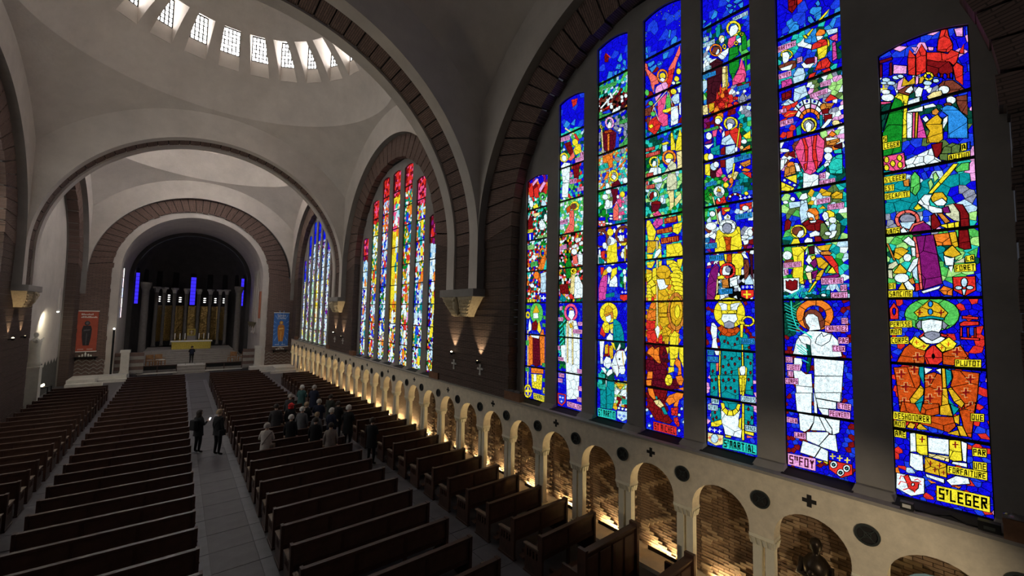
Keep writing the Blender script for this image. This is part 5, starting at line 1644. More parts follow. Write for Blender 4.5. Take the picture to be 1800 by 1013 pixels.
"""b|BBBBBb|0.2|1169,3148 -349,-264 7,-695 341,154
g|k|0|979,2470 -6,40 -9,-7 6,-38
g|k|0|968,2428 -6,22 -18,12 -11,-13 4,-23
g|k|0|1102,2482 -8,4 -6,-38 12,10
g|k|0|1102,2444 -14,-4 0,-23 10,1
g|k|0|1008,2404 -34,-3 11,-27 21,-1
g|k|0|1090,2395 -35,-1 -4,-14 25,-11 12,10
g|k|0|1040,2367 -24,0 -4,-13 20,0
g|k|0|934,2302 -6,26 -12,-28
g|k|0|1080,2364 -36,5 -4,-13 28,-21
g|c|0.2|1104,2404 -12,-12 -4,-32 -24,-32 32,15 9,28
g|c|0.25|920,2403 -3,-38 20,-37 15,-51 28,13 -2,25 -26,31
g|y|0|938,2275 -8,14 -12,-9 0,-19
g|l|0|921,2548 1,-2 2,1 1,3 -1,3 -2,-2
g|l|0|920,2520 1,-2 2,1 1,4 -1,2 -2,-2
g|l|0|919,2500 1,-2 3,1 1,3 -1,2 -3,-1
g|l|0|922,2574 1,-2 2,1 1,3 -1,3 -2,-2
g|l|0|946,2561 1,-2 3,1 1,3 -1,3 -3,-2
g|l|0|1036,2619 2,-2 2,1 1,4 -1,2 -3,-1
g|l|0|1015,2625 1,-2 2,1 1,4 -1,2 -2,-1
g|l|0|1011,2612 1,-3 2,2 1,3 -1,3 -2,-2
g|l|0|974,2605 1,-2 3,1 1,4 -1,2 -3,-1
g|l|0|1098,2561 1,-2 2,1 2,4 -2,2 -2,-1
g|l|0|1096,2541 1,-3 2,2 1,3 -1,3 -2,-2
g|l|0|1098,2523 2,-2 2,1 1,4 -1,2 -2,-1
g|l|0|948,2619 1,-2 2,1 1,4 -1,2 -2,-2
g|l|0|990,2573 1,-2 2,1 1,4 -1,2 -2,-1
b|BBbR|0.1|1109,2379 -200,-95 2,-302 198,54
b|tdTbk|0.08|1109,2059 -198,-49 0,-94 198,63
g|c|0.2|1105,2385 -41,-54 -24,-29 -12,-39 24,3 4,-40 12,32 8,41 20,51
g|r|0.2|978,2303 -28,1 6,-44 8,-29 15,-16 15,36
g|o|0|980,2269 4,-8 7,-5 8,-2 9,3 0,11 -6,-2 -5,1 -5,4 -3,5
g|o|0|1008,2257 10,5 8,9 7,11 4,12 -9,-1 -3,-8 -4,-7 -6,-6 -7,-4
g|o|0|1037,2294 2,11 -1,11 -5,8 -6,4 -6,-11 4,-4 3,-5 1,-7 -1,-8
g|o|0|1027,2328 -9,2 -9,-3 -9,-6 -9,-9 6,-6 6,6 6,4 6,1 6,0
g|o|0|991,2312 -6,-10 -4,-12 -2,-11 1,-10 9,7 -1,7 1,8 3,8 5,7
g|y|0|991,2283 2,-7 6,-4 8,2 8,6 6,8 2,10 -2,7 -6,3 -8,-1 -8,-6 -6,-9
g|w|0|1024,2276 -15,8 -16,-18 12,-8
g|P|0.16|1048,2234 -8,19 -35,3 -15,-3 -10,-19 2,-21 66,-5
g|P|0|1052,2202 -39,6 31,-31
g|p|0.24|1036,2173 -46,22 0,-40 16,-31 -4,-23 -19,-14 0,-51 27,2 23,38 3,60
s|e|2.05|1060,2157 -81,55
s|e|1.28|1056,2152 24,-77
s|e|1.28|1054,2151 -25,-76
s|e|1.03|979,2201 23,-85
s|e|1.03|975,2196 -18,-76
g|h|0.2|990,2169 -15,19 -7,-28 -4,-48 26,5
g|y|0|1008,2118 -55,-3 8,-15 22,-4 23,10
g|n|0.14|1103,2162 -39,0 8,-45 31,7
g|h|0|1059,2173 1,-6 5,-2 6,1 7,4 5,6 1,7 -1,6 -5,3 -7,-1 -6,-4 -5,-7
g|h|0|1045,2114 2,-6 5,-3 6,1 7,4 5,7 2,7 -2,6 -5,2 -7,0 -6,-5 -5,-6
g|r|0.16|1068,2097 -27,4 -8,-25 -19,-22 11,-21 24,-25 36,38 4,35
g|y|0|1085,2067 -21,2 -9,-15 17,-6
g|n|0|1091,2116 -19,-10 13,-33 8,10
g|R|0|1092,2219 -12,25 -16,-7 -8,-26 20,-6
g|h|0|1081,2237 1,-8 5,-4 5,0 6,5 4,8 2,9 -2,7 -4,5 -6,-1 -5,-4 -5,-8
g|y|0|915,2271 2,-6 4,-4 6,1 6,4 4,8 1,8 -1,7 -5,4 -5,-1 -6,-5 -4,-7
g|y|0|925,2241 2,-7 5,-2 6,0 6,5 5,7 1,8 -2,6 -4,3 -6,-1 -6,-5 -5,-7
g|w|0|943,2227 1,-4 4,-1 5,1 4,3 4,5 1,4 -1,4 -4,1 -5,-1 -4,-3 -4,-5
g|H|0|916,2215 2,-4 4,-1 7,2 6,4 5,5 2,5 -2,4 -5,1 -6,-2 -7,-4 -4,-5
g|y|0|936,2181 2,-7 5,-2 8,1 8,5 5,8 2,8 -2,6 -5,3 -8,-1 -8,-6 -5,-7
g|l|0.2|964,2155 -18,17 -22,-5 -2,-47 24,2
g|l|0|934,2196 -18,0 1,-29 10,5
g|w|0.26|964,2115 -33,-5 -5,-45 4,-41 35,0
g|w|0|924,2117 -9,4 1,-63 7,9
g|y|0|969,1992 -8,1 -14,-55 22,7
g|y|0|940,1943 -17,54 -8,-27 0,-39
b|dtdg|0.1|1109,2004 -103,-23 -7,-174 106,12
b|dHlth|0.09|1109,1843 -197,-39 -2,-205 196,35
b|db|0.08|1033,1997 -72,-24 1,-39 67,18
t|~6|R|c|1103,1959 -51,-5 -1,-17 51,3
t|~9|R|c|1102,1930 -79,-4 -1,-20 79,2
g|y|0.25|969,1969 -8,4 -14,-40 0,-31 22,6
g|y|0.25|942,1938 -10,26 -17,-6 0,-66 31,4
g|e|0.25|942,1891 -27,-1 -1,-92 23,6 0,38
g|y|0|1018,1956 -31,1 -11,-11 12,-3 26,4
g|l|0|1012,1945 -24,-2 0,-33 22,2
g|h|0|1031,1935 -7,23 -12,-8 10,-22
g|o|0|943,1853 4,-7 6,-6 7,-3 9,-1 2,12 -6,1 -5,2 -4,4 -3,5
g|o|0|969,1836 9,1 10,5 8,6 8,9 -9,5 -5,-5 -6,-5 -6,-3 -7,-1
g|o|0|1004,1857 5,9 4,10 0,10 -1,10 -12,-7 2,-6 -1,-7 -2,-7 -4,-7
g|o|0|1012,1896 -4,7 -7,6 -7,3 -9,1 -3,-12 6,-1 6,-2 4,-4 2,-5
g|o|0|985,1913 -10,-2 -9,-4 -9,-7 -7,-8 9,-6 5,6 5,4 7,3 6,2
g|o|0|950,1892 -5,-10 -3,-10 -1,-10 2,-9 10,7 -1,6 1,7 2,7 4,6
g|y|0|954,1870 4,-10 10,-3 14,4 10,9 4,13 -4,9 -11,4 -13,-4 -10,-10
g|w|0|997,1867 -13,5 -22,-8 11,-17 15,5
g|y|0|1026,1859 4,-7 6,-4 8,-2 10,1 0,10 -6,-1 -6,1 -4,3 -3,5
g|y|0|1054,1847 9,4 8,6 7,8 5,9 -10,1 -3,-6 -5,-6 -5,-4 -6,-2
g|y|0|1083,1874 1,10 -1,8 -4,7 -7,5 -6,-10 4,-3 3,-4 1,-6 -1,-6
g|y|0|1072,1904 -9,1 -9,-1 -9,-4 -8,-6 6,-6 5,4 6,3 6,0 6,-1
g|y|0|1037,1894 -7,-8 -4,-9 -2,-9 2,-9 9,6 -1,5 1,6 3,6 5,6
g|w|0|1067,1865 -8,19 -14,-7 0,-22 16,-3
g|w|0.2|1087,1829 -14,23 -43,-9 -12,-10 0,-36 59,8
g|l|0|1040,1901 -5,-2 -1,-98 5,1
g|j|0.3|984,1835 -22,22 -21,-24 -4,-32 25,-1 19,23
g|j|0|1007,1801 -23,26 -18,-26 37,-8
g|l|0|1015,1775 -34,16 0,-11 30,-13
g|j|0.26|981,1795 -37,-5 -7,-28 1,-51 49,7 0,50
g|e|0.25|985,1714 -33,-4 -1,-42 2,-34 18,-14 3,53
g|e|0|951,1668 -31,25 -3,-28 32,-32
g|w|0|1069,1788 -50,6 -8,-27 42,3
g|l|0.12|1052,1762 -41,1 12,-22 7,-20 12,17
t|~6|R|c|1099,1829 -38,-3 -1,-25 38,4
t|~4|R|c|1101,1790 -12,1 0,-20 12,1
t|~5|R|c|1099,1768 -46,-2 0,-22 45,4
g|H|0|1031,1694 4,-8 6,-6 9,-3 9,0 0,6 -7,0 -7,2 -6,5 -3,6
g|H|0|1059,1677 10,4 8,6 7,8 5,10 -5,1 -4,-8 -6,-7 -7,-5 -8,-3
g|H|0|1089,1705 2,11 -2,9 -4,8 -7,6 -3,-5 5,-5 4,-7 1,-8 -1,-8
g|H|0|1078,1739 -9,3 -9,-1 -10,-3 -8,-7 3,-4 7,6 8,3 8,0 7,-2
g|H|0|1042,1731 -7,-8 -4,-10 -2,-10 2,-9 5,2 -1,8 1,9 3,8 6,6
g|R|0|1079,1688 0,33 -18,11 -7,-20 11,-20
g|w|0|1040,1710 1,-6 3,-4 5,-1 5,3 3,6 1,6 -1,7 -3,4 -5,0 -5,-2 -3,-6
g|R|0.2|1073,1676 -27,5 -27,-13 12,-19 7,-23 32,5
g|w|0|1006,1676 1,-7 4,-5 4,-1 5,3 3,6 1,8 -1,7 -3,5 -5,1 -4,-3 -4,-6
b|gdtH|0.09|1106,1673 -196,-39 1,-57 195,19
b|BbtB|0.1|1106,1600 -199,-14 -1,-305 196,10
g|m|0|1073,1667 -54,-11 16,-26 27,4
g|p|0.16|1066,1618 -31,12 -21,-28 32,-5
g|q|0.16|1066,1568 -20,25 -34,-6 -2,-25 36,-19
t|~6|R|o|1005,1586 -63,3 -1,-29 63,0
t|~10|R|o|1044,1537 -80,5 -1,-27 80,1
t|~8|R|o|1022,1493 -90,2 -1,-27 90,-3
g|y|0.26|1096,1592 -16,-2 -34,-61 12,-42 30,4 12,71
g|y|0|1054,1487 -11,20 -12,-12 0,-11
g|Y|0.24|1092,1488 -45,-6 0,-32 15,-23 34,2
g|y|0|1098,1424 -36,-4 8,-24 24,4
g|y|0.2|1031,1488 -11,-30 -4,-64 23,3 -4,49
g|y|0.24|962,1516 -5,34 -41,4 2,-30 18,-25
g|y|0|939,1588 -18,1 -2,-28 16,-2
g|y|0.22|994,1460 -72,0 -10,-35 0,-27 82,-2
g|w|0|1060,1399 -13,34 -19,12 -10,-12 14,-20 19,-17
g|e|0|1045,1482 -8,1 -2,-41 10,-6
g|e|0|1046,1390 -9,1 1,-58 7,1
g|y|0.2|1098,1384 -47,3 19,-34 24,5
g|Y|0.2|1100,1352 -30,-10 1,-49 29,1
g|y|0.2|1066,1349 -19,6 -4,-64 24,1
g|y|0|1034,1382 -18,4 4,-30 12,-2
g|y|0|939,1361 9,-7 16,0 18,8 9,11 -2,9 -14,3 -18,-4 -14,-10
g|y|0|930,1344 9,-6 16,0 17,7 10,11 -3,9 -13,4 -18,-4 -14,-10
g|y|0|921,1328 9,-6 16,0 17,7 9,10 -2,10 -14,3 -17,-4 -14,-9
g|y|0|912,1312 9,-6 16,0 17,6 9,11 -3,9 -13,4 -18,-4 -13,-9
g|y|0|904,1297 8,-7 16,0 17,6 9,11 -3,9 -13,4 -17,-4 -14,-9
g|y|0.2|940,1384 -28,1 7,-33 7,-16 14,24
g|y|0|994,1385 -36,-3 3,-13 30,-8
g|Y|0.26|971,1322 4,-14 10,-10 14,-5 17,0 14,7 11,12 3,14 -3,14 -11,11 -15,5 -16,-1 -14,-8 -10,-11
b|yyYo|0.1|1102,1332 -193,-13 -1,-329 191,-14
b|BBb|0.08|1102,1196 -21,0 6,-39 15,-4
b|BBb|0.08|928,1074 -20,1 0,-85 17,-1
g|y|0.2|1100,1325 -30,5 0,-28 24,-17
g|y|0|1094,1281 -25,19 -20,-28 26,-13
g|y|0|1076,1256 -27,13 -2,-42 12,-4
g|y|0|1075,1255 8,-3 10,3 6,8 -1,8 -8,4 -10,-3 -7,-8
g|y|0|1072,1239 8,-3 11,2 6,8 -1,9 -8,4 -11,-3 -6,-8
g|y|0|1070,1224 8,-4 10,2 7,8 -2,9 -8,3 -10,-2 -6,-8
g|y|0|1068,1208 8,-4 10,2 6,8 -1,8 -8,4 -10,-2 -7,-8
g|y|0|1065,1192 9,-4 10,2 6,8 -1,8 -8,4 -11,-2 -6,-8
g|y|0|924,1302 8,-6 17,0 18,6 11,9 -1,8 -14,3 -19,-4 -16,-8
g|y|0|918,1282 7,-6 17,1 19,5 11,9 -2,8 -13,3 -19,-4 -16,-7
g|y|0|911,1262 8,-5 17,0 19,5 11,9 -2,8 -14,3 -19,-3 -15,-8
g|y|0|905,1243 8,-6 17,0 18,6 11,8 -1,8 -14,3 -19,-3 -15,-8
g|y|0|899,1224 8,-6 17,0 18,5 11,9 -2,7 -13,3 -19,-3 -15,-7
g|Y|0.3|971,1327 4,-14 10,-11 14,-5 17,1 14,7 11,12 3,15 -3,14 -11,11 -15,5 -16,-1 -14,-8 -10,-12
g|w|0|1043,1297 -37,-1 -8,-22 -14,-11 14,-12 30,-6 8,20
g|Y|0|1002,1298 -29,0 3,-29 19,-1
s|x|0.77|1028,1284 -9,1
s|x|0.64|1011,1281 -5,1
g|Y|0.3|1036,1244 -37,5 -19,-34 11,-24 45,2
g|Y|0.3|1036,1185 -45,-1 1,-46 44,0
g|Y|0|1033,1133 -41,3 0,-17 41,0
g|Y|0.25|1033,1115 -45,3 -7,-32 37,-17 13,22
g|u|0|906,1119 3,-14 4,-13 5,-11 5,-10 6,17 -5,8 -3,8 -3,10 -2,11
g|u|0|923,1071 7,-7 7,-5 7,-2 7,0 -2,21 -5,-1 -5,2 -6,4 -4,5
g|u|0|951,1057 7,3 7,5 6,8 5,10 -7,15 -4,-8 -5,-6 -5,-4 -6,-2
g|u|0|976,1083 5,12 3,14 2,15 1,15 -10,1 -1,-12 -1,-11 -3,-10 -3,-9
g|u|0|987,1139 0,15 -2,16 -3,14 -4,13 -8,-13 3,-10 3,-11 1,-11 0,-12
g|u|0|978,1197 -5,12 -6,9 -6,7 -7,4 -2,-20 5,-4 5,-5 4,-7 4,-9
g|u|0|954,1229 -7,2 -8,0 -7,-4 -6,-6 4,-18 5,4 6,3 5,0 6,-1
g|u|0|926,1221 -6,-8 -5,-10 -5,-12 -3,-14 9,-8 3,11 3,9 4,7 4,7
g|u|0|907,1177 -2,-14 -1,-15 1,-15 1,-14 10,6 -2,11 0,11 1,12 1,10
g|Y|0.26|912,1147 3,-28 9,-24 11,-13 14,0 12,12 8,24 3,29 -3,29 -9,24 -12,12 -13,0 -12,-13 -8,-23
g|y|0|925,1144 2,-19 7,-11 7,0 7,11 2,19 -3,18 -6,12 -8,0 -6,-12
g|Y|0.2|1018,1057 -22,18 -29,-19 14,-24 30,-2
g|Y|0.3|1012,1028 -31,1 4,-36 18,-1
g|y|0.3|978,1025 -22,32 -21,-13 1,-52 42,-2
g|e|0.5|1044,1276 -6,-11 -1,-186 8,0
g|w|0|1054,1059 -14,20 -14,-19 14,-45
g|r|0|1071,1192 -4,26 -10,-9 -2,-17
g|o|0.16|1087,1157 -14,28 -23,0 0,-32
g|o|0.13|1099,1107 -10,44 -39,-1 0,-49
g|r|0.13|1099,1100 -49,-1 6,-40 31,-12 14,14
g|r|0.16|1101,1047 -45,9 -12,-34 4,-30 43,2
g|r|0.2|1035,1015 -13,25 -9,-17 3,-31 19,3
g|o|0|1033,1084 -13,-23 9,-15
b|BBBb|0.1|1106,999 -199,13 4,-436 196,-49
b|mRmN|0.085|1100,999 -110,7 2,-360 109,25
g|y|0.25|983,983 -47,2 5,-53 37,-8
g|y|0|978,924 -27,2 10,-33 17,1
g|y|0.2|936,982 -24,2 3,-90 19,43
g|y|0|1000,977 -17,2 5,-33
g|m|0.11|1057,901 -31,8 -30,-29 5,-52 36,-14 31,43
g|m|0.11|1074,814 -68,14 -69,14 -4,-45 58,-13 77,7
g|R|0.11|1068,776 -77,3 16,-48 46,6
g|R|0.11|1095,753 -37,-36 -41,-21 -50,-49 15,-17 71,3 42,58
g|o|0.14|1098,941 -9,20 -21,16 -11,-11 -26,11 3,-40 -10,-37 12,-1 37,30
g|m|0.1|1100,911 -43,0 -5,-47 43,0
g|o|0|1092,854 -26,4 2,-34 30,-6
g|o|0|1101,812 -30,7 3,-29 24,-4
g|o|0|1093,775 -27,2 -16,-45 11,-6 24,19
g|e|0.14|1061,721 -29,12 -25,-25 20,-14 21,11
g|T|0|1022,695 -15,8 -18,-31 18,-4
g|T|0|1053,744 -11,1 -2,-16 8,1
g|y|0|986,888 -27,3 0,-20 29,-13
g|y|0.12|966,831 4,-16 9,-11 12,-2 9,8 4,16 -4,16 -9,11 -12,2 -9,-9
g|m|0.1|961,838 -24,4 -4,-31 31,-5
g|o|0.2|958,907 -12,29 -19,-16 -4,-58 19,-7 -5,32
g|o|0.2|952,849 -29,10 -10,-19 8,-27 16,2
g|o|0|940,796 -26,11 0,-16
g|o|0.26|1001,731 -15,26 -48,26 -24,-3 5,-21 63,-45
g|o|0|957,730 -24,23 10,-38 19,-1
g|r|0.08|974,704 -36,12 5,-41 29,-2
g|r|0.08|962,662 -19,8 -9,-34 9,-11 17,19
g|l|0|1066,648 4,-7 8,-2 4,6 -4,8 -8,2
g|l|0|1077,602 4,-7 8,-2 4,6 -4,8 -8,1
g|l|0|916,712 3,-7 8,-2 3,6 -4,8 -7,1
g|l|0|927,682 4,-7 7,-1 4,5 -4,8 -7,1
g|l|0|908,655 4,-7 6,-1 4,5 -4,8 -7,1
g|l|0|930,613 3,-7 7,-2 4,6 -4,7 -7,2
g|l|0|1088,673 5,-7 8,-2 4,6 -4,8 -9,2
t|ST MICHEL|r|N|1064,624 -115,1 0,-39 114,-1""",
"""b|BBBBb|0.18|1426,2920 -247,-150 0,-443 243,98
b|tdhbl|0.09|1404,2427 -200,-24 -5,-113 204,38
b|NwKnR|0.075|1404,2348 -205,-58 -5,-134 209,79
g|k|0|1274,2501 -25,31 -8,-42 16,-8
g|k|0|1241,2467 -8,22 -13,-14 0,-32
g|k|0|1287,2460 -16,21 -22,-20 8,-17
g|k|0|1249,2438 -19,5 -10,-14 10,-9
g|k|0|1295,2431 -5,16 -17,-3 6,-25
g|k|0|1276,2413 -19,29 -8,-18 13,-18
g|k|0|1343,2429 -14,37 -25,-14 2,-35
g|k|0|1268,2461 -5,16 -14,-11 3,-18
g|R|0.09|1352,2584 -23,-31 6,-31 23,11 3,36
s|r|1.48|1347,2576 -29,-38
g|w|0|1391,2279 -113,62 -8,-9 109,-60
g|w|0|1325,2334 -11,5 -14,-34 11,-5
g|R|0|1273,2312 -22,24 -13,-11 24,-27
g|r|0|1368,2260 -46,11 6,-14
g|h|0|1225,2311 -8,42 -9,-22 4,-35
g|w|0|1234,2280 1,-5 4,-3 4,0 5,4 4,5 1,7 -1,5 -4,2 -5,0 -4,-4 -4,-5
g|w|0|1209,2276 2,-5 3,-3 6,1 5,3 4,6 1,7 -1,5 -4,3 -5,0 -6,-4 -3,-6
g|w|0|1348,2383 -14,-6 6,-22
g|w|0|1300,2253 1,-6 4,-4 6,1 6,4 4,6 1,8 -1,6 -4,3 -6,-1 -5,-4 -5,-6
g|u|0|1233,2217 -19,16 -6,-17 12,-9
t|~8|h|d|1392,2402 -113,-14 0,-22 112,16
g|b|0|1373,2248 -51,-1 -3,-26 43,16
b|xbxdB|0.09|1403,2256 -204,-59 0,-208 202,34
b|tlboHx|0.075|1401,2023 -202,-25 -1,-223 196,35
t|~2|h|d|1397,2257 -21,-3 0,-20 20,5
t|~6|h|d|1394,2234 -76,-8 -2,-24 75,11
g|P|0|1293,2151 4,-8 6,-5 9,-2 9,2 0,13 -5,-1 -5,1 -4,3 -3,5
g|P|0|1321,2138 10,4 8,8 8,10 4,11 -12,0 -2,-7 -5,-6 -5,-4 -6,-3
g|P|0|1351,2171 2,11 -1,10 -5,7 -6,5 -8,-13 4,-3 3,-5 0,-6 -1,-6
g|P|0|1341,2204 -9,2 -10,-2 -9,-5 -9,-7 7,-9 5,5 6,3 6,1 5,-1
g|P|0|1304,2192 -7,-10 -4,-11 -2,-11 2,-9 11,8 -1,6 1,6 3,6 4,6
g|w|0|1336,2159 -14,19 -14,-19 5,-22 20,5
g|y|0|1370,2161 2,-4 5,-2 4,2 5,5 -5,3 -1,-2 -2,0 -2,0 -1,2
g|y|0|1386,2162 2,6 0,6 -3,4 -4,2 -1,-8 1,0 1,-2 0,-2 -1,-3
g|y|0|1381,2180 -5,-2 -4,-5 -2,-6 0,-6 5,4 0,2 1,3 2,2 2,0
g|e|0.3|1382,2152 -9,1 -13,-152 9,3
g|m|0.13|1367,2127 -17,11 -45,-13 -30,-25 2,-59 22,-40 33,-1 29,39
g|o|0.08|1334,2111 -14,-4 1,-99 12,4
g|O|0.1|1355,2131 -50,-4 -6,-16 51,8
g|b|0.25|1299,2128 -21,-17 -22,-45 5,-53 22,2 -8,81
g|w|0|1269,2103 -13,14 -16,-8 11,-15
g|b|0|1379,2184 -26,10 0,-33 17,6
g|o|0.14|1369,1999 -67,-1 -1,-80 25,-2 6,34 34,10
t|~6|h|d|1261,2156 -52,1 -1,-23 51,3
t|~5|h|d|1256,2025 -47,28 -1,-52 47,10
t|~6|t|d|1395,1949 -60,2 -2,-29 59,0
g|x|0|1261,2119 3,-5 5,-2 9,1 8,5 6,6 2,6 -2,5 -6,2 -8,-1 -8,-5 -6,-6
g|x|0|1214,2075 1,-9 4,-5 5,-1 6,5 3,8 2,9 -1,9 -4,5 -5,1 -6,-4 -3,-8
g|x|0|1222,2119 3,-4 6,-1 9,2 9,4 7,6 2,6 -2,3 -7,1 -9,-2 -9,-4 -6,-6
g|x|0|1252,1948 3,-5 7,-2 10,1 9,4 7,7 3,7 -3,5 -7,2 -9,-1 -10,-5 -7,-6
g|x|0|1226,1984 1,-8 5,-4 5,0 6,4 4,6 2,9 -2,7 -4,4 -6,1 -5,-4 -5,-7
g|o|0|1277,1903 -58,38 0,-14 26,-15
g|o|0|1365,1860 -25,34 -14,-8 11,-23
g|o|0|1394,1820 -40,23 0,-14 22,-13
g|o|0|1360,1920 -34,1 0,-12
g|y|0|1264,1851 4,-8 7,-6 9,-3 9,1 1,13 -6,0 -5,1 -4,4 -3,5
g|y|0|1293,1835 10,4 9,6 7,9 5,11 -12,1 -3,-6 -4,-6 -6,-4 -5,-2
g|y|0|1324,1865 2,11 -2,10 -4,8 -7,6 -8,-13 5,-3 2,-5 1,-6 -1,-7
g|y|0|1313,1900 -9,2 -9,-1 -10,-4 -9,-7 7,-9 5,5 6,2 6,0 5,-1
g|y|0|1276,1890 -7,-9 -5,-10 -1,-11 1,-9 12,7 -1,5 1,7 3,6 4,5
g|w|0|1306,1860 -16,12 -16,-16 13,-15
g|m|0.2|1304,1827 -38,13 -19,-31 24,-4 38,-5
g|w|0|1206,1821 2,-8 6,-5 7,0 8,4 6,8 2,9 -2,8 -6,4 -8,1 -7,-4 -6,-8
g|w|0|1321,1817 1,-9 5,-6 7,-1 7,4 5,8 1,10 -1,9 -5,6 -7,1 -7,-5 -5,-8
t|~7|t|d|1260,1794 -51,-1 -2,-27 52,0
b|tdghw|0.1|1399,1809 -74,-8 -1,-207 74,6
b|wxPtp|0.08|1276,1754 -78,-8 0,-172 78,12
b|BnwB|0.09|1398,1600 -200,-8 0,-205 193,7
b|wfHx|0.09|1348,1802 -55,-13 5,-99 49,9
t|~6|t|d|1260,1789 -50,-1 -2,-18 51,2
g|w|0|1330,1761 3,-8 7,-4 10,0 11,4 7,8 3,8 -3,8 -7,4 -10,0 -11,-4 -7,-8
g|w|0|1317,1721 2,-11 6,-7 8,-2 9,5 6,10 2,12 -2,11 -6,7 -8,2 -9,-5 -6,-10
g|w|0|1309,1784 3,-6 7,-3 9,0 10,4 7,6 2,7 -2,6 -7,4 -10,-1 -9,-4 -7,-6
g|m|0.2|1312,1798 -46,-6 2,-40 13,-34 19,-14 -2,50
g|y|0|1223,1751 2,-7 5,-5 8,-1 8,4 6,7 2,9 -2,8 -6,4 -8,1 -7,-4 -6,-7
g|w|0|1257,1745 1,-5 3,-3 5,0 4,2 3,4 1,6 -1,4 -3,3 -4,1 -5,-2 -3,-5
g|p|0.16|1274,1735 -32,-2 0,-45 13,-2
g|c|0.22|1295,1694 -22,21 -12,-23 0,-70 34,3
g|g|0|1378,1668 -8,28 -26,0 0,-34 20,-4
t|~2|T|d|1339,1695 -41,-3 -1,-25 41,5
t|~11|T|d|1285,1619 -77,-1 0,-20 76,3
t|~4|T|d|1239,1645 -31,1 0,-22 30,2
g|B|0|1395,1659 -48,-6 0,-19 47,7
g|c|0|1395,1640 -48,-8 0,-26 22,-5 24,13
g|w|0|1376,1627 3,-4 6,0 6,4 0,6 -5,2 -7,-2
g|w|0|1350,1625 3,-4 7,0 5,4 0,6 -5,2 -7,-2
g|w|0|1364,1611 3,-4 7,0 5,4 0,6 -5,2 -7,-2
g|w|0|1299,1651 4,-4 11,1 8,5 0,5 -8,2 -11,-3
g|w|0|1299,1635 4,-4 11,1 8,5 0,5 -8,2 -11,-3
g|w|0|1301,1608 5,-4 10,1 8,4 0,6 -8,2 -10,-3
g|w|0|1323,1614 5,-4 10,1 9,4 0,6 -9,1 -10,-2
g|n|0|1439,1552 -3,14 -7,11 -10,9 -12,5 -8,-15 8,-4 7,-6 5,-8 2,-9
g|n|0|1407,1591 -15,3 -15,-2 -14,-4 -14,-8 10,-11 9,5 10,3 11,1 10,-2
g|n|0|1349,1580 -11,-10 -8,-12 -5,-14 -1,-13 17,3 1,10 3,9 6,8 8,8
g|n|0|1324,1531 3,-12 6,-11 9,-9 12,-6 8,14 -8,5 -7,6 -4,8 -2,8
g|n|0|1354,1493 14,-3 15,1 15,4 14,8 -10,11 -9,-5 -11,-3 -10,0 -10,1
g|n|0|1412,1503 11,10 9,12 5,14 2,13 -18,-3 -1,-9 -4,-10 -6,-8 -8,-8
g|B|0|1343,1523 6,-17 16,-9 19,2 16,13 6,19 -6,17 -16,9 -19,-3 -16,-13
g|n|0|1286,1540 0,11 -3,11 -5,9 -8,8 -12,-11 6,-6 4,-7 2,-7 -1,-8
g|n|0|1270,1579 -10,5 -11,4 -12,1 -13,-2 1,-14 9,2 9,-1 8,-2 7,-4
g|n|0|1224,1587 -12,-4 -12,-6 -10,-8 -8,-10 13,-5 6,6 7,6 8,5 9,2
g|n|0|1182,1559 -5,-10 -3,-11 -1,-11 3,-10 14,6 -1,8 0,7 2,8 4,8
g|n|0|1176,1517 5,-9 7,-7 9,-6 11,-4 6,14 -8,2 -7,4 -5,6 -4,6
g|n|0|1208,1491 12,-1 13,1 13,4 11,6 -8,11 -8,-5 -9,-2 -9,-1 -9,1
g|n|0|1257,1501 11,8 8,9 6,11 4,11 -17,0 -2,-8 -4,-8 -6,-7 -8,-5
g|y|0|1293,1562 4,-12 11,-6 13,2 11,9 4,13 -4,12 -11,5 -13,-2 -11,-9
g|w|0|1281,1510 5,-13 13,-8 17,2 14,11 5,15 -5,14 -14,8 -17,-3 -13,-10
g|x|0|1308,1514 3,-11 9,-4 8,6 4,12 -4,11 -8,4 -9,-6
g|y|0.24|1332,1462 -8,31 -27,1 -27,11 -3,-112 67,6
g|w|0|1334,1494 2,-9 5,-6 8,-1 7,3 5,7 2,10 -1,9 -6,6 -7,1 -7,-3 -6,-7
g|w|0|1234,1522 2,-8 4,-6 6,-2 7,3 4,7 2,10 -2,8 -4,6 -6,2 -7,-4 -4,-7
g|w|0|1228,1433 2,-8 3,-6 5,-2 6,3 3,7 2,9 -2,8 -3,6 -5,2 -6,-3 -3,-7
g|r|0.15|1377,1467 -26,4 0,-48 23,2
g|w|0|1392,1478 -12,1 -2,-30 14,-1
g|y|0|1249,1564 -20,2 5,-17
g|y|0|1246,1497 -38,0 10,-16 21,2
g|y|0|1226,1477 -7,-1 0,-78 7,0
t|~2|T|d|1391,1441 -37,-22 0,-21 36,5
b|gtdB|0.1|1259,1372 -61,-5 0,-116 61,-2
b|BBbb|0.09|1395,1276 -197,-8 0,-81 197,2
b|BBbB|0.07|1395,1189 -197,-2 -1,-267 196,-18
g|r|0|1379,1381 -25,-2 8,-31 14,-13
g|Y|0.2|1373,1321 -17,40 -27,17 -17,-11 28,-30 22,-21
g|q|0.15|1376,1312 -20,22 -25,3 5,-63 8,-68 45,-8 1,69
g|w|0|1303,1362 2,-8 7,-6 8,-2 9,3 7,7 2,9 -2,8 -7,6 -8,2 -9,-3 -7,-7
g|y|0.2|1309,1336 -8,30 -31,7 2,-35 40,-29
g|w|0|1331,1287 -8,49 -8,-27 8,-22
g|w|0.25|1320,1273 -3,27 -37,34 -11,-19 -2,-46
g|b|0|1264,1337 -10,0 0,-66 10,0
g|w|0|1214,1345 2,-7 4,-6 5,-1 6,2 4,6 2,7 -2,8 -4,5 -5,1 -6,-2 -4,-6
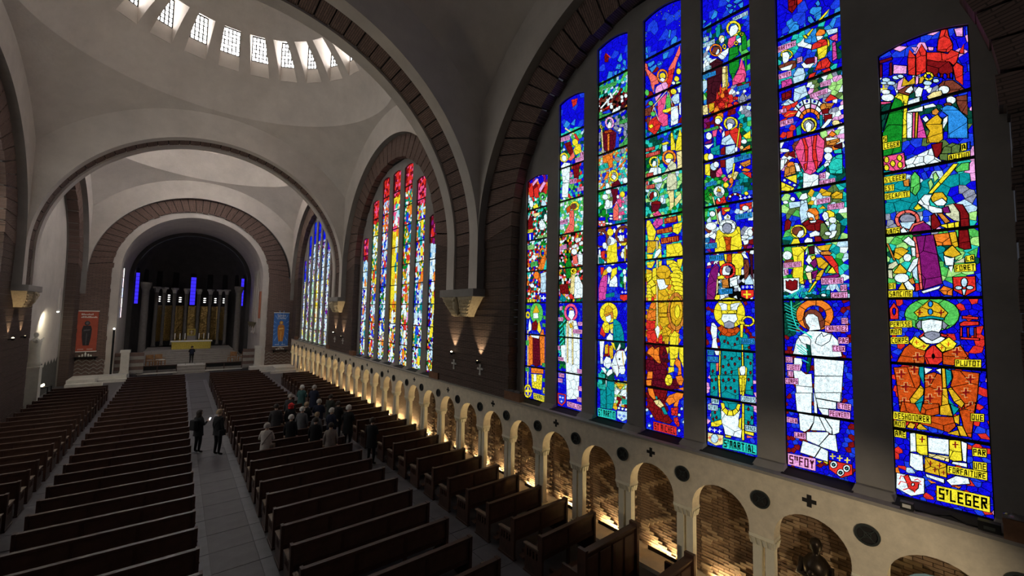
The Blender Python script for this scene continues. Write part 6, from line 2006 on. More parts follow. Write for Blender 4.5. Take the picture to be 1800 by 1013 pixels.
g|w|0|1214,1304 1,-13 3,-10 5,-3 4,4 4,9 1,14 -1,13 -4,9 -4,3 -5,-4 -3,-9
g|e|0|1225,1291 -6,0 0,-37 6,0
t|~6|T|d|1344,1233 -56,9 -2,-21 57,-6
g|B|0|1251,1249 -46,0 0,-19 46,-1
s|w|1.24|1245,1241 -14,-1
s|w|1.24|1238,1247 0,-13
s|w|1.24|1225,1240 -14,0
s|w|1.24|1218,1246 0,-12
g|r|0|1253,1227 -48,1 0,-24 23,-10 24,13
g|y|0|1271,1110 9,-12 12,-9 13,-6 15,-3 2,55 0,0 0,0 0,0 0,0
g|y|0|1320,1080 16,1 14,5 13,8 10,11 -51,30 0,0 0,0 0,0 0,0
g|y|0|1373,1105 6,13 3,15 -2,14 -5,14 -53,-26 0,0 0,0 0,0 0,0
g|y|0|1375,1161 -10,11 -12,9 -14,6 -15,2 -2,-54 0,0 0,0 0,0 0,0
g|y|0|1324,1189 -16,-2 -14,-5 -12,-8 -9,-11 49,-28 0,0 0,0 0,0 0,0
g|y|0|1273,1163 -6,-13 -2,-14 1,-13 5,-13 51,25 0,0 0,0 0,0 0,0
g|Y|0.2|1352,1125 -8,36 -22,14 -24,-18 -3,-18 49,-18
g|u|0|1349,1121 -54,20 -5,-37 16,4 5,18 27,-14
g|w|0|1341,1112 -33,12 -5,-25 16,-18 16,9
g|y|0.16|1363,1066 -14,19 -27,-4 -11,-17 10,-36 28,-1
g|y|0|1314,1073 -24,7 -1,-42 22,-1
g|r|0.2|1377,1021 -11,41 -28,-44 11,-14
g|T|0.26|1290,1100 -16,2 -31,-23 -16,-46 -5,-43 67,0
g|w|0|1332,1005 -21,23 -19,-12 0,-26 40,0
g|e|0|1311,1042 -19,14 0,-31 13,4
b|BBbw|0.06|1396,980 -20,1 -7,-187 23,-3
b|BBb|0.07|1217,966 -20,1 0,-308 20,-4
b|dTdt|0.1|1375,847 -97,-24 -1,-180 114,85
b|wlfHYR|0.08|1294,778 -92,13 0,-133 91,-26
g|d|0.15|1294,986 -77,5 0,-38 56,-9
g|w|0.4|1382,981 -31,2 8,-63 0,-58 16,-2 4,67
g|Y|0.16|1348,961 -21,10 -1,-62 22,-6
g|R|0|1356,902 -8,14 -27,3 0,-14
g|Y|0.2|1321,958 -27,11 0,-70 16,-10 8,30
g|r|0|1326,962 -6,5 -2,-57 7,-1
g|y|0|1305,981 -21,-3 -11,-34 5,-4
g|w|0.3|1356,875 -19,29 -27,-6 -8,-39 24,-20 27,15
g|w|0|1373,842 -25,3 -14,-16 8,-18
g|w|0|1337,811 -17,24 -21,7 -3,-21 30,-21
g|w|0|1342,780 -11,19 2,-62 6,8
g|w|0|1271,936 -23,45 -6,-17 11,-22
g|w|0|1220,949 -15,18 2,-21 10,-10
g|w|0.5|1302,859 -24,63 -15,19 -41,3 -15,-36 15,-40 -8,-20 8,-22 20,-3 10,37 5,-51 32,21
g|w|0|1294,860 -37,8 -5,-46 13,-17
s|m|2.07|1273,910 -8,26 -18,11 -25,-3
s|m|1.48|1273,910 -16,-46 -5,-38 13,-23 34,52
s|m|1.48|1255,856 -13,10 -20,2
s|Y|2.37|1231,939 -7,-67
g|K|0|1244,899 2,-4 5,-1 2,4 -2,4 -5,1
g|T|0.22|1334,777 -48,-2 -1,-86 13,-54 37,-3 1,105
g|T|0.2|1377,722 -38,10 -1,-100 36,-3
g|d|0|1326,795 -38,27 0,-39 35,0
g|Y|0.15|1283,775 -61,0 27,-35
g|w|0|1278,746 -29,-9 23,-29
g|w|0.25|1257,715 -20,29 -25,8 0,-38
t|~6|t|d|1391,809 -44,-1 0,-20 43,-1
t|~5|t|d|1390,751 -48,3 -1,-25 48,0
t|~4|t|d|1242,697 -36,2 0,-23 35,-2
t|ST MARTIN|t|K|1392,626 -115,5 -1,-45 114,-4
g|B|0|1267,658 -63,1 0,-18 62,-2
g|w|0|1249,651 3,-6 7,-2 5,2 0,6 -5,5 -7,0
g|w|0|1227,652 3,-6 7,-3 6,3 0,6 -6,4 -7,0
g|w|0|1207,652 3,-6 6,-2 6,2 0,6 -6,5 -6,0
g|l|0|1268,635 -64,6 0,-34 32,-20 32,12
s|b|1.60|1261,613 -19,4
s|b|1.60|1252,622 0,-15
s|b|1.78|1236,614 -20,4
s|b|1.78|1226,624 0,-17
s|b|1.42|1247,599 -16,3
s|b|1.42|1239,607 0,-13""",
"""b|BBBBb|0.2|1732,2670 -251,-119 -4,-381 247,43
b|bhdtl|0.1|1711,2240 -234,-41 -1,-173 232,47
b|hdbBtr|0.09|1707,2032 -232,-35 -2,-237 230,46
b|hHlwth|0.08|1704,1827 -231,-30 -2,-234 229,21
b|wnrgKYP|0.06|1700,1594 -229,-3 -1,-139 228,22
g|r|0.1|1605,2416 -51,-11 12,-35 26,-5
g|k|0|1670,2277 -27,26 -33,-32 33,-24
g|k|0|1610,2266 -39,21 6,-43
s|e|2.57|1653,2256 -70,-60
g|r|0|1583,2196 -19,-6 -26,-48 19,1
g|y|0|1547,2133 2,-10 9,-6 11,1 12,7 8,11 4,12 -3,10 -9,5 -11,-1 -12,-7 -8,-10
g|y|0.2|1582,2096 -19,29 -32,-5 -13,-53 44,-6
g|R|0.14|1655,2159 -47,1 -27,-74 19,-24 27,38
g|c|0|1626,2050 -45,36 -13,-33 32,-16
g|y|0|1623,2055 6,-9 10,-4 13,0 14,5 -4,11 -8,-3 -8,0 -6,2 -4,5
g|y|0|1666,2047 12,9 9,12 4,13 -1,12 -14,-8 1,-7 -2,-8 -6,-7 -7,-5
g|y|0|1690,2093 -6,8 -11,5 -13,-1 -14,-5 4,-11 8,3 8,1 7,-3 3,-5
g|y|0|1646,2100 -12,-10 -8,-11 -4,-13 1,-11 13,7 -1,7 3,8 5,7 7,5
g|w|0|1633,2062 6,-13 14,-2 14,10 7,17 -6,12 -14,2 -15,-10
g|w|0.2|1680,2024 -27,18 -47,-18 5,-118 53,13
g|w|0.3|1667,1915 -53,-8 7,-88 49,11
g|R|0.12|1587,2009 -51,-5 5,-86 38,10
t|~9|P|m|1692,2208 -79,-7 -1,-30 77,10
t|~2|P|m|1531,2066 -28,-2 -1,-26 27,3
t|~6|P|m|1568,2043 -66,-5 0,-26 63,3
t|~2|P|m|1610,1965 -24,-1 0,-29 22,2
t|~4|P|m|1609,1924 -55,-4 0,-30 53,7
t|~6|P|m|1553,1863 -49,-2 0,-24 46,1
g|y|0|1535,1743 4,-7 8,-4 10,-2 10,0 1,13 -6,-1 -5,1 -5,3 -2,4
g|y|0|1567,1730 11,4 11,5 8,8 5,8 -15,1 -3,-4 -5,-4 -5,-4 -6,-1
g|y|0|1602,1755 2,9 -1,8 -5,7 -8,5 -10,-12 4,-3 3,-3 1,-5 -1,-5
g|y|0|1590,1784 -10,2 -11,-1 -11,-3 -10,-6 9,-8 6,3 6,2 6,0 5,-1
g|y|0|1548,1776 -8,-8 -5,-8 -2,-9 2,-8 15,7 -1,4 1,5 3,5 4,4
g|n|0|1554,1752 7,-11 16,-2 16,8 7,14 -6,11 -17,2 -16,-8
g|c|0.18|1611,1734 -34,3 -7,-84 5,-52 58,-1 20,3 -45,57
g|O|0|1635,1753 -28,16 -11,-28 26,-20
t|~5|P|m|1685,1687 -61,5 -1,-30 60,2
t|~9|P|m|1683,1532 -51,9 -3,-30 50,-1
g|w|0|1570,1567 5,-10 12,1 6,12 -6,10 -12,-2
g|w|0|1541,1547 5,-10 11,1 6,12 -5,10 -12,-2
g|w|0|1512,1527 6,-10 11,2 5,11 -5,10 -11,-2
g|w|0|1558,1516 5,-10 12,2 5,11 -5,10 -11,-1
g|w|0|1530,1549 5,-10 11,2 6,11 -5,10 -12,-1
g|w|0|1502,1530 5,-10 11,1 5,11 -5,10 -11,-1
g|w|0|1547,1519 5,-10 11,1 6,12 -5,10 -12,-2
g|w|0|1519,1552 5,-10 11,1 6,11 -6,10 -11,-1
b|grnwPdKY|0.075|1695,1545 -201,-25 -4,-321 199,-8
b|BBBbB|0.07|1689,1191 -199,-2 -6,-587 195,-18
b|dgdt|0.08|1685,1170 -65,0 -6,-358 65,-8
g|g|0.14|1637,1425 -27,38 -20,-42 5,-81 34,-8
g|w|0|1548,1485 3,-9 8,-6 11,-1 12,4 8,7 3,10 -3,8 -8,6 -11,1 -11,-3 -9,-8
g|c|0|1583,1460 -32,7 -10,-51 35,-2
g|w|0.2|1544,1471 -38,-8 -1,-59 32,7
g|e|0.16|1589,1350 -27,13 -8,-124 46,-4
g|y|0|1549,1367 4,-6 7,-4 9,-1 10,1 -4,8 -5,0 -4,1 -3,2 -3,2
g|y|0|1579,1357 8,4 6,6 3,7 -1,7 -12,-4 1,-3 -2,-4 -3,-3 -4,-2
g|y|0|1595,1381 -5,6 -7,4 -9,1 -9,-1 3,-9 5,1 4,-1 4,-2 2,-3
g|y|0|1565,1391 -8,-4 -6,-6 -3,-7 1,-7 11,3 0,4 1,3 3,3 4,2
g|w|0.2|1562,1338 -26,9 -35,-61 2,-68 64,-4
g|r|0|1611,1230 -20,15 -21,-21 21,-16
g|R|0.1|1684,1299 -69,2 -8,-61 72,7
g|T|0.1|1682,1201 -13,46 -49,-37 21,-15
g|p|0|1540,1118 5,-12 9,-10 11,-8 12,-5 4,16 -8,3 -8,6 -6,7 -4,8
g|p|0|1577,1083 14,-2 14,2 13,6 11,8 -13,12 -7,-6 -9,-4 -9,-1 -10,1
g|p|0|1629,1097 8,11 5,13 2,13 -2,14 -17,-5 1,-9 -1,-9 -3,-9 -6,-7
g|p|0|1642,1148 -6,12 -9,11 -12,8 -13,5 -4,-17 9,-3 8,-5 6,-7 4,-9
g|p|0|1602,1184 -14,1 -13,-3 -13,-5 -10,-9 12,-11 7,6 8,4 10,1 9,-1
g|p|0|1552,1168 -8,-11 -5,-12 -2,-13 3,-14 15,5 -1,9 1,9 3,9 6,7
g|w|0|1608,1110 -9,35 -33,0 -7,-25 22,-34
g|o|0|1610,1145 -20,20 -30,-20 19,5
g|w|0.22|1625,1069 -33,21 -46,-4 -26,-71 -2,-116 4,-248 90,-20 9,160 9,138
g|e|0.16|1618,1085 -13,0 -1,-243 11,-1
g|e|0.16|1581,1081 -13,0 -3,-244 10,-1
g|Y|0|1601,1065 -16,8 -14,-22 20,-10
g|w|0|1565,1052 -26,10 -7,-58 26,4
s|t|2.71|1676,1047 -47,42
s|t|2.71|1675,1019 -46,42
s|t|2.71|1675,991 -46,42
s|t|2.71|1674,962 -46,43
s|t|2.71|1674,934 -46,43
s|t|2.71|1673,906 -46,43
s|t|2.71|1673,877 -46,44
s|d|2.71|1648,1079 -18,-110 9,-160
g|w|0|1660,937 -37,8 -1,-104 31,26
t|~2|P|m|1682,1168 -24,2 0,-23 22,-3
t|~4|P|m|1684,1103 -41,1 0,-23 39,0
t|~2|P|m|1533,1080 -34,1 0,-22 32,0
t|~8|P|m|1571,1037 -70,0 0,-23 69,0
t|~2|P|m|1685,935 -19,-1 -1,-26 18,2
t|~3|P|m|1680,870 -44,-1 -1,-22 43,1
t|~8|P|m|1536,816 -38,0 0,-24 37,0
t|~2|P|m|1682,774 -44,0 0,-22 43,-1
t|~2|P|m|1529,721 -34,1 0,-27 32,1
t|~4|P|m|1687,743 -36,0 0,-23 35,0
g|r|0|1686,658 -67,1 2,-44 28,-27 33,11
g|b|0|1678,651 -50,1 1,-34 23,-21 22,10
s|w|1.08|1672,635 -17,3
s|w|1.08|1664,643 -1,-12
s|w|1.08|1650,635 -17,3
s|w|1.08|1642,642 -1,-11
s|w|1.08|1660,613 -16,2
s|w|1.08|1652,620 0,-12
t|STE|P|N|1534,659 -37,1 0,-25 36,0
t|SOULINE|P|N|1614,621 -115,-3 -1,-30 113,4""",
"""b|BBPvb|0.1|2013,2139 -234,-66 -3,-148 233,44
b|rrRo|0.13|2001,2001 -224,-44 -3,-115 225,47
b|dgwtNlr|0.08|1999,1900 -224,-6 -7,-413 229,22
g|P|0|1952,1978 -54,30 -16,-15 54,-30
g|P|0|1880,1928 -44,43 -23,-16 52,-52
g|r|0|1976,1950 -32,37 -18,-92 40,-2
g|r|0|1927,1939 -38,13 -10,-78 39,9
g|h|0|1810,1857 6,-8 9,-5 13,-1 12,4 -4,12 -7,-2 -6,1 -5,2 -3,4
g|h|0|1850,1847 12,8 8,10 4,11 -1,11 -16,-8 1,-5 -2,-6 -4,-5 -6,-4
g|h|0|1873,1887 -6,8 -10,5 -12,0 -13,-4 5,-12 6,2 6,0 5,-3 3,-4
g|h|0|1832,1896 -11,-8 -9,-10 -3,-11 1,-10 15,7 0,5 2,6 4,5 6,4
g|l|0|1855,1816 -7,41 -37,-29 -8,-27
g|y|0|1933,1826 -39,14 -17,-41 47,4
g|w|0|1928,1841 7,-19 18,-1 14,17 1,23 -14,11 -18,-9
g|R|0.14|1978,1741 -23,40 -20,-47 -7,-76 48,1
g|e|0|1931,1777 -69,-2 15,-19 38,-4
g|d|0.12|1854,1763 -29,26 -23,-46 43,-24
g|w|0.14|1875,1703 -29,27 -38,-48 21,-28 30,4
g|w|0|1798,1727 5,-21 13,-3 10,17 1,23 -10,13 -13,-7
t|~6|y|d|1982,1676 -53,1 -1,-23 51,0
t|~5|H|d|1889,1620 -90,3 0,-26 88,-1
g|B|0|1981,1654 -53,-2 -1,-54 50,3
g|w|0|1965,1647 -16,-3 -1,-40 13,2
t|~6|H|d|1979,1572 -68,0 -1,-32 67,3
b|RnwdtoBr|0.07|1994,1581 -202,-25 -8,-365 200,2
b|BBbB|0.07|1993,1193 -209,-2 -12,-644 212,3
g|o|0.16|1859,1432 -15,54 -38,7 5,-97 47,-8
g|o|0|1807,1494 5,-12 8,-8 10,-3 11,3 -3,13 -6,-2 -6,2 -5,5 -3,7
g|o|0|1841,1474 10,7 8,12 3,13 -1,14 -11,-5 1,-9 -2,-8 -5,-7 -6,-4
g|o|0|1861,1520 -5,11 -8,8 -11,3 -11,-3 3,-13 7,2 6,-2 5,-5 3,-6
g|o|0|1826,1539 -10,-7 -7,-12 -3,-13 1,-13 11,5 -1,8 2,8 4,7 6,4
g|t|0|1827,1397 -29,73 -5,-75
g|l|0.2|1850,1377 -47,8 -2,-129 46,1
g|o|0|1864,1367 3,-13 9,-9 13,-3 13,4 10,10 3,14 -3,13 -9,9 -13,3 -13,-5 -10,-10
g|w|0|1909,1303 2,-7 7,-4 10,-2 10,2 8,6 2,6 -2,7 -7,5 -10,1 -10,-2 -7,-5
g|w|0|1897,1485 2,-8 7,-6 10,-2 10,4 7,7 3,9 -2,9 -7,6 -10,1 -10,-3 -7,-7
t|~9|h|d|1949,1456 -66,6 0,-33 63,-3
t|~2|y|d|1971,1215 -69,1 -1,-22 70,-1
g|B|0|1847,1251 -54,-1 -1,-56 51,0
s|w|2.35|1840,1222 -40,-1
s|w|2.35|1820,1236 0,-28
g|h|0|1823,1108 5,-11 6,-11 8,-9 9,-7 30,57 0,0 0,0 0,0 0,0
g|h|0|1851,1070 11,-5 12,-3 11,0 12,2 -16,63 0,0 0,0 0,0 0,0
g|h|0|1897,1064 11,4 11,7 8,9 7,11 -53,32 0,0 0,0 0,0 0,0
g|h|0|1934,1095 5,12 3,13 0,13 -2,13 -59,-19 0,0 0,0 0,0 0,0
g|h|0|1940,1146 -4,12 -7,10 -8,10 -10,7 -30,-58 0,0 0,0 0,0 0,0
g|h|0|1911,1185 -12,5 -11,2 -12,0 -12,-3 17,-62 0,0 0,0 0,0 0,0
g|h|0|1864,1189 -11,-5 -10,-7 -8,-9 -6,-11 52,-30 0,0 0,0 0,0 0,0
g|h|0|1829,1157 -5,-11 -2,-13 -1,-12 2,-13 58,19 0,0 0,0 0,0 0,0
g|Y|0|1916,1126 -34,55 -30,-49 16,-5
g|w|0|1908,1126 -43,1 -6,-33 48,-3
g|R|0.1|1923,1060 -40,23 -17,-32 15,-33 41,-2
g|y|0|1873,1018 -14,66 -25,-64 15,-22
g|y|0|1941,1105 4,-8 6,-6 8,-3 9,1 -4,14 -3,0 -3,1 -3,2 -1,4
g|y|0|1968,1089 7,4 6,8 3,9 -1,9 -13,-4 1,-4 -1,-3 -3,-3 -3,-2
g|y|0|1983,1119 -4,9 -6,6 -8,3 -9,-1 4,-14 3,0 3,-1 3,-2 1,-4
g|y|0|1956,1136 -7,-5 -6,-7 -2,-9 0,-10 13,5 -1,3 1,4 3,3 3,2
g|w|0|1955,1048 -10,39 -18,-38 3,-33 24,-12
g|e|0|1966,1014 -10,1 -9,-361 10,-2
g|o|0.16|1953,971 -32,23 -16,-10 3,-184 41,-16
g|o|0.16|1849,987 -30,44 -16,-52 -3,-157 37,-25
g|m|0.09|1913,978 -64,-1 -12,-170 39,-20 32,13
g|w|0|1937,994 -88,-7 7,-22 65,7
g|o|0.14|1927,776 -113,8 -1,-32 110,-8
g|y|0.12|1923,738 -102,8 5,-95 87,2
g|w|0|1899,741 -24,1 -1,-45 24,-4
t|~2|h|d|1979,1176 -37,0 -1,-22 37,-2
t|~2|h|d|1821,1111 -23,-3 -1,-21 23,2
t|~2|h|d|1827,1063 -30,-2 -1,-20 31,1
t|~2|h|d|1978,947 -30,2 -1,-33 28,0
t|~2|h|d|1822,819 -26,-1 0,-23 26,1
t|~2|h|d|1977,772 -37,0 0,-22 36,0
t|~2|h|d|1820,725 -25,-1 -1,-20 24,0
s|y|4.34|1989,620 -78,12
s|y|4.34|1950,652 -1,-52
g|y|0|1915,619 4,-11 5,-9 8,-8 9,-6 2,13 -6,3 -5,6 -4,7 -3,7
g|y|0|1941,585 9,-2 9,0 9,3 8,6 -8,11 -6,-5 -6,-2 -6,0 -7,2
g|y|0|1976,592 5,9 4,10 1,11 -1,12 -11,-3 1,-8 -1,-8 -2,-7 -4,-5
g|y|0|1985,634 -4,11 -6,9 -7,8 -9,5 -3,-12 6,-4 5,-5 5,-7 2,-8
g|y|0|1959,667 -10,3 -9,-1 -9,-3 -7,-6 8,-10 5,4 6,2 6,1 7,-2
g|y|0|1924,660 -6,-9 -3,-10 -1,-11 1,-11 10,2 0,8 0,8 3,7 4,6
t|S|y|d|1815,668 -23,1 -1,-35 23,0
t|GERMAIN|y|d|1901,623 -106,-3 0,-39 103,5"""]
# ================================================================= STAINED GLASS
def lin(c): 
    c = c / 255.0
    return c / 12.92 if c <= 0.04045 else ((c + 0.055) / 1.055) ** 2.4
PAL = {'B': (14, 12, 215), 'b': (28, 62, 222), 'k': (45, 140, 225), 'l': (178, 212, 232), 'w': (222, 240, 244), 't': (40, 200, 185), 'T': (12, 145, 152), 'g': (20, 135, 38), 'h': (85, 195, 88), 'H': (165, 228, 130),
       'd': (10, 72, 58), 'f': (90, 118, 62), 'y': (242, 226, 48), 'Y': (220, 176, 34), 'o': (238, 128, 40), 'O': (196, 76, 22), 'r': (218, 48, 40), 'R': (122, 18, 22), 'm': (96, 14, 34), 'p': (236, 84, 140), 'P': (236, 165, 222),
       'q': (214, 74, 165), 'v': (122, 24, 108), 'n': (118, 58, 42), 'N': (62, 18, 30), 'x': (140, 146, 166), 'e': (238, 224, 152), 'u': (205, 130, 50), 'c': (240, 108, 96), 'j': (206, 212, 176), 'K': (4, 4, 5)}
GMAT = {}
def glass_mat(c):
    if c in GMAT: return GMAT[c]
    if c == 'K': GMAT[c] = LEAD; return LEAD
    m = bpy.data.materials.new('glass_' + {'K': 'black'}.get(c, 'colour_%02d' % list(PAL).index(c))); m.use_nodes = True
    nt = m.node_tree; nt.nodes.clear()
    col = [lin(v) for v in PAL[c]]
    tc = nt.nodes.new('ShaderNodeTexCoord')
    n1 = nt.nodes.new('ShaderNodeTexNoise'); n1.inputs['Scale'].default_value = 16.0; n1.inputs['Detail'].default_value = 4; n1.inputs['Roughness'].default_value = 0.7
    nt.links.new(tc.outputs['Object'], n1.inputs['Vector'])
    n2 = nt.nodes.new('ShaderNodeTexNoise'); n2.inputs['Scale'].default_value = 75.0; n2.inputs['Detail'].default_value = 2
    nt.links.new(tc.outputs['Object'], n2.inputs['Vector'])
    ad = nt.nodes.new('ShaderNodeMath'); ad.operation = 'ADD'; nt.links.new(n1.outputs['Fac'], ad.inputs[0]); nt.links.new(n2.outputs['Fac'], ad.inputs[1])
    r = nt.nodes.new('ShaderNodeMapRange'); r.inputs[1].default_value = 0.72; r.inputs[2].default_value = 1.28; r.inputs[3].default_value = 0.50; r.inputs[4].default_value = 1.55
    nt.links.new(ad.outputs[0], r.inputs[0])
    e = nt.nodes.new('ShaderNodeEmission'); e.inputs[0].default_value = (*col, 1)
    mu = nt.nodes.new('ShaderNodeMath'); mu.operation = 'MULTIPLY'; mu.inputs[1].default_value = GLASS * (1.15 if c in 'wl' else 1.0)
    nt.links.new(r.outputs[0], mu.inputs[0]); nt.links.new(mu.outputs[0], e.inputs[1])
    o = nt.nodes.new('ShaderNodeOutputMaterial'); nt.links.new(e.outputs[0], o.inputs[0])
    GMAT[c] = m
    return m
for _c in PAL: glass_mat(_c)
def area2(p): return 0.5 * sum(p[i][0] * p[(i + 1) % len(p)][1] - p[(i + 1) % len(p)][0] * p[i][1] for i in range(len(p)))
def ccw(p): return p if area2(p) > 0 else p[::-1]
def clip_half(poly, nx, ny, d):
    """keep nx*x+ny*y <= d"""
    out = []; n = len(poly)
    for i in range(n):
        a = poly[i]; b = poly[(i + 1) % n]; da = nx * a[0] + ny * a[1] - d; db = nx * b[0] + ny * b[1] - d
        if da <= 0: out.append(a)
        if (da < 0 < db) or (db < 0 < da):
            t = da / (da - db); out.append((a[0] + (b[0] - a[0]) * t, a[1] + (b[1] - a[1]) * t))
    return out
def clip_convex(poly, conv):
    conv = ccw(conv)
    for i in range(len(conv)):
        a = conv[i]; b = conv[(i + 1) % len(conv)]; nx, ny = b[1] - a[1], -(b[0] - a[0])
        poly = clip_half(poly, nx, ny, nx * a[0] + ny * a[1])
        if len(poly) < 3: return []
    return poly
def clean(p, eps=0.002):
    q = []
    for v in p:
        if not q or abs(v[0] - q[-1][0]) + abs(v[1] - q[-1][1]) > eps: q.append(v)
    if len(q) > 1 and abs(q[0][0] - q[-1][0]) + abs(q[0][1] - q[-1][1]) <= eps: q.pop()
    return q
def offset(poly, d):
    """d > 0 inwards for a ccw polygon"""
    n = len(poly); out = []
    for i in range(n):
        p0 = poly[i - 1]; p1 = poly[i]; p2 = poly[(i + 1) % n]
        e1 = (p1[0] - p0[0], p1[1] - p0[1]); e2 = (p2[0] - p1[0], p2[1] - p1[1])
        l1 = math.hypot(*e1) or 1e-6; l2 = math.hypot(*e2) or 1e-6
        n1 = (-e1[1] / l1, e1[0] / l1); n2 = (-e2[1] / l2, e2[0] / l2)
        bx, by = n1[0] + n2[0], n1[1] + n2[1]; k = bx * bx + by * by
        if k < 0.3: s_ = 1.0
        else: s_ = 2.0 / k
        s_ = min(s_, 2.0); out.append((p1[0] + bx * s_ * d / (1 if k < 0.3 else 1), p1[1] + by * s_ * d))
    return out
def inset(poly, d):
    a0 = area2(poly); q = offset(poly, d); a1 = area2(q)
    if a1 < 0.15 * a0:
        q = offset(poly, d * 0.4); a1 = area2(q)
        if a1 < 0.15 * a0: return None
    return q
def inside(pt, poly):
    x, y = pt; c = False; n = len(poly)
    for i in range(n):
        x0, y0 = poly[i]; x1, y1 = poly[i - 1]
        if (y0 > y) != (y1 > y) and x < (x1 - x0) * (y - y0) / (y1 - y0) + x0: c = not c
    return c
def bbox(p): return min(v[0] for v in p), min(v[1] for v in p), max(v[0] for v in p), max(v[1] for v in p)
def voronoi(seeds, bound, rmax):
    """cells of seeds (x, y) clipped to the convex polygon bound"""
    g = {}; cs = rmax
    for i, s_ in enumerate(seeds): g.setdefault((int(s_[0] // cs), int(s_[1] // cs)), []).append(i)
    cells = []
    bb = bbox(bound)
    for i, s_ in enumerate(seeds):
        x, y = s_[0], s_[1]
        cx_, cy_ = int(x // cs), int(y // cs); nb = []
        for u in (-2, -1, 0, 1, 2):
            for v in (-2, -1, 0, 1, 2): nb += g.get((cx_ + u, cy_ + v), ())
        nb = sorted(((seeds[j][0] - x) ** 2 + (seeds[j][1] - y) ** 2, j) for j in nb if j != i)
        h = rmax * 1.6
        poly = [(x - h, y - h), (x + h, y - h), (x + h, y + h), (x - h, y + h)]
        for d2, j in nb[:28]:
            sx, sy = seeds[j][:2]
            if d2 > 4 * max((p[0] - x) ** 2 + (p[1] - y) ** 2 for p in poly): break
            nx, ny = sx - x, sy - y; poly = clip_half(poly, nx, ny, (sx * sx + sy * sy - x * x - y * y) / 2)
            if len(poly) < 3: break
        if len(poly) >= 3 and (x - h < bb[0] or x + h > bb[2] or y - h < bb[1] or y + h > bb[3]): poly = clip_convex(poly, bound)
        cells.append(poly if len(poly) >= 3 else None)
    return cells
# angular lettering as strokes in a unit box
FONT = {'A': '00-08 08-2a-4a 4a-60 04-64', 'B': '00-0a 0a-5a 5a-57 55-05 55-50 50-00', 'C': '6a-0a 0a-00 00-60', 'D': '00-0a 0a-58 58-52 52-00', 'E': '6a-0a 0a-00 00-60 05-55', 'F': '6a-0a 0a-00 05-55', 'G': '6a-0a 0a-00 00-60 60-64 64-34',
        'H': '00-0a 60-6a 05-65', 'I': '30-3a', 'J': '6a-60 60-00', 'L': '0a-00 00-60', 'M': '00-0a 0a-6a 6a-60 3a-34', 'N': '00-0a 0a-6a 6a-60', 'O': '00-0a 0a-6a 6a-60 60-00', 'P': '00-0a 0a-6a 6a-65 65-05', 'Q': '00-0a 0a-6a 6a-60 60-00 42-60',
        'R': '00-0a 0a-6a 6a-66 66-06 26-60', 'S': '6a-0a 0a-05 05-65 65-60 60-00', 'T': '0a-6a 3a-30', 'U': '0a-00 00-60 60-6a', 'V': '0a-30 30-6a', 'X': '00-6a 0a-60', 'Y': '0a-35 6a-35 35-30', 'Z': '0a-6a 6a-00 00-60', "'": '2a-27'}
def text_quads(t, quad):
    q = quad; quads = []
    def mp(u, v):   # u 0..1 along, v 0 top..1 bottom
        a = (q[0][0] + (q[1][0] - q[0][0]) * u, q[0][1] + (q[1][1] - q[0][1]) * u); b = (q[3][0] + (q[2][0] - q[3][0]) * u, q[3][1] + (q[2][1] - q[3][1]) * u)
        return a[0] + (b[0] - a[0]) * v, a[1] + (b[1] - a[1]) * v
    toks = []
    if t[0] == '~':
        n = int(t[1:]); toks = [(random.choice('IHNMELFTPU'), 1, 0, 1) for _ in range(n)]
    else:
        s_ = t
        if t.startswith('STE') and len(t) > 3 and t[3:] in ('FOY',): toks = [('S', 1, 0, 1), ('T', .42, .6, 1), ('E', .42, .6, 1)]; s_ = t[3:]
        elif t.startswith('ST') and t[2:] in ('LEGER', 'MARTIAL'): toks = [('S', 1, 0, 1), ('T', .5, .6, 1)]; s_ = t[2:]
        toks += [(c, .45 if c in " '" else .55 if c == 'I' else 1, 0, 1) for c in s_]
    tot = sum(w for _, w, _, _ in toks); u = 0.03; sc = 0.94 / tot
    for c, w, y0, y1 in toks:
        if c in FONT:
            gap = 0.22 * sc * min(w, 1); u0 = u + gap / 2; uw = w * sc - gap; H0 = 0.12; HH = 0.76
            th = 0.24 * sc * (0.8 if w < 1 else 1); tv = 0.13
            for st in FONT[c].split():
                pts = st.split('-')
                for a, b in zip(pts, pts[1:]):
                    f = lambda p: ((int(p[0]) / 6.0), (10 if p[1] == 'a' else int(p[1])) / 10.0)
                    (xa, ya), (xb, yb) = f(a), f(b)
                    if c == 'I': xa = xb = 0.5
                    ya = y0 + (y1 - y0) * ya; yb = y0 + (y1 - y0) * yb
                    xa = u0 + th / 2 + (uw - th) * xa; xb = u0 + th / 2 + (uw - th) * xb
                    va = H0 + tv / 2 + (HH - tv) * (1 - ya); vb = H0 + tv / 2 + (HH - tv) * (1 - yb)
                    if abs(xa - xb) < 1e-6: r = [(xa - th / 2, min(va, vb) - tv / 2), (xa + th / 2, min(va, vb) - tv / 2), (xa + th / 2, max(va, vb) + tv / 2), (xa - th / 2, max(va, vb) + tv / 2)]
                    elif abs(va - vb) < 1e-6: r = [(min(xa, xb) - th / 2, va - tv / 2), (max(xa, xb) + th / 2, va - tv / 2), (max(xa, xb) + th / 2, va + tv / 2), (min(xa, xb) - th / 2, va + tv / 2)]
                    else: r = [(xa - th * .7, va), (xa + th * .7, va), (xb + th * .7, vb), (xb - th * .7, vb)]
                    quads.append([mp(*p) for p in r])
        u += w * sc
    return quads
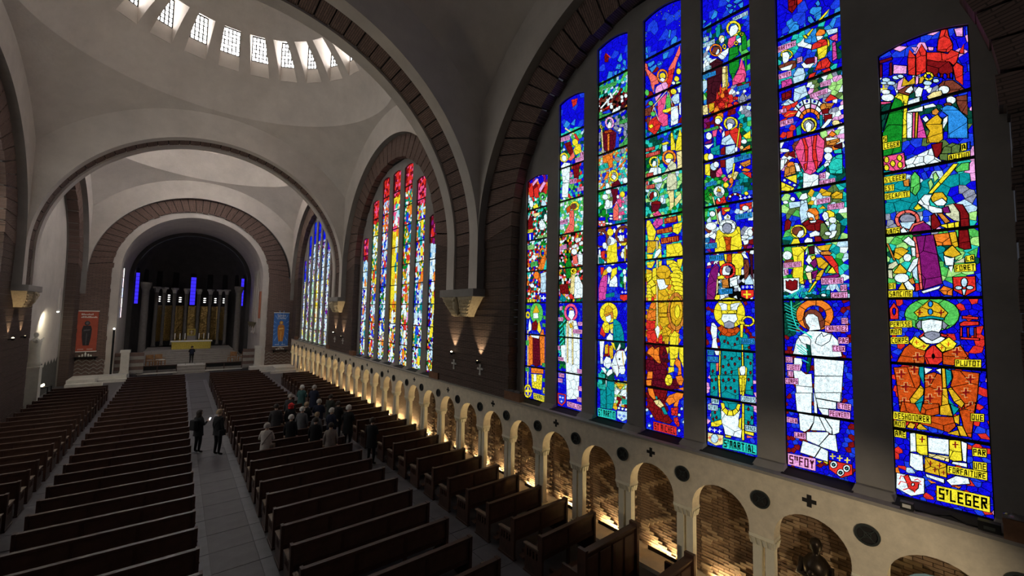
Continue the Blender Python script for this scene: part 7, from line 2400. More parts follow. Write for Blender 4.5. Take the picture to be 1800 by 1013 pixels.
def ribbon(pts, w):
    L_, R_ = [], []
    for i, p in enumerate(pts):
        a = pts[max(i - 1, 0)]; b = pts[min(i + 1, len(pts) - 1)]; dx, dy = b[0] - a[0], b[1] - a[1]; l = math.hypot(dx, dy) or 1e-6
        nx, ny = -dy / l * w / 2, dx / l * w / 2; L_.append((p[0] + nx, p[1] + ny)); R_.append((p[0] - nx, p[1] - ny))
    return [[L_[i], L_[i + 1], R_[i + 1], R_[i]] for i in range(len(pts) - 1)]
DX = 0.0013
PXM = [205, 165, 130, 105, 88, 72, 60]     # rough size of a metre of each light in the picture
class Light:
    def __init__(s, i, k, name, label):
        s.i, s.k = i, k; s.a, s.c = light_y(i, k); n = 8
        s.out = [(s.a, ZB), (s.c, ZB)] + [(s.c - LW * j / n, light_top(i, k, s.c - LW * j / n)) for j in range(n + 1)]
        s.root = empty(name, (XG, (s.a + s.c) / 2, ZB)); struct(s.root, label, 'window')
        s.pieces = []; s.lead = MB(); s.ink = {}; s.plates = []
        s.lead.face([(XG + 0.003, y, z) for y, z in s.out])
    def add(s, obj_): obj_.parent = s.root; obj_.location = Vector(obj_.location) - s.root.location
    def piece(s, c, poly, layer, gap=0.005, bar=True):
        p = clip_convex(poly, s.out) if poly else []
        p = clean(p)
        if len(p) < 3: return
        p = ccw(p)
        if area2(p) < 0.00012: return
        q = inset(p, gap)
        if q is None: return
        s.pieces.append((abs(area2(q)), c, q, layer))
    def backing(s, poly, layer, d=0.007):
        p = clip_convex(poly, s.out) if poly else []
        p = clean(p)
        if len(p) < 3: return
        p = offset(ccw(p), -d); s.lead.face([(XG - DX * layer, y, z) for y, z in p])
    def base(s, regs, over, cover):
        """regs: list of (palette, cell, poly)"""
        seeds = []; random.seed(100 * s.i + s.k)
        boxes = [bbox(r[2]) for r in regs]
        for n_, (pal, cell, poly) in enumerate(regs):
            x0, y0, x1, y1 = boxes[n_]; x0 = max(x0, s.a - cell); x1 = min(x1, s.c + cell); y0 = max(y0, ZB - cell); y1 = min(y1, 13.4)
            ny = int((y1 - y0) / cell) + 1; nx = int((x1 - x0) / cell) + 1
            for jy in range(ny + 1):
                for jx in range(nx + 1):
                    x = x0 + (jx + (0.5 if jy % 2 else 0) + random.uniform(-.36, .36)) * cell; y = y0 + (jy + random.uniform(-.36, .36)) * cell
                    if not inside((x, y), poly): continue
                    if any(boxes[m][0] < x < boxes[m][2] and boxes[m][1] < y < boxes[m][3] and inside((x, y), regs[m][2]) for m in range(n_ + 1, len(regs))): continue
                    if not (s.a - 0.1 < x < s.c + 0.1 and ZB - 0.1 < y < LTOP[s.k] + 0.2): continue
                    seeds.append((x, y, random.choice(pal), cell))
        cells = voronoi(seeds, s.out, max(r[1] for r in regs))
        for (x, y, c, cell), poly in zip(seeds, cells):
            if not poly: continue
            if any(b[0] <= x <= b[2] and b[1] <= y <= b[3] and all(inside(v, p) for v in poly) for p, b in cover): continue
            s.piece(c, poly, 0, 0.004)
    def finish(s, nobj, minpx=9.0):
        s.pieces.sort(key=lambda t: -t[0]); pxm = PXM[s.k] if s.i == 0 else 30
        rest = {}
        for n_, (ar, c, q, layer) in enumerate(s.pieces):
            x1 = XG - DX * (layer + 0.6); x0 = XG - DX * (layer - 0.6)
            if n_ < nobj and math.sqrt(ar) * pxm >= minpx:
                b = MB(); b.prism(q, lambda y, z: (x0, y, z), lambda y, z: (x1, y, z)); s.add(b.build('pane', GMAT[c]))
            else: rest.setdefault(c, []).append((q, x1))
        if rest:
            me = bpy.data.meshes.new('small_panes'); v = []; f = []; mi = []
            for n_, c in enumerate(rest):
                me.materials.append(GMAT[c])
                for q, x in rest[c]: i0 = len(v); v += [(x, y, z) for y, z in q]; f.append(list(range(i0, len(v)))); mi.append(n_)
            me.from_pydata(v, [], f); me.polygons.foreach_set('material_index', mi)
            o = obj('small_panes', me); o['kind'] = 'stuff'; s.add(o)
        s.add(s.lead.build('lead_cames', LEAD))
        # rim and saddle bars
        rim = MB(); w = 0.014
        ins = offset(ccw(s.out), w); oc = ccw(s.out)
        rim.strip([(XG - 0.03, y, z) for y, z in oc], [(XG - 0.03, y, z) for y, z in ins], True); rim.strip([(XG - 0.03, y, z) for y, z in ins], [(XG + 0.01, y, z) for y, z in ins], True)
        s.add(rim.build('iron_rim', BLACK))
        bm = MB(); bm.box(-0.045, 0.0, -LW / 2, LW / 2, -0.022, 0.022); me = bm.mesh('saddle_bar'); me.materials.append(BLACK)
        z = ZB + 1.02
        while z < LTOP[s.k] - 0.3:
            obj('saddle_bar', me, None, s.root, (0, 0, z - ZB)); z += 1.019
    def drawn(s, data, nobj):
        rows = [r.split('|') for r in data.split('\n')]
        sh = []; regs = []
        for r in rows:
            pts = []; yy = zz = 0       # each point is a step from the one before, in 5 mm units
            for p in r[-1].split(' '): a, b = p.split(','); yy += int(a); zz += int(b); pts.append((yy / 200.0, zz / 200.0))
            if r[0] == 'b': regs.append((r[1], max(float(r[2]), 0.055 if s.k < 4 else 0.075), pts))
            else: sh.append((r, pts))
        # the sky region also fills what the others leave
        full = [(s.a - .3, ZB - .3), (s.c + .3, ZB - .3), (s.c + .3, 13.6), (s.a - .3, 13.6)]
        regs = [(regs[0][0], 0.12, full)] + [(p, c, ccw(q)) for p, c, q in regs]
        cover = [(p, bbox(p)) for r, p in sh if r[0] == 'g']
        s.base(regs, None, cover)
        placed = []
        for r, pts in sh:
            kind = r[0]
            if kind == 's': bbp = bbox(pts); bb = (bbp[0] - .02, bbp[1] - .02, bbp[2] + .02, bbp[3] + .02)
            else: bb = bbox(pts)
            lay = 1
            for b2, l2 in placed:
                if b2[0] < bb[2] and b2[2] > bb[0] and b2[1] < bb[3] and b2[3] > bb[1] and l2 >= lay: lay = l2 + 1
            if kind == 's': lay = max(lay - 0, 1)
            placed.append((bb, lay))
            lay2 = 1 + 2 * lay
            if kind == 'g':
                cell = float(r[2]); poly = ccw(pts)
                s.backing(poly, lay2 - 1, 0.007)
                if cell > 0:
                    x0, y0, x1, y1 = bb; seeds = []
                    for jy in range(int((y1 - y0) / cell) + 2):
                        for jx in range(int((x1 - x0) / cell) + 2):
                            seeds.append((x0 + (jx + (.5 if jy % 2 else 0) + random.uniform(-.3, .3)) * cell, y0 + (jy + random.uniform(-.3, .3)) * cell))
                    for cp_ in voronoi(seeds, [(x0 - 1, y0 - 1), (x1 + 1, y0 - 1), (x1 + 1, y1 + 1), (x0 - 1, y1 + 1)], cell):
                        if cp_: s.piece(r[1], clip_convex(poly, cp_), lay2)
                else: s.piece(r[1], poly, lay2)
            elif kind == 't':
                s.backing(pts, lay2 - 1, 0.006); s.piece(r[2], pts, lay2, 0.003)
                for q in text_quads(r[1], pts):
                    q = clip_convex(q, s.out)
                    if len(q) > 2: s.ink.setdefault(r[3], MB()).face([(XG - DX * (lay2 + 1), y, z) for y, z in q])
            elif kind == 's':
                w = float(r[2]) / PXM[s.k] * 1.0
                for q in ribbon(pts, w):
                    q = clip_convex(q, s.out)
                    if len(q) > 2: s.ink.setdefault(r[1], MB()).face([(XG - DX * (lay2 + 1), y, z) for y, z in q])
        for c in s.ink: s.add(s.ink[c].build('lettering' if c in 'Kmd' else 'painted_marks', GMAT[c]))
        s.finish(nobj)
LABELS_A = ['stained glass light with bishop in orange cope and green halo, yellow name plates',
            'stained glass light with white robed girl saint holding palm, pink name plates',
            'stained glass light with bishop in teal cope and yellow halo, pale blue name plates',
            'stained glass light with golden winged archangel spearing a red demon',
            'stained glass light with helmeted rider on white horse and green cloak',
            'stained glass light with white robed figure under a pink halo',
            'stained glass light with green haloed bishop in orange, farthest of the near window']
NW_ = 0
for k in range(7):
    NW_ += 1; lt = Light(0, k, 'window_%d' % NW_, LABELS_A[k]); lt.drawn(GLASS_DATA[k], 295 if k < 5 else 150)
ORD = ['first', 'second', 'third', 'fourth', 'fifth', 'sixth', 'seventh']
def far_light(i, k, name):
    z1 = LTOP[k] + .2; lab = '%s light from the near end of the %s, %s' % (ORD[k], 'middle red topped window' if i == 1 else 'far blue topped window', 'narrow coloured glass')
    lt = Light(i, k, name, lab); a, c = lt.a - .3, lt.c + .3
    R_ = lambda za, zb: [(a, za), (c, za), (c, zb), (a, zb)]
    if i == 1:
        regs = [('wwlxBrgvY', .11, R_(2.6, 13.6)), ('wwBrNlgy', .10, R_(2.6, 5.0)), (['wlBmnT', 'lwTBx', 'wgrPlY', 'YyYwR', 'wNBlTg', 'lwgBxr', 'lwkBv'][k], .12, R_(5.0, 7.2)), (['yglTw', 'wrYgBl', 'gTrYw', 'yyyyY', 'rBkowl', 'TwyYg', 'wlvBx'][k], .13, R_(7.2, z1 - 1.4)), ('rrRrpm' if k != 1 else 'rRppm', .15, R_(z1 - 1.5, z1))]
        if k in (0, 6): regs += [('lllwk', .2, R_(7.0, z1 - 1.5)), ('rrvmRp', .2, R_(z1 - 1.5, z1))]
        if k == 3: regs += [('yyyyYy', .26, R_(5.9, 9.9)), ('pptwr', .2, R_(9.9, 11.5))]
    else:
        regs = [('wwlxvBk', .12, R_(2.6, 13.6)), ('wlwvyHx', .13, R_(2.6, 4.6)), (['Bvkwx', 'wlxBv', 'wlvwl', 'yyYow', 'HwlHx', 'wvlBx', 'wvBxl'][k], .15, R_(4.6, 8.0)), ('BBBbb' if k in (2, 3, 4, 5) else 'BkbBv', .2, R_(z1 - 2.0, z1))]
    lt.base(regs, None, [])
    random.seed(31 * i + k)
    for n_ in range(16):   # pale figures standing in the panels
        zz = 3.2 + (z1 - 5.4) * n_ / 16.0 + random.uniform(-.1, .1); yy = random.uniform(lt.a + .25, lt.c - .25); h = random.uniform(.35, .55); cc = random.choice('wwlyoTrb' if i == 1 else 'wwlxyv')
        lay = 2 + 3 * (n_ % 2)
        body = [(yy - .12, zz), (yy + .12, zz), (yy + .14, zz + h * .6), (yy + .06, zz + h), (yy - .06, zz + h), (yy - .15, zz + h * .6)]
        lt.backing(body, lay - 1); lt.piece(cc, body, lay); hd = [(yy + .08 * math.cos(t * PI / 4), zz + h + .1 + .1 * math.sin(t * PI / 4)) for t in range(8)]
        lt.backing(hd, lay - .5); lt.piece(random.choice('wwey'), hd, lay + .6)
    lt.finish(0)
for i in (1, 2):
    for k in range(7): NW_ += 1; far_light(i, k, 'window_%d' % NW_)
# ---------------------------------------------------------------- unseen left-wall windows added to light the nave from that side
PALEG = [[emis('pale_fill_glass_%d_%d' % (q, j), c, (LEFT_FILL_A, LEFT_FILL)[q]) for q in (0, 1)] for j, c in enumerate(((.9, .88, .8), (.75, .82, .95), (.95, .85, .6)))]
for i in (0, 1):
    for k in range(7):
        NW_ += 1; a, c = light_y(i, k); e = empty('window_%d' % NW_, (-7.585, (a + c) / 2, ZB)); struct(e, '%s unseen pale window added to the left wall for light, %s bay' % (ORD[k], 'near' if i == 0 else 'middle'), 'window')
        z = 0.0; j = 0
        while z < LTOP[k] - ZB - .1:
            zt = min(z + 1.0, LTOP[k] - ZB); b = MB(); b.box(0, .02, -LW / 2 + .02, LW / 2 - .02, z + .03, zt - .01); b.build('pane', PALEG[(j + k) % 3][i], e); z = zt; j += 1
        b = MB()
        for q in range(int(LTOP[k] - ZB) + 2): b.box(-.01, .04, -LW / 2, LW / 2, min(1.0 * q, LTOP[k] - ZB) - .02, min(1.0 * q, LTOP[k] - ZB) + .02)
        for sy in (-1, 1): b.box(-.01, .04, sy * LW / 2 - .02, sy * LW / 2 + .02, 0, LTOP[k] - ZB)
        b.build('frame', BLACK, e)
# ---------------------------------------------------------------- dome windows
SKY = emis('dome_glass', (1.0, 0.97, 0.95), DOME_SKY)
SKY_A = emis('dome_glass_fill', (1.0, 0.97, 0.95), DOME_SKY_A)
def dome_windows(i, visible, m_):
    global NW_
    HA = math.radians(4.5); RBK = DRB - 0.005
    w = 2 * RBK * math.tan(HA); h = DW1 - DW0; nc, nr = 5, 6
    pm = MB(); pm.box(-w / nc / 2 + 0.016, w / nc / 2 - 0.016, 0.0, 0.012, -h / nr / 2 + 0.016, h / nr / 2 - 0.016); pme = pm.mesh('pane'); pme.materials.append(m_)
    fm = MB()
    for c in range(nc + 1): x = -w / 2 + w * c / nc; fm.box(x - 0.026, x + 0.026, -0.02, 0.03, 0, h)
    for r in range(nr + 1): z = h * r / nr; fm.box(-w / 2, w / 2, -0.022, 0.028, z - 0.024, z + 0.024)
    fme = fm.mesh('glazing_bars'); fme.materials.append(BLACK)
    bm = MB(); bm.box(-w / 2, w / 2, 0.0, 0.02, 0, h); bme = bm.mesh('glass'); bme.materials.append(m_)
    for n_ in range(24):
        a = 2 * PI * n_ / 24; NW_ += 1
        e = empty('window_%d' % NW_, (RBK * math.sin(a), YC[i] + RBK * math.cos(a), DW0), -a)
        tag(e, 'small bright window of square panes set deep in the dome', 'window', 'windows around the domes', 'structure')
        obj('glazing_bars', fme, None, e)
        if visible and (n_ <= 6 or n_ >= 20):
            for c in range(nc):
                for r in range(nr): obj('pane', pme, None, e, (-w / 2 + w * (c + .5) / nc, 0.012, h * (r + .5) / nr))
        else: obj('glass', bme, None, e)
dome_windows(1, True, SKY); dome_windows(2, False, emis('dome_glass_boost', (1.0, 0.97, 0.95), DOME_SKY_C)); dome_windows(0, False, SKY_A)  # far bay's glow raised, near bay's lowered, to balance the light
# ================================================================= PEWS
ORDN = ['first', 'second', 'third', 'fourth', 'fifth', 'sixth', 'seventh', 'eighth', 'ninth', 'tenth', 'eleventh', 'twelfth', 'thirteenth', 'fourteenth', 'fifteenth', 'sixteenth', 'seventeenth', 'eighteenth', 'nineteenth', 'twentieth']
def ordinal(n):
    if n <= 20: return ORDN[n - 1]
    t = {2: 'twenty', 3: 'thirty'}[n // 10]
    return (t + '-' + ORDN[n % 10 - 1]) if n % 10 else {2: 'twentieth', 3: 'thirtieth'}[n // 10]
def pew_meshes(w):
    P = {}; h = w / 2
    b = MB(); b.box(-h + .04, h - .04, -0.055, 0.045, 0.835, 0.905); P['top_rail'] = (b.mesh('top_rail'), WOOD)
    b = MB(); b.box(-h + .04, h - .04, -0.018, 0.012, 0.50, 0.835); P['back_panel'] = (b.mesh('back_panel'), WOOD2)
    b = MB(); b.box(-h + .04, h - .04, -0.03, 0.025, 0.40, 0.50); P['bottom_rail'] = (b.mesh('bottom_rail'), WOOD)
    b = MB(); b.hexa(((-h + .04, 0.0, 0.41), (h - .04, 0.0, 0.41), (h - .04, 0.42, 0.43), (-h + .04, 0.42, 0.43), (-h + .04, 0.0, 0.445), (h - .04, 0.0, 0.445), (h - .04, 0.42, 0.465), (-h + .04, 0.42, 0.465))); P['seat'] = (b.mesh('seat'), WOOD2)
    b = MB(); b.box(-h + .06, h - .06, -0.33, -0.18, 0.15, 0.185); b.box(-h + .3, -h + .36, -0.32, 0.0, 0.09, 0.15); b.box(h - .36, h - .3, -0.32, 0.0, 0.09, 0.15); P['kneeler'] = (b.mesh('kneeler'), WOOD2)
    b = MB(); b.box(-0.03, 0.03, -0.034, 0.03, 0.0, 0.84); P['stile'] = (b.mesh('stile'), WOOD)
    # end board: tall post at the back, low arm in front, two slots
    b = MB()
    b.box(-0.03, 0.03, -0.07, 0.06, 0.0, 0.92); b.box(-0.027, 0.027, 0.06, 0.47, 0.03, 0.36); b.box(-0.027, 0.027, 0.06, 0.47, 0.52, 0.585); b.box(-0.027, 0.027, 0.40, 0.47, 0.36, 0.52)
    for y in (0.12, 0.22, 0.32): b.box(-0.027, 0.027, y, y + 0.035, 0.36, 0.52)
    b.box(-0.04, 0.04, -0.09, 0.50, 0.0, 0.05); P['end_board'] = (b.mesh('end_board'), WOOD)
    b = MB(); b.hexa(((-0.045, 0.03, 0.585), (0.045, 0.03, 0.585), (0.045, 0.50, 0.575), (-0.045, 0.50, 0.575), (-0.045, 0.03, 0.62), (0.045, 0.03, 0.62), (0.045, 0.50, 0.60), (-0.045, 0.50, 0.60))); P['armrest'] = (b.mesh('armrest'), WORN)
    for k in P: P[k][0].materials.append(P[k][1])
    return P
BLOCKS = [  # x0, x1, first row Y (from the chancel), rows, phrase
    (0.62, 3.68, 36.59, 34, 'block right of the central aisle'),
    (-3.71, -0.77, 36.59, 32, 'block left of the central aisle'),
    (4.80, 6.58, 33.76, 30, 'narrow block beside the lit arcade'),
    (-6.55, -4.33, 33.76, 26, 'narrow block beside the dim left wall')]
PITCH = 0.945
for x0, x1, yf, rows, phrase in BLOCKS:
    w = x1 - x0; P = pew_meshes(w); ns = 2 if w > 2.4 else 1
    for r in range(rows):
        y = yf - PITCH * r
        e = empty('pew', ((x0 + x1) / 2 + random.uniform(-.015, .015), y + random.uniform(-.02, .02), 0), random.uniform(-.006, .006))
        tag(e, '%s dark wooden pew from the chancel, %s' % (ordinal(r + 1), phrase), 'pew', 'wooden pews in the nave')
        for k in ('top_rail', 'back_panel', 'bottom_rail', 'seat', 'kneeler'): obj(k, P[k][0], None, e)
        for s_ in range(ns): obj('stile', P['stile'][0], None, e, (-w / 2 + w * (s_ + 1) / (ns + 1), 0, 0))
        for sx in (-1, 1):
            eb = obj('end_board', P['end_board'][0], None, e, (sx * (w / 2 - 0.03), 0, 0)); obj('armrest', P['armrest'][0], None, eb)
# panelled benches at the near end by the wall
for by, hh, lab in ((5.30, 1.05, 'panelled dark wooden bench behind the last pew beside the bright niche'), (4.05, .95, 'slatted dark wooden bench nearest the camera beside the arcade')):
    e = empty('panelled_bench', (5.75, by, 0)); tag(e, lab, 'bench')
    b = MB(); b.box(-.85, .85, -.05, .0, .05, hh - .05); b.build('back_board', WOOD, e)
    b = MB(); b.box(-.88, .88, -.1, .06, hh - .05, hh); o = b.build('cap_rail', WOOD, e); bevel(o, .012)
    b = MB(); b.box(-.85, .85, 0, .45, .42, .47); b.build('seat', WOOD2, e)
    for sx in (-1, 1):
        b = MB(); b.box(sx * .85 - .04, sx * .85 + .04, -.12, .08, 0, hh + .06); b.build('post', WOOD, e)
        b = MB(); b.box(sx * .85 - .03, sx * .85 + .03, .08, .5, 0, .62); b.build('end_board', WOOD, e)
    for j in range(4):
        b = MB(); b.box(-.8 + .41 * j, -.8 + .41 * j + .35, -.075, -.05, .15, hh - .13); o = b.build('panel', WOOD2, e); bevel(o, .012)
# ================================================================= CHANCEL
XC = -0.25; YF = 43.0
GOLD = mat('gold_relief', (0.62, 0.42, 0.13), 0.28, 0.0, 14.0, col2=(0.05, 0.03, 0.012), metal=0.75, bump=1.0, bscale=10.0)
MOSA = mat('gold_mosaic', (0.95, 0.75, 0.14), 0.30, 0.0, 26.0, col2=(0.10, 0.075, 0.01), metal=0.25, bump=0.8, bscale=22.0)
PALE = mat('pale_stone', (0.60, 0.575, 0.53), 0.75, 0.2, 4.0)
GREYS = mat('grey_step_stone', (0.30, 0.275, 0.25), 0.8, 0.25, 3.0)
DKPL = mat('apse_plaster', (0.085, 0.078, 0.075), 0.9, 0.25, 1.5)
APCOL = mat('apse_column_stone', (0.17, 0.155, 0.14), 0.7, 0.3, 4.0)
WHITE = mat('white_paint', (0.80, 0.78, 0.72), 0.5)
STRIPE = mat('striped_brick', (0.165, 0.105, 0.09), 0.9, 0.3, 6.0)
wall_f = struct(empty('wall_front', (XC, YF, 0)), 'brick chancel arch with pale inner reveal and striped low walls', 'wall')
def fch(o): o.parent = wall_f; o.location = Vector(o.location) - wall_f.location; return o
ring(wall_f, XC, YF, 0.3, axis='Y', nblk=40)
pier_courses(wall_f, -7.1, XC - RB, YF, 0.3, 0.0, ZCB, axis='Y', h=0.3, m_=BRICKP)
pier_courses(wall_f, XC + RB, 7.1, YF, 0.3, 0.0, ZCB, axis='Y', h=0.3, m_=BRICKP)
b = MB(); n = 48
arcp = lambda r, z0: [(XC + r, 0.0)] + [(XC + r * math.cos(PI * j / n), z0 + r * math.sin(PI * j / n)) for j in range(n + 1)] + [(XC - r, 0.0)]
A = arcp(RB + .02, ZCB); B_ = arcp(4.72, ZCB - .05)
b.strip([(x, YF + .12, z) for x, z in A], [(x, YF + .12, z) for x, z in B_])
b.strip([(x, YF + .12, z) for x, z in B_], [(x, YF + 1.6, z) for x, z in B_]); fch(b.build('arch_reveal', PLASTER))
b = MB(); A = [(S * math.cos(PI * j / n), ZC + S * math.sin(PI * j / n)) for j in range(n + 1)]
b.strip([(x, YC[2] + S, z) for x, z in A], [(x, YF + .1, z) for x, z in A]); fch(b.build('arch_soffit', PLASTER_TYM)); b = MB()
B2 = [(RB * 1.0 * math.cos(PI * j / n) + XC, ZCB + RB * math.sin(PI * j / n)) for j in range(n + 1)]
b.strip([(x, YF + .06, z) for x, z in B2], [(XC + (x - XC) * 1.45, YF + .06, ZC + (z - ZC) * 1.5) for x, z in B2])
fch(b.build('joint_backing', DARK))
# chancel room: barrel, side walls, apse
b = MB(); B_ = arcp(4.95, ZCB - .1)
b.strip([(x, YF + 1.6, z) for x, z in B_], [(x, 53.2, z) for x, z in B_])
B0 = arcp(4.72, ZCB - .05); b.strip([(x, YF + 1.6, z) for x, z in B0], [(x, YF + 1.6, z) for x, z in B_])
fch(b.build('chancel_vault', PLASTER))
b = MB(); ny = 24; RA_ = 4.6; yA = 53.2
zs = [0, 2.5, 5, 8.4]
for z0, z1 in zip(zs, zs[1:]): b.strip([(XC + RA_ * math.cos(PI * j / ny), yA + RA_ * math.sin(PI * j / ny), z0) for j in range(ny + 1)], [(XC + RA_ * math.cos(PI * j / ny), yA + RA_ * math.sin(PI * j / ny), z1) for j in range(ny + 1)])
for q in range(8):
    t0, t1 = PI / 2 * q / 8, PI / 2 * (q + 1) / 8
    f = lambda t: [(XC + RA_ * math.cos(t) * math.cos(PI * j / ny), yA + RA_ * math.cos(t) * math.sin(PI * j / ny), 8.4 + RA_ * math.sin(t)) for j in range(ny + 1)]
    b.strip(f(t0), f(t1))
A = arcp(RA_, 8.4); C_ = arcp(4.95, ZCB - .1); b.strip([(x, yA, z) for x, z in A], [(x, yA, z) for x, z in C_])
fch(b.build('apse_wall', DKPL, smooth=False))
# pilaster strips on the right side wall of the chancel and terracotta panel
for y in (45.6, 46.9, 48.2, 49.5):
    b = MB(); b.box(XC + 4.83, XC + 4.97, y - .16, y + .16, 3.3, 9.6); fch(b.build('pilaster', PLASTER)); b = MB(); b.box(XC + 4.74, XC + 4.97, y - .2, y + .2, 3.1, 3.3); fch(b.build('pilaster_foot', PLASTER))
b = MB(); b.box(XC + 4.64, XC + 4.71, 43.5, 44.3, 4.7, 7.2); fch(b.build('terracotta_strip', mat('terracotta', (0.45, 0.16, 0.09), 0.8, 0.2, 6.0)))
# floors and steps
steps = struct(empty('floor_chancel', (XC, 45, 0)), 'grey stone chancel floor rising in steps to the altar', 'floor')
def sch(o): o.parent = steps; o.location = Vector(o.location) - steps.location; return o
b = MB(); b.box(-4.98 + XC, 4.98 + XC, 45.0, 58, 0, .55); sch(b.build('platform', GREYS))
for j in range(6):
    b = MB(); w = 3.9 - .12 * j; b.box(XC - w, XC + w, 46.9 + .42 * j, 54.0, .55 + .165 * j, .55 + .165 * (j + 1)); o = sch(b.build('step', GREYS))
b = MB(); b.box(XC - 3.9, XC + 3.9, 44.98, 45.5, .55, .58); sch(b.build('edge_slab', PALE))
for j in range(9):
    b = MB(); x = XC - 3.0 + .66 * j; b.box(x, x + .6, 45.6, 46.5, .55, .558 + .004 * (j % 2)); sch(b.build('pale_slab', PALE))
b = MB(); b.box(-1.2 + XC, 1.2 + XC, 44.0, 45.0, 0, .18); b.box(-1.2 + XC, 1.2 + XC, 44.4, 45.0, .18, .36); sch(b.build('step', GREYS))
for sx, x0, x1 in ((1, 3.75, 7.0), (-1, -7.0, -4.1)):
    b = MB(); b.box(x0, x1, 41.9, 43.1, 0, .45); b.box(x0 + (0 if sx < 0 else 1.7), x1 - (1.5 if sx < 0 else 0), 40.6, 41.9, 0, .45); sch(b.build('side_platform', PALE))
    b = MB(); b.box(x0 - .35 * (sx > 0), x1 + .35 * (sx < 0), 41.5, 41.9, 0, .22); b.box(x0 + 1.3 * (sx > 0), x1 - 1.1 * (sx < 0), 40.2, 40.6, 0, .22); sch(b.build('step', PALE))
# communion benches
for x0, x1, s_ in ((XC - 3.45, XC - .95, 'left'), (XC + .95, XC + 3.6, 'right')):
    e = empty('communion_rail', ((x0 + x1) / 2, 44.2, 0)); w = (x1 - x0) / 2
    tag(e, 'low dark communion rail %s of the central steps' % s_, 'rail')
    b = MB(); b.box(-w, w, -.06, .06, .72, .80); b.build('top_rail', WOOD, e)
    b = MB(); b.box(-w, w, -.025, .025, .42, .72); b.build('back_board', BLACK, e)
    for x in (-w + .03, 0, w - .03): b = MB(); b.box(x - .03, x + .03, -.05, .05, 0, .72); b.build('post', WOOD, e)
    b = MB(); b.box(-w, w, -.30, -.06, .14, .20); b.build('kneeling_board', PALE, e)
# striped low walls left and right, pale posts
for sx, x0, x1 in ((-1, -5.3, -3.3), (1, 3.35, 4.85)):
    for j in range(6):
        b = MB(); b.box(x0, x1, 43.7 + .004 * j, 44.1, .3 + .27 * j, .3 + .27 * (j + 1) - .012); fch(b.build('wall_course', STRIPE if j % 2 else GREYS))
e = []
for x, nm in ((-4.35, 'left'), (4.42, 'right')):
    e = empty('stone_pedestal', (x, 43.3, .0)); tag(e, 'plain pale stone pedestal %s of the chancel steps' % nm, 'pedestal')
    b = MB(); b.box(-.24, .24, -.2, .2, 0, 2.0); b.build('shaft', PALE, e); b = MB(); b.box(-.29, .29, -.25, .25, 2.0, 2.2); b.build('cap', PALE, e); b = MB(); b.box(-.29, .29, -.25, .25, 0, .5); b.build('foot', PALE, e)
# colonnade of the apse
col = MB(); col.lathe([(.19, 0), (.19, .15), (.155, .22), (.15, 5.4), (.17, 5.5)], 14); col_me = col.mesh('shaft', True); col_me.materials.append(APCOL)
cap = MB(); cap.lathe([(.16, 0), (.22, .3), (.30, .5)], 4); cap.box(-.24, .24, -.24, .24, .45, .62); cap_me = cap.mesh('capital'); cap_me.materials.append(PALE)
RC_ = 3.15; YCO = 53.3
for j in range(8):
    a = math.radians(-68 + 19.45 * j); x, y = XC + RC_ * math.sin(a), YCO + RC_ * math.cos(a)
    fch(obj('shaft', col_me, None, None, (x, y, 1.54))); fch(obj('capital', cap_me, None, None, (x, y, 7.0), -a))
big = MB(); big.lathe([(.36, 0), (.36, .35), (.27, .45), (.26, 6.6), (.30, 6.7), (.42, 7.1), (.42, 7.35)], 16); big_me = big.mesh('great_column', True); big_me.materials.append(APCOL)
for sx in (-1, 1): fch(obj('great_column', big_me, None, None, (XC + sx * 3.62 + (.0 if sx < 0 else .12), 51.6, .55)))
# shade above the colonnade, put in as dark strips
for j in range(9):
    a = math.radians(-78 + 19.45 * j); b = MB(); c_, s_ = math.cos(a), math.sin(a)
    for (d0, d1) in ((-.26, .26),):
        r0, r1 = RA_ - .12, RA_ - .02; q = lambda r, d, z: (XC + r * s_ + d * c_, yA + r * c_ - d * s_, z)
        b.hexa((q(r0, d0, 7.6), q(r0, d1, 7.6), q(r1, d1, 7.6), q(r1, d0, 7.6), q(r0, d0, 10.2), q(r0, d1, 10.2), q(r1, d1, 10.2), q(r1, d0, 10.2)))
    fch(b.build('shade_strip', DARK))
# gilded relief panels between the columns
GP = ['outermost on the left', 'second from the left', 'third from the left', 'behind the tabernacle', 'third from the right', 'second from the right', 'outermost on the right']
for j in range(7):
    a = math.radians(-58.3 + 19.45 * j); x, y = XC + RC_ * math.sin(a), YCO + RC_ * math.cos(a)
    e = empty('gilded_panel', (x, y, 1.55), -a); tag(e, 'gilded relief panel of the apse, %s' % GP[j], 'panel', 'gilded panels of the apse')
    w = .36; nx, nz = 10, 44; b = MB(); rows = []
    for iz in range(nz + 1):
        rows.append([(-w + 2 * w * ix / nx, -.03 - (random.uniform(0, .10) if 0 < ix < nx and 0 < iz < nz else 0), .5 + 3.7 * iz / nz) for ix in range(nx + 1)])
    for r0, r1 in zip(rows, rows[1:]): b.strip(r0, r1)
    b.build('relief', GOLD, e, smooth=True)
    b = MB(); b.box(-w - .05, w + .05, -.03, .03, 0, .5); b.box(-w - .05, w + .05, -.03, .03, 4.2, 4.4)
    for sx in (-1, 1): b.box(sx * (w + .03) - .03, sx * (w + .03) + .03, -.05, .03, .4, 4.3)
    b.box(-w, w, 0, .03, 0, 4.3); b.build('frame', DARK, e)
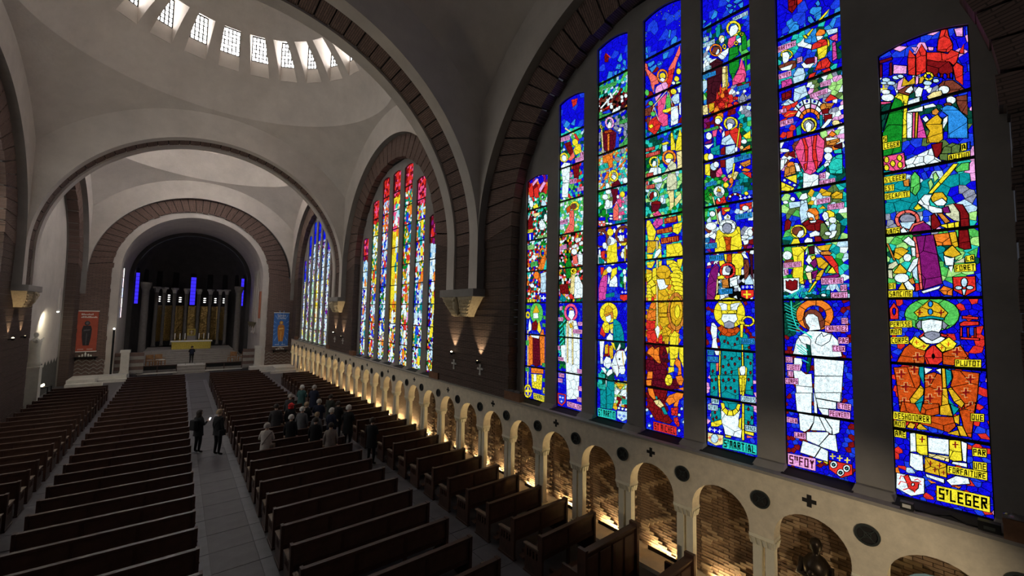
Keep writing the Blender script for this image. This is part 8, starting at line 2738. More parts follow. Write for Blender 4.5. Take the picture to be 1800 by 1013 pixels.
# small white windows above the panels
WL = emis('apse_glass', (1, .98, .95), 2.2)
NA = 0
for j in range(7):
    a = math.radians(-58.3 + 19.45 * j); x, y = XC + RC_ * math.sin(a), YCO + RC_ * math.cos(a); NW_ += 1
    e = empty('window_%d' % NW_, (x, y, 6.05), -a); struct(e, 'small white lit window above the gilded panel %s' % GP[j], 'window')
    b = MB(); b.box(-.26, .26, .02, .06, -.05, .95); b.build('backing', DARK, e)
    for q in range(3 + (j == 1)): b = MB(); b.lathe([(.001, -.05), (.11, -.03), (.13, 0), (.11, .03), (.001, .05)], 10, (0, .0, .12 + .22 * q), .35); b.build('pane', WL, e)
# blue slits
BL = emis('blue_slit_glass', (0.05, 0.03, 0.95), 1.0)
for x, y, w, nm in ((XC - .02, 56.2, .22, 'centre'), (-4.62, 53.6, .13, 'left'), (3.95, 53.4, .13, 'right')):
    NW_ += 1; e = empty('window_%d' % NW_, (x, y, 5.85)); struct(e, 'narrow glowing blue slit window at the %s of the apse' % nm, 'window')
    for q in range(8): b = MB(); b.box(-w, w, 0, .03, .38 * q + .015, .38 * q + .365); b.build('pane', BL, e)
    b = MB(); b.box(-w - .04, w + .04, .02, .06, -.05, 3.1); b.build('frame', DARK, e)
# stained window in the left chancel wall
for q in range(3):
    NW_ += 1; e = empty('window_%d' % NW_, (XC - 4.90, 45.3 + 1.15 * q, 4.6)); struct(e, '%s tall pale light in the left side wall of the chancel' % ORDN[q], 'window')
    for r in range(5): b = MB(); b.box(-.02, .0, -.4, .4, .85 * r + .02, .85 * r + .83); b.build('pane', emis('chancel_glass_%d' % ((q + r) % 3), ((1, .95, .9), (.6, .7, 1), (1, .7, .75))[(q + r) % 3], CHANCEL_GLASS), e)
    b = MB()
    for r in range(6): b.box(-.03, .02, -.42, .42, .85 * r - .02, .85 * r + .02)
    for sy in (-1, 1): b.box(-.03, .02, sy * .42 - .02, sy * .42 + .02, 0, 4.25)
    b.build('frame', BLACK, e)
# altar
e = empty('altar', (XC + .05, 50.3, 1.54)); tag(e, 'white topped altar with sparkling gold mosaic front', 'altar')
b = MB(); b.box(-1.5, 1.5, -.02, .9, 0, .72); b.build('body', GREYS, e)
b = MB(); nx, nz = 60, 14; rows = [[(-1.5 + 3.0 * ix / nx, -.03 - random.uniform(0, .03), .02 + .68 * iz / nz) for ix in range(nx + 1)] for iz in range(nz + 1)]
for r0, r1 in zip(rows, rows[1:]): b.strip(r0, r1)
b.build('mosaic_front', MOSA, e)
b = MB(); b.box(-1.6, 1.6, -.1, 1.0, .72, .80); b.build('altar_slab', WHITE, e)
for j, x in enumerate((-1.3, -.92, -.54, .54, .92, 1.3)):
    c = empty('altar_candle', (XC + .05 + x, 51.0, 2.34)); tag(c, 'tall white altar candle, %s from the left' % ORDN[j], 'candle', 'candles on the altar')
    b = MB(); b.lathe([(.09, 0), (.09, .02), (.03, .05), (.03, .12), (.06, .15)], 10); b.build('holder', MOSA, c); b = MB(); b.lathe([(.035, .15), (.035, .70), (.004, .71)], 8); b.build('wax', WHITE, c)
e = empty('tabernacle', (XC + .02, 52.6, 1.9)); tag(e, 'square gilt tabernacle standing behind the altar', 'tabernacle')
b = MB(); b.box(-.34, .34, 0, .4, 0, .8); b.build('plinth', GREYS, e); b = MB(); b.box(-.32, .32, -.02, .4, .82, 1.5); b.build('gilt_box', MOSA, e); b = MB(); b.box(-.22, .22, -.05, -.02, .9, 1.42); o = b.build('door', GOLD, e)
b = MB(); b.box(-.02, .02, -.02, 0, .05, .45); b.box(-.14, .14, -.02, 0, .28, .32)
k_ = b.build('cross', WHITE, o); k_.location = (0, -.05, .9)
# wooden seats left and right of the platform
def wooden_seat(x, y, z, rz, nm):
    e = empty('wooden_chair', (x, y, z), rz); tag(e, 'light wooden chair %s' % nm, 'chair', 'wooden chairs in the chancel'); m_ = mat('light_wood', (.34, .17, .07), .5, .4, 8.0)
    b = MB(); b.box(-.28, .28, -.25, .25, .42, .47); b.build('seat', m_, e); b = MB(); b.box(-.28, .28, .2, .25, .55, .95); b.build('backrest', m_, e)
    for sx in (-1, 1):
        for sy in (-1, 1): b = MB(); b.box(sx * .25 - .03, sx * .25 + .03, sy * .22 - .03, sy * .22 + .03, 0, .42 if sy < 0 else .95); b.build('leg', m_, e)
        b = MB(); b.box(sx * .27 - .03, sx * .27 + .03, -.25, .25, .62, .66); b.build('arm', m_, e)
wooden_seat(-2.9, 45.6, .58, .6, 'at the left end of the chancel edge'); wooden_seat(-2.35, 46.1, .56, .6, 'with a white cushion behind the leftmost one')
wooden_seat(2.75, 45.9, .56, -.5, 'in front of the great right column'); wooden_seat(3.6, 46.2, .56, -.9, 'beside the right striped wall'); wooden_seat(3.9, 45.3, .56, -.9, 'at the right end of the chancel edge')
c = MB(); c.box(-.24, .24, -.22, .2, 0, .05); o = c.build('seat_cushion', WHITE, None, loc=(-2.35, 46.1, 1.03)); o.rotation_euler.z = .6; bevel(o, .02); tag(o, 'flat white cushion on a light wooden chair left', 'cushion')
# lamp posts
for x, y, nm in ((-5.05, 42.85, 'left'), (4.78, 43.9, 'right')):
    e = empty('candle_stand', (x, y, 1.92 if x > 0 else 0)); tag(e, 'black candle stand with small white light %s of the chancel arch' % nm, 'candle stand'); z0 = 0 if x > 0 else 2.2
    b = MB(); b.tube([(0, 0, 0), (0, 0, z0 + 1.55)], .06, 8); b.build('pole', BLACK, e); b = MB(); b.lathe([(.2, 0), (.2, .03), (.06, .06)], 12); b.build('foot', BLACK, e)
    b = MB(); b.ball((0, 0, z0 + 1.66), .07); b.build('bulb', emis('small_light', (1, .97, .9), 3.0), e)
for j, y in enumerate((44.9, 46.2, 47.6)):
    b = MB(); b.lathe([(.02, 0), (.05, .12), (.2, .5), (.2, .55)], 10); o = b.build('wall_bracket', mat('aged_brass', (.22, .18, .11), .5, .4, 8.0, metal=.4), None, True, (XC + 4.42, y, 3.75))
    tag(o, '%s small brass wall bracket on the pale chancel wall' % ORDN[j], 'bracket', 'brackets on the chancel wall')
# banners
def txt_mesh(s_, size):
    cu = bpy.data.curves.new('t', 'FONT'); cu.body = s_; cu.size = size; cu.align_x = 'CENTER'; o = bpy.data.objects.new('t', cu); COL.objects.link(o)
    me = bpy.data.meshes.new_from_object(o.evaluated_get(bpy.context.evaluated_depsgraph_get())); bpy.data.objects.remove(o); return me
def banner(x0, x1, z0, z1, y, field, fig, fig2, label, lines, rays):
    w = (x1 - x0) / 2; h = z1 - z0; e = empty('banner', ((x0 + x1) / 2, y, z0)); tag(e, label, 'banner')
    b = MB(); b.box(-w, w, 0, .02, 0, h); b.build('cloth', field, e)
    b = MB()
    for z in (0, h): b.box(-w - .03, w + .03, -.02, .03, z - .03, z + .03)
    b.build('rod', WHITE, e)
    f = lambda u, v: (u, -.006, v); g = lambda u, v: (u, -.001, v)
    if rays:
        b = MB()
        for k in range(16):
            a = 2 * PI * k / 16 + .2; r0, r1 = .55, .62 * w / max(abs(math.cos(a)), .45) + .3
            c0, s0 = math.cos(a), math.sin(a); cx_, cz_ = 0, h * .55
            b.prism([(cx_ + r0 * .75 * c0, cz_ + r0 * 1.3 * s0), (cx_ + min(r1, .95) * .95 * w * math.cos(a + .03) / w, cz_ + r1 * 1.4 * math.sin(a + .03)), (cx_ + min(r1, .95) * .95 * w * math.cos(a - .03) / w, cz_ + r1 * 1.4 * math.sin(a - .03))], g, lambda u, v: (u, -.003, v))
        b.build('printed_rays', mat('ray_blue', (.25, .45, .80), .8), e)
    b = MB(); b.prism([(-.28 * w, .15 * h), (.28 * w, .15 * h), (.42 * w, .35 * h), (.46 * w, .55 * h), (.34 * w, .64 * h), (-.34 * w, .64 * h), (-.46 * w, .55 * h), (-.42 * w, .35 * h)], g, f); b.prism([(.26 * w * math.cos(t * PI / 6), .70 * h + .3 * w * math.sin(t * PI / 6)) for t in range(12)], g, f); b.build('printed_figure', fig, e)
    b = MB(); b.prism([(.15 * w * math.cos(t * PI / 5), .70 * h + .2 * w * math.sin(t * PI / 5)) for t in range(10)], f, lambda u, v: (u, -.012, v)); b.prism([(-.03 * w, .16 * h), (.03 * w, .16 * h), (.03 * w, .45 * h), (-.03 * w, .45 * h)], f, lambda u, v: (u, -.012, v)); b.prism([(-.3 * w, .5 * h), (.3 * w, .52 * h), (.3 * w, .55 * h), (-.3 * w, .54 * h)], f, lambda u, v: (u, -.012, v)); b.build('figure_detail', fig2, e)
    for k, t in enumerate(lines):
        if t.startswith('~'):
            b = MB(); n_ = int(t[1:]); x = -.6 * w
            for q in range(n_): ww = random.uniform(.03, .07); b.box(x, x + ww, -.006, -.001, h * .90 - k * .2, h * .90 - k * .2 + random.choice((.08, .12))); x += ww + .025
            b.build('lettering', WHITE, e)
        else:
            me = txt_mesh(t, .30); o = obj('lettering', me, WHITE, e, (0, -.006, h * .89 - k * .24)); o.rotation_euler = (PI / 2, 0, 0)
    b = MB()
    for x in (-.72, .12):
        for q in range(7): b.box((x + .08 * q) * w, (x + .08 * q + .05) * w, -.006, -.001, .05 * h, .065 * h)
    b.build('small_print', WHITE, e)
banner(5.50, 6.75, 2.12, 5.25, 42.93, mat('banner_blue', (.055, .18, .56), .8, .2, 3.0), mat('print_orange', (.70, .27, .05), .8, .5, 12.0), mat('print_gold', (.95, .62, .16), .8, .3, 14.0), 'tall blue banner with golden figure hanging beside the arcade', ['Sainte', 'Odile'], True)
banner(-7.05, -5.93, 2.2, 5.17, 42.93, mat('banner_red', (.42, .085, .05), .8, .25, 3.0), mat('print_dark', (.045, .04, .045), .8, .5, 12.0), mat('print_grey', (.13, .12, .13), .8, .4, 12.0), 'tall red banner with dark figure left of the chancel arch', ['~9', '~12'], False)
for x, nm in ((6.1, 'blue'), (-6.45, 'red')):
    e = empty('wall_shelf', (x, 42.95, 1.78)); tag(e, 'thin black shelf under the %s banner' % nm, 'shelf')
    b = MB(); b.box(-.62, .62, -.32, .05, 0, .05); b.build('board', BLACK, e)
    for sx in (-1, 1): b = MB(); b.box(sx * .5 - .02, sx * .5 + .02, -.25, .05, -.2, 0); b.build('bracket', BLACK, e)
    for q, (dx, hh) in enumerate(((-.3, .12), (-.15, .2), (0, .36), (.15, .22), (.28, .14))):
        b = MB(); b.lathe([(.05, 0), (.05, hh * .7), (.01, hh)], 8); o = b.build('white_candle', WHITE, None, True, (x + dx, 42.8, 1.83)); tag(o, '%s small white candle on the shelf under the %s banner' % (ORDN[q], nm), 'candle', 'candles under the %s banner' % nm)
# zigzag dado under the banners
for x0, x1 in ((5.0, 7.0), (-7.0, -5.4)):
    b = MB()
    for r in range(4):
        z = .55 + .28 * r; n_ = 8; L0 = [(x0 + (x1 - x0) * j / n_, z + (.16 if j % 2 else 0)) for j in range(n_ + 1)]
        b.strip([(x, 42.96, zz) for x, zz in L0], [(x, 42.96, zz + .07) for x, zz in L0])
    fch(b.build('zigzag_inlay', GREYS))
# ================================================================= PEOPLE
SKINM = mat('skin', (.50, .33, .25), .6, .1, 20.0)
SHOE = mat('shoe_leather', (.012, .010, .010), .5)
def cloth(n, c): return mat('cloth_' + n, c, .9, .25, 14.0)
CL = {'black': cloth('black', (.012, .012, .014)), 'navy': cloth('navy', (.018, .022, .045)), 'grey': cloth('grey', (.12, .12, .13)), 'dgrey': cloth('dark_grey', (.045, .042, .045)), 'white': cloth('white', (.52, .47, .44)), 'brown': cloth('brown', (.13, .095, .08)), 'teal': cloth('teal', (.04, .10, .10)), 'red': cloth('red', (.55, .03, .03)), 'green': cloth('olive', (.03, .034, .028)), 'beige': cloth('beige', (.26, .22, .20))}
HAIR = {'grey': mat('hair_grey', (.36, .33, .31), .8, .3, 30.0), 'white': mat('hair_white', (.62, .59, .56), .8, .25, 30.0), 'dark': mat('hair_dark', (.035, .025, .02), .7, .3, 30.0), 'fair': mat('hair_fair', (.30, .22, .14), .8, .3, 30.0), 'red': CL['red'], 'black': CL['black']}
def hand_mesh():
    b = MB(); b.box(-.038, .038, -.014, .014, -.085, 0)
    for j, (x, l) in enumerate(((-.029, .062), (-.010, .076), (.010, .072), (.029, .056))): b.tube([(x, 0, -.08), (x, .008, -.08 - l * .55), (x, .024, -.08 - l)], [.0095, .009, .0075], 6)
    b.tube([(.036, .0, -.03), (.062, .014, -.062), (.066, .026, -.085)], [.011, .010, .008], 6)
    return b.mesh('hand', True)
HAND = hand_mesh(); HAND.materials.append(SKINM)
DG = None
def person(x, y, rz, label, h=1.68, coat='black', legs='black', hair='grey', style='short', arms='folded', z=0.0, hem=.62, lean=0.0, extra=None):
    k = h / 1.72; root = empty('person', (x, y, z), rz); tag(root, label, 'person', 'visitors in the nave')
    J = {}; E = []
    def j(n, p, r, pa=None):
        J[n] = (Vector((p[0], p[1] + lean * max(p[2] - .9, 0), p[2])) * k, r * k if not isinstance(r, tuple) else (r[0] * k, r[1] * k))
        if pa: E.append((pa, n))
    j('pel', (0, 0, .95), (.155, .115)); j('wai', (0, 0, 1.12), (.14, .10), 'pel'); j('che', (0, -.01, 1.32), (.165, .115), 'wai'); j('nkb', (0, 0, 1.47), (.075, .07), 'che'); j('nek', (0, .015, 1.535), .055, 'nkb'); j('hd', (0, .03, 1.61), (.075, .09), 'nek'); j('top', (0, .025, 1.685), (.062, .075), 'hd')
    for s_, nm in ((-1, 'l'), (1, 'r')):
        j('sh' + nm, (s_ * .165, -.01, 1.415), .068, 'che')
        if arms == 'folded': el, wr = (s_ * .245, .0, 1.16), (s_ * .07, .235, 1.16)
        elif arms == 'phone' and s_ > 0: el, wr = (s_ * .235, .02, 1.15), (s_ * .10, .27, 1.24)
        elif arms == 'hip' and s_ > 0: el, wr = (s_ * .33, -.07, 1.16), (s_ * .19, .07, 1.02)
        else: el, wr = (s_ * .235, -.02, 1.13), (s_ * .235, .06, .89)
        j('el' + nm, el, .050, 'sh' + nm); j('wr' + nm, wr, .036, 'el' + nm)
        j('hp' + nm, (s_ * .092, 0, .90), .094, 'pel'); j('kn' + nm, (s_ * .10, .02, .50), .062, 'hp' + nm); j('an' + nm, (s_ * .105, -.02, .10), .042, 'kn' + nm); j('to' + nm, (s_ * .125, .13, .035), (.042, .030), 'an' + nm)
    ids = list(J); me = bpy.data.meshes.new('body'); me.from_pydata([tuple(J[n][0]) for n in ids], [(ids.index(a), ids.index(b)) for a, b in E], [])
    o = bpy.data.objects.new('body', me); COL.objects.link(o)
    o.modifiers.new('skin', 'SKIN'); sd = o.modifiers.new('sub', 'SUBSURF'); sd.levels = 1; sd.render_levels = 1
    for n, sv in zip(ids, me.skin_vertices[0].data):
        r = J[n][1]; sv.radius = r if isinstance(r, tuple) else (r, r); sv.use_root = (n == 'pel')
    bpy.context.view_layer.update()
    m2 = bpy.data.meshes.new_from_object(o.evaluated_get(bpy.context.evaluated_depsgraph_get())); bpy.data.objects.remove(o)
    m2.materials.clear()
    for mm in (CL[coat], CL[legs], SKINM, SHOE): m2.materials.append(mm)
    for p in m2.polygons:
        c = p.center / k
        p.material_index = 3 if c.z < .085 else 1 if (c.z < .93 and abs(c.x) < .20 and c.y < .17) else 2 if c.z > 1.50 else 0
        p.use_smooth = True
    obj('body', m2, None, root)
    # coat shell
    b = MB(); n = 16; prof = [(hem, .215, .165), (.8, .205, .15), (.98, .19, .142), (1.12, .178, .132), (1.3, .205, .142), (1.40, .20, .125), (1.46, .13, .095), (1.50, .075, .075)]
    rings = [[(a * k * math.cos(2 * PI * q / n), (c * math.sin(2 * PI * q / n) + lean * max(zz - .9, 0)) * k, zz * k) for q in range(n)] for zz, a, c in prof]
    for A, B_ in zip(rings, rings[1:]): b.strip(A, B_, True)
    b.build('coat', CL[coat], root, True)
    hc = J['hd'][0] + Vector((0, 0, .012)) * k
    # hair or hat
    b = MB(); n = 14
    for a0, a1, rr in ((0, 9, 1.0),):
        prof = [(.115 * math.sin(PI * t / 10), .135 * math.cos(PI * t / 10)) for t in range(0, 7 if style == 'short' else 9)]
        rg = [[(hc.x + max(r_, .001) * k * math.cos(2 * PI * q / n), hc.y - .018 * k + max(r_, .001) * 1.12 * k * math.sin(2 * PI * q / n) * (1.0 if math.sin(2 * PI * q / n) < 0 else (1.0 if zz > .05 else .2)), hc.z + .01 * k + zz * k * (1.0 if math.sin(2 * PI * q / n) < .2 or zz > .04 else .35)) for q in range(n)] for r_, zz in prof]
        for A, B_ in zip(rg, rg[1:]): b.strip(A, B_, True)
    if style == 'long':
        b.lathe([(.10 * k, .02 * k), (.115 * k, -.08 * k), (.10 * k, -.2 * k), (.05 * k, -.24 * k)], 12, (hc.x, hc.y - .05 * k, hc.z), .75)
    b.build('hat' if hair == 'red' else 'hair', HAIR[hair], root, True)
    if hair == 'red':
        b = MB(); b.lathe([(.125 * k, .03 * k), (.14 * k, .05 * k), (.12 * k, .07 * k)], 12, tuple(hc)); b.build('hat_brim', HAIR['red'], root, True)
    # face: nose, eyes, mouth, ears
    f = MB(); fy = hc.y + .085 * k
    f.tube([(0, fy - .01, hc.z + .02 * k), (0, fy + .022 * k, hc.z - .022 * k)], [.008 * k, .013 * k], 6)
    for s_ in (-1, 1): f.ball((s_ * .078 * k, hc.y, hc.z - .005 * k), .020 * k, 6, 4)
    f.build('nose_and_ears', SKINM, root, True)
    f = MB()
    for s_ in (-1, 1): f.ball((s_ * .030 * k, fy - .004, hc.z + .018 * k), .008 * k, 6, 4)
    f.tube([(-.022 * k, fy - .002, hc.z - .05 * k), (.022 * k, fy - .002, hc.z - .05 * k)], .005 * k, 5); f.build('eyes_and_mouth', SHOE, root)
    for nm in 'lr':
        w, el = J['wr' + nm][0], J['el' + nm][0]; d = (w - el).normalized(); o = obj('hand', HAND, None, root, tuple(w + d * .01))
        o.rotation_mode = 'QUATERNION'; o.rotation_quaternion = Vector((0, 0, -1)).rotation_difference(d); o.scale = (k, k, k)
    return root, k, J
def strap_bag(root, k, m_):
    b = MB(); pts = [(.12 * math.cos(t) * k + .02 * k, .16 * k * math.sin(t) - .0, (1.2 + .26 * math.cos(t)) * k) for t in [PI * q / 8 for q in range(17)]]
    b.tube([(p[0] * 1.5, p[1] * 1.05, p[2]) for p in pts], .012, 5); b.build('bag_strap', m_, root)
    b = MB(); b.box(.16 * k, .28 * k, -.14 * k, .12 * k, .78 * k, 1.0 * k); o = b.build('shoulder_bag', m_, root); bevel(o, .03)
def backpack(root, k, m_):
    b = MB(); b.box(-.15 * k, .15 * k, -.30 * k, -.12 * k, .98 * k, 1.40 * k); o = b.build('backpack', m_, root); bevel(o, .05, 3)
def snap(y): return 36.59 - PITCH * round((36.59 + .53 - y) / PITCH) + .53
A_ = 'person with '
r, k, J = person(-.50, 19.9, -.95, 'person in long black coat in the aisle holding a glowing phone', 1.60, 'black', 'black', 'dark', 'long', 'phone', hem=.72)
ph = J['wrr'][0] + Vector((-.02, .12, .05)); b = MB(); b.box(-.04, .04, -.006, .006, -.07, .07); o = b.build('phone', SHOE, None, loc=tuple(r.matrix_basis @ ph if False else (r.location + Matrix.Rotation(-.95, 3, 'Z') @ ph))); o.rotation_euler = (-.5, 0, -.95); tag(o, 'small phone with bright screen held by person in the aisle', 'phone')
b = MB(); b.box(-.036, .036, -.009, -.0065, -.062, .062); b.build('screen', emis('phone_screen', (.9, .95, 1), 2.5), o)
backpack(r, k, CL['black'])
r, k, J = person(.07, 19.15, -1.0, 'person in black jacket and trousers with shoulder bag standing in the aisle', 1.70, 'black', 'black', 'fair', 'short', 'down', hem=.80); strap_bag(r, k, CL['black'])
r, k, J = person(1.24, snap(15.95), -.5, 'person in white quilted jacket with crossbody strap, alone behind a pew', 1.62, 'white', 'dgrey', 'grey', 'short', 'folded', hem=.70); strap_bag(r, k, CL['brown'])
PP = [(1.98, 19.5, -.2, 1.66, 'dgrey', 'dark', 'short', 'person in dark grey coat leftmost of the standing group'), (2.52, 19.5, -.7, 1.62, 'black', 'red', 'short', 'person wearing a bright red cap and dark coat'),
      (2.17, 17.2, -.5, 1.58, 'black', 'white', 'short', 'white haired person in black coat in front of the grey coats'), (2.85, 20.6, -.6, 1.66, 'dgrey', 'grey', 'short', 'grey haired person in dark coat behind the red cap'),
      (2.75, 18.1, -.6, 1.62, 'grey', 'white', 'short', 'person in long grey coat with pale hair, left of the pair'), (3.12, 19.4, -.8, 1.60, 'black', 'fair', 'short', 'fair haired person in black behind the two grey coats'),
      (3.75, 22.7, -.7, 1.70, 'teal', 'white', 'short', 'white haired person in teal jacket at the back of the group'), (4.22, 22.5, -.6, 1.72, 'navy', 'grey', 'short', 'person in navy coat beside the teal jacket'),
      (3.08, 17.3, -.8, 1.55, 'grey', 'fair', 'short', 'shorter person in light grey coat, right of the pair'), (3.62, 19.4, -.5, 1.66, 'navy', 'grey', 'short', 'grey haired person in navy jacket in the middle of the group'),
      (3.62, 17.6, -1.0, 1.64, 'navy', 'white', 'short', 'white haired person in navy facing the windows'), (4.30, 19.9, -.9, 1.66, 'green', 'dark', 'short', 'dark haired person in olive coat beside the side aisle'),
      (4.26, 18.6, -.7, 1.60, 'black', 'dark', 'short', 'person in black with dark hair in the side aisle'), (4.18, 16.95, -.8, 1.74, 'black', 'white', 'short', 'tall white haired person in wide black coat'),
      (3.08, 14.95, -.3, 1.55, 'beige', 'dark', 'short', 'person in beige coat with dark hood near the pew ends'), (2.80, 16.1, -.6, 1.58, 'black', 'dark', 'short', 'dark haired person in black in front of the beige coat'),
      (4.35, 14.8, -.9, 1.66, 'black', 'dark', 'short', 'person in black standing alone in the side aisle by a pew end')]
for x, y, rz, h, c, hr, st, lab in PP:
    yy = y if x > 3.85 else snap(y)
    r, k, J = person(x, yy, rz, lab, h, c, 'black', hr, st, random.choice(('folded', 'folded', 'down')), hem=.66)
    if hr == 'red':
        b = MB(); b.lathe([(.10, 1.42), (.11, 1.48), (.075, 1.53)], 12); b.build('scarf', CL['red'], r, True)
r, k, J = person(XC + .02, 46.7, 0.0, 'person in dark jacket bowing before the altar', 1.50, 'black', 'black', 'dark', 'short', 'folded', z=.56, hem=.8, lean=.22); backpack(r, k, CL['navy'])
# ================================================================= PROPS AND LAMPS
WARM = emis('warm_uplight', (1.0, 0.78, 0.42), UPLIGHT)
ub = MB(); ub.box(-.05, .05, -.42, .42, 0, .02); ub.box(-.05, -.035, -.42, .42, .02, .085); ub_me = ub.mesh('housing'); ub_me.materials.append(BLACK)
ul = MB(); ul.box(-.03, .012, -.40, .40, .02, .028); ul_me = ul.mesh('lens'); ul_me.materials.append(WARM)
for k in range(-2, KMAX):
    e = empty('uplight', (7.60, C0 + CP * (k + .5), .09)); tag(e, 'warm strip uplight on the floor of the %s arcade niche from the near end' % ordinal(k + 3), 'lamp', 'uplights in the arcade niches')
    obj('housing', ub_me, None, e); obj('lens', ul_me, None, e)
# sconces and crosses on the piers
def spot(loc, tgt, energy, col, angle, blend=.6, size=.03):
    l = bpy.data.lights.new('spot', 'SPOT'); l.energy = energy; l.color = col; l.spot_size = math.radians(angle); l.spot_blend = blend; l.shadow_soft_size = size
    o = bpy.data.objects.new('spot', l); COL.objects.link(o); o.location = loc; d = Vector(tgt) - Vector(loc); o.rotation_euler = d.to_track_quat('-Z', 'Y').to_euler(); return o
def sconce(x, y, z, side, lit, lab, en):
    e = empty('wall_sconce', (x, y, z)); tag(e, lab, 'lamp', 'sconces on the brick piers')
    b = MB(); b.box(-.02 if side > 0 else -.14, .14 if side > 0 else .02, -.02, .02, -.02, .02); b.build('arm', BLACK, e)
    b = MB(); b.lathe([(.03, -.05), (.06, .0), (.07, .06)], 10, (0, 0, 0)); b.build('cup', BLACK, e, True)
    b = MB(); b.ball((0, 0, .055), .045 if lit else .028, 8, 6); b.build('bulb', emis('sconce_bulb_%d' % lit, (1, .85, .55), 9.0 if lit else 1.5), e)
    s_ = spot((x, y, z + .12), (x + side * .17, y, z + 1.3), en, (1, .76, .46), 66); s_.parent = e; s_.location = (0, 0, .12)
for p, yy in ((0, 12.78), (1, 28.28)):
    for d, lit in ((.75, True), (-1.0, False)):
        nm = ['near', 'far'][p]; sconce(6.84, yy + d, 4.02 if d > 0 else 3.86, 1, lit, 'small black sconce with %s bulb on the %s brick pier' % ('bright' if lit else 'hidden', nm), 110.0)
        b = MB(); zc_ = 3.60
        for (a, c, f, g) in ((-.035, .035, -.15, .15), (-.12, .12, .0, .07)): b.box(-.02, .01, a, c, f, g)
        for (a, f) in ((0, .15), (0, -.15), (.12, .035), (-.12, .035)): b.box(-.022, .01, a - .05, a + .05, f - .035, f + .035)
        o = b.build('wall_cross', PALE, None, loc=(6.98, yy + d, zc_)); tag(o, 'small pale stone cross under the %s sconce of the %s brick pier' % ('bright' if lit else 'dim', nm), 'cross')
for d, nm in ((-.9, 'bright'), (.9, 'second')): sconce(-6.84, 28.28 + d, 4.05, -1, d < 0, 'small %s sconce on the dark pier of the left wall' % nm, 60.0)
# crates at the window ends, with crumpled clear film on top
CRATE = mat('brown_crate', (.22, .105, .055), .75, .35, 7.0); FILM = mat('clear_film', (.16, .16, .165), .15, .3, 20.0, spec=1.0)
NM = [('nearest', -.30), ('second', 9.98), ('third', 15.10), ('fourth', 25.5), ('fifth', 30.6), ('farthest', 41.0)]
for nm, y in NM:
    e = empty('brown_crate', (7.05, y, ZL + .05)); tag(e, '%s brown box standing on the window ledge beside a brick pier' % nm, 'box', 'boxes on the window ledge')
    b = MB(); b.box(-.1, .1, -.38, .38, 0, .26); b.build('box_body', CRATE, e)
    b = MB(); b.box(-.105, .105, -.385, .385, .2, .262); b.build('box_rim', CRATE, e)
    if nm in ('nearest', 'second'):
        b = MB(); nx, ny = 8, 20; rows = [[(-.11 + .22 * ix / nx, -.38 + .76 * iy / ny, .265 + random.uniform(0, .07) * math.sin(PI * (ix + .5) / (nx + 1))) for ix in range(nx + 1)] for iy in range(ny + 1)]
        for r0, r1 in zip(rows, rows[1:]): b.strip(r0, r1)
        b.build('clear_film', FILM, e, True)
# floodlight and cable on the near sill
e = empty('floodlight', (7.06, .98, ZL + .05)); tag(e, 'small black floodlight with pale front on the window sill', 'lamp')
b = MB(); b.box(-.05, .05, -.07, .07, 0, .1); b.build('case', BLACK, e); b = MB(); b.box(-.056, -.05, -.045, .045, .03, .08); b.build('lens', PALE, e)
b = MB(); b.tube([(7.08, .9, ZL + .06), (7.1, .7, ZL + .06), (7.16, .55, ZL + .09), (7.08, .4, ZL + .06), (7.1, .28, ZL + .06)], .012, 6); o = b.build('power_cable', BLACK, None, True); tag(o, 'black power cable curling along the near window sill', 'cable')
e = empty('power_box', (7.1, .20, ZL + .05)); tag(e, 'small black power box at the end of the sill cable', 'box'); b = MB(); b.box(-.06, .06, -.1, .1, 0, .12); b.build('case', BLACK, e); b = MB(); b.box(-.065, -.06, -.05, .05, .03, .07); b.build('label_plate', BRONZE, e)
# bronze statue in the near niche, blue round-topped board in the nearest
BZ = mat('dark_bronze', (.045, .032, .022), .35, .3, 12.0, metal=.7)
ys = C0 + CP * .5
e = empty('bronze_statue', (7.30, ys, .09)); tag(e, 'dark bronze robed statue standing in an arcade niche', 'statue')
b = MB(); b.box(-.17, .17, -.2, .2, 0, .35); b.build('plinth', BZ, e)
b = MB(); b.lathe([(.17, .35), (.18, .5), (.15, .8), (.15, 1.0), (.19, 1.2), (.20, 1.35), (.13, 1.45), (.06, 1.5), (.055, 1.54), (.085, 1.6), (.09, 1.68), (.06, 1.75), (.001, 1.77)], 14, (0, 0, 0)); b.build('figure', BZ, e, True)
b = MB()
for s_ in (-1, 1): b.tube([(0, s_ * .19, 1.36), (-.06, s_ * .24, 1.12), (-.18, s_ * .05, 1.18)], [.06, .05, .035], 8)
b.ball((-.19, .02, 1.24), .07); b.build('arms_and_child', BZ, e, True)
b = MB()
for q in range(7): b.tube([(-.16 * math.cos(q * .4 - 1.2), .17 * math.sin(q * .4 - 1.2), .38), (-.15 * math.cos(q * .4 - 1.2), .14 * math.sin(q * .4 - 1.2), 1.1)], .012, 5)
b.build('drapery_folds', BZ, e, True)
yb_ = C0 - CP * .5
e = empty('blue_board', (7.0, yb_, -.07)); tag(e, 'pale blue round-topped board filling the nearest arcade arch', 'board')
b = MB(); pr = [(-.5, 0), (.34, 0), (.34, 1.62)] + [(-.08 + .42 * math.cos(PI * j / 12), 1.62 + .50 * math.sin(PI * j / 12)) for j in range(13)] + [(-.5, 1.62)]
b.prism([(u + .1, v) for u, v in pr], lambda u, v: (.03, u, v), lambda u, v: (-.0, u, v)); b.build('panel', mat('pale_blue', (.25, .42, .50), .6, .2, 3.0), e)
b = MB(); b.tube([(-.01, u + .1, v) for u, v in pr[3:16]], .012, 6); b.build('edge_bead', mat('pale_blue', (.3, .5, .6)), e)
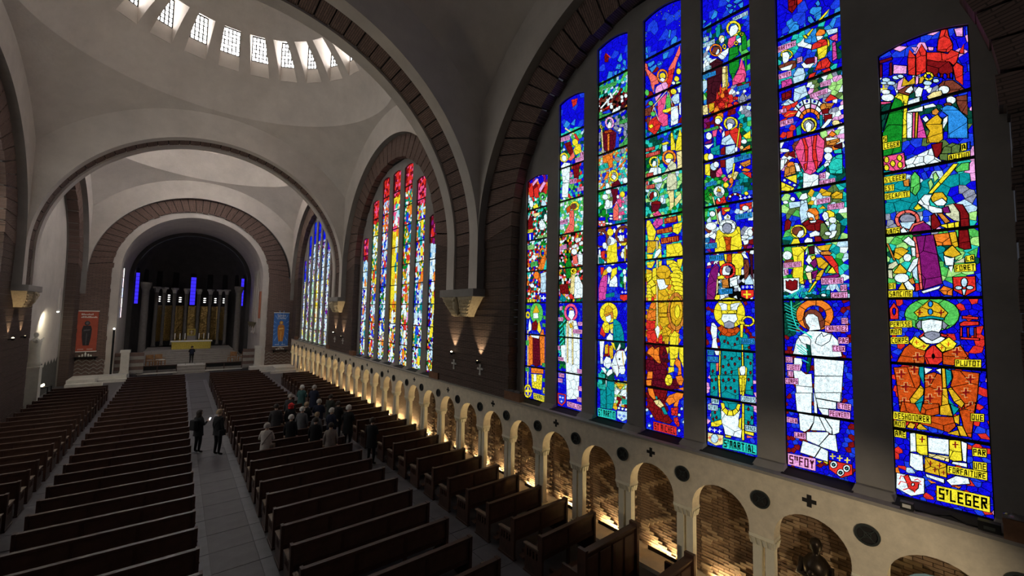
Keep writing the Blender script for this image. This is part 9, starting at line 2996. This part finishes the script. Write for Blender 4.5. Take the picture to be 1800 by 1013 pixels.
# ---------------------------------------------------------------- left chapel of the far bay
PL2 = mat('statue_plaster', (.72, .70, .60), .7, .15, 6.0)
e = empty('white_statue', (-7.27, 33.6, 0)); tag(e, 'white plaster statue with spread arms on a block in the lit chapel', 'statue')
b = MB(); b.box(-.27, .27, -.30, .30, 0, 2.12); b.build('pedestal', PL2, e); b = MB(); b.box(-.30, .30, -.38, .38, 2.12, 2.22); b.build('pedestal_cap', PL2, e)
b = MB(); b.lathe([(.26, 2.22), (.25, 2.5), (.21, 3.0), (.23, 3.45), (.21, 3.62), (.11, 3.72), (.065, 3.76), (.06, 3.80), (.10, 3.88), (.10, 3.98), (.055, 4.06), (.001, 4.07)], 14); b.build('robe', PL2, e, True)
b = MB()
for s_ in (-1, 1): b.tube([(.0, s_ * .16, 3.60), (.1, s_ * .42, 3.56), (.16, s_ * .68, 3.70)], [.09, .065, .04], 8)
b.build('arms', PL2, e, True)
b = MB(); b.box(-XW - .8, -XW - .585, 31, 42.6, 0, 1.75); lchild(b.build('chapel_dado', mat('dado_stone', (.10, .095, .085), .9, .3, 4.0)))
b = MB()
for j in range(14): y0 = 31.2 + .8 * j; b.face([(-7.588, y0, 1.75), (-7.588, y0 + .8, 1.75), (-7.588, y0 + .4, 2.05)])
lchild(b.build('dado_zigzag', MATS['dado_stone']))
e = empty('chapel_lamp', (-6.95, 36.1, 5.2)); tag(e, 'white spotlight mounted on the pier over the lit chapel', 'lamp')
b = MB(); b.lathe([(.06, .12), (.10, 0), (.001, .0)], 10); b.build('reflector', WHITE, e, True); b = MB(); b.box(-.03, .03, -.03, .03, .1, 1.4); b.build('stem', WHITE, e); b = MB(); b.ball((0, 0, -.02), .05, 8, 6); b.build('bulb', emis('chapel_bulb', (1, .93, .7), 25.0), e)
s_ = spot((-6.95, 36.1, 5.1), (-7.6, 37.6, 2.6), CHAPEL, (1, .92, .68), 150, .6, .03); s_.parent = e; s_.location = (0, 0, -.12)
e = empty('votive_stand', (-7.2, 35.6, 0)); tag(e, 'dark votive stand with two small lights in the lit chapel', 'stand')
b = MB(); b.box(-.3, .3, -.5, .5, .8, .85); b.build('tray', BLACK, e)
for sx in (-1, 1):
    for sy in (-1, 1): b = MB(); b.box(sx * .27 - .02, sx * .27 + .02, sy * .46 - .02, sy * .46 + .02, 0, .8); b.build('leg', BLACK, e)
for q, d in enumerate((-.2, .15)):
    b = MB(); b.lathe([(.05, 0), (.05, .1), (.01, .14)], 8); o = b.build('votive_light', emis('votive', (1, .85, .6), 4.0), None, True, (-7.2, 35.6 + d, .85)); tag(o, '%s small glowing votive light on the dark stand' % ORDN[q], 'candle')
# unseen wall washer added under the gallery to light the near arcade
e = empty('gallery_fill_spot', (2.2, -1.3, 3.6)); tag(e, 'unseen black spotlight added under the gallery to light the arcade', 'lamp')
b = MB(); b.tube([(0, 0, 0), (0, 0, -.2)], .02, 6); b.build('stem', BLACK, e); b = MB(); b.lathe([(.05, -.2), (.09, -.3), (.08, -.3)], 10); b.build('fill_spot_hood', BLACK, e, True)
s_ = spot((2.2, -1.3, 3.26), (7.0, 2.2, 1.45), GALLERY, (1, .84, .60), 50, .7, .08); s_.parent = e; s_.location = (0, 0, -.34)
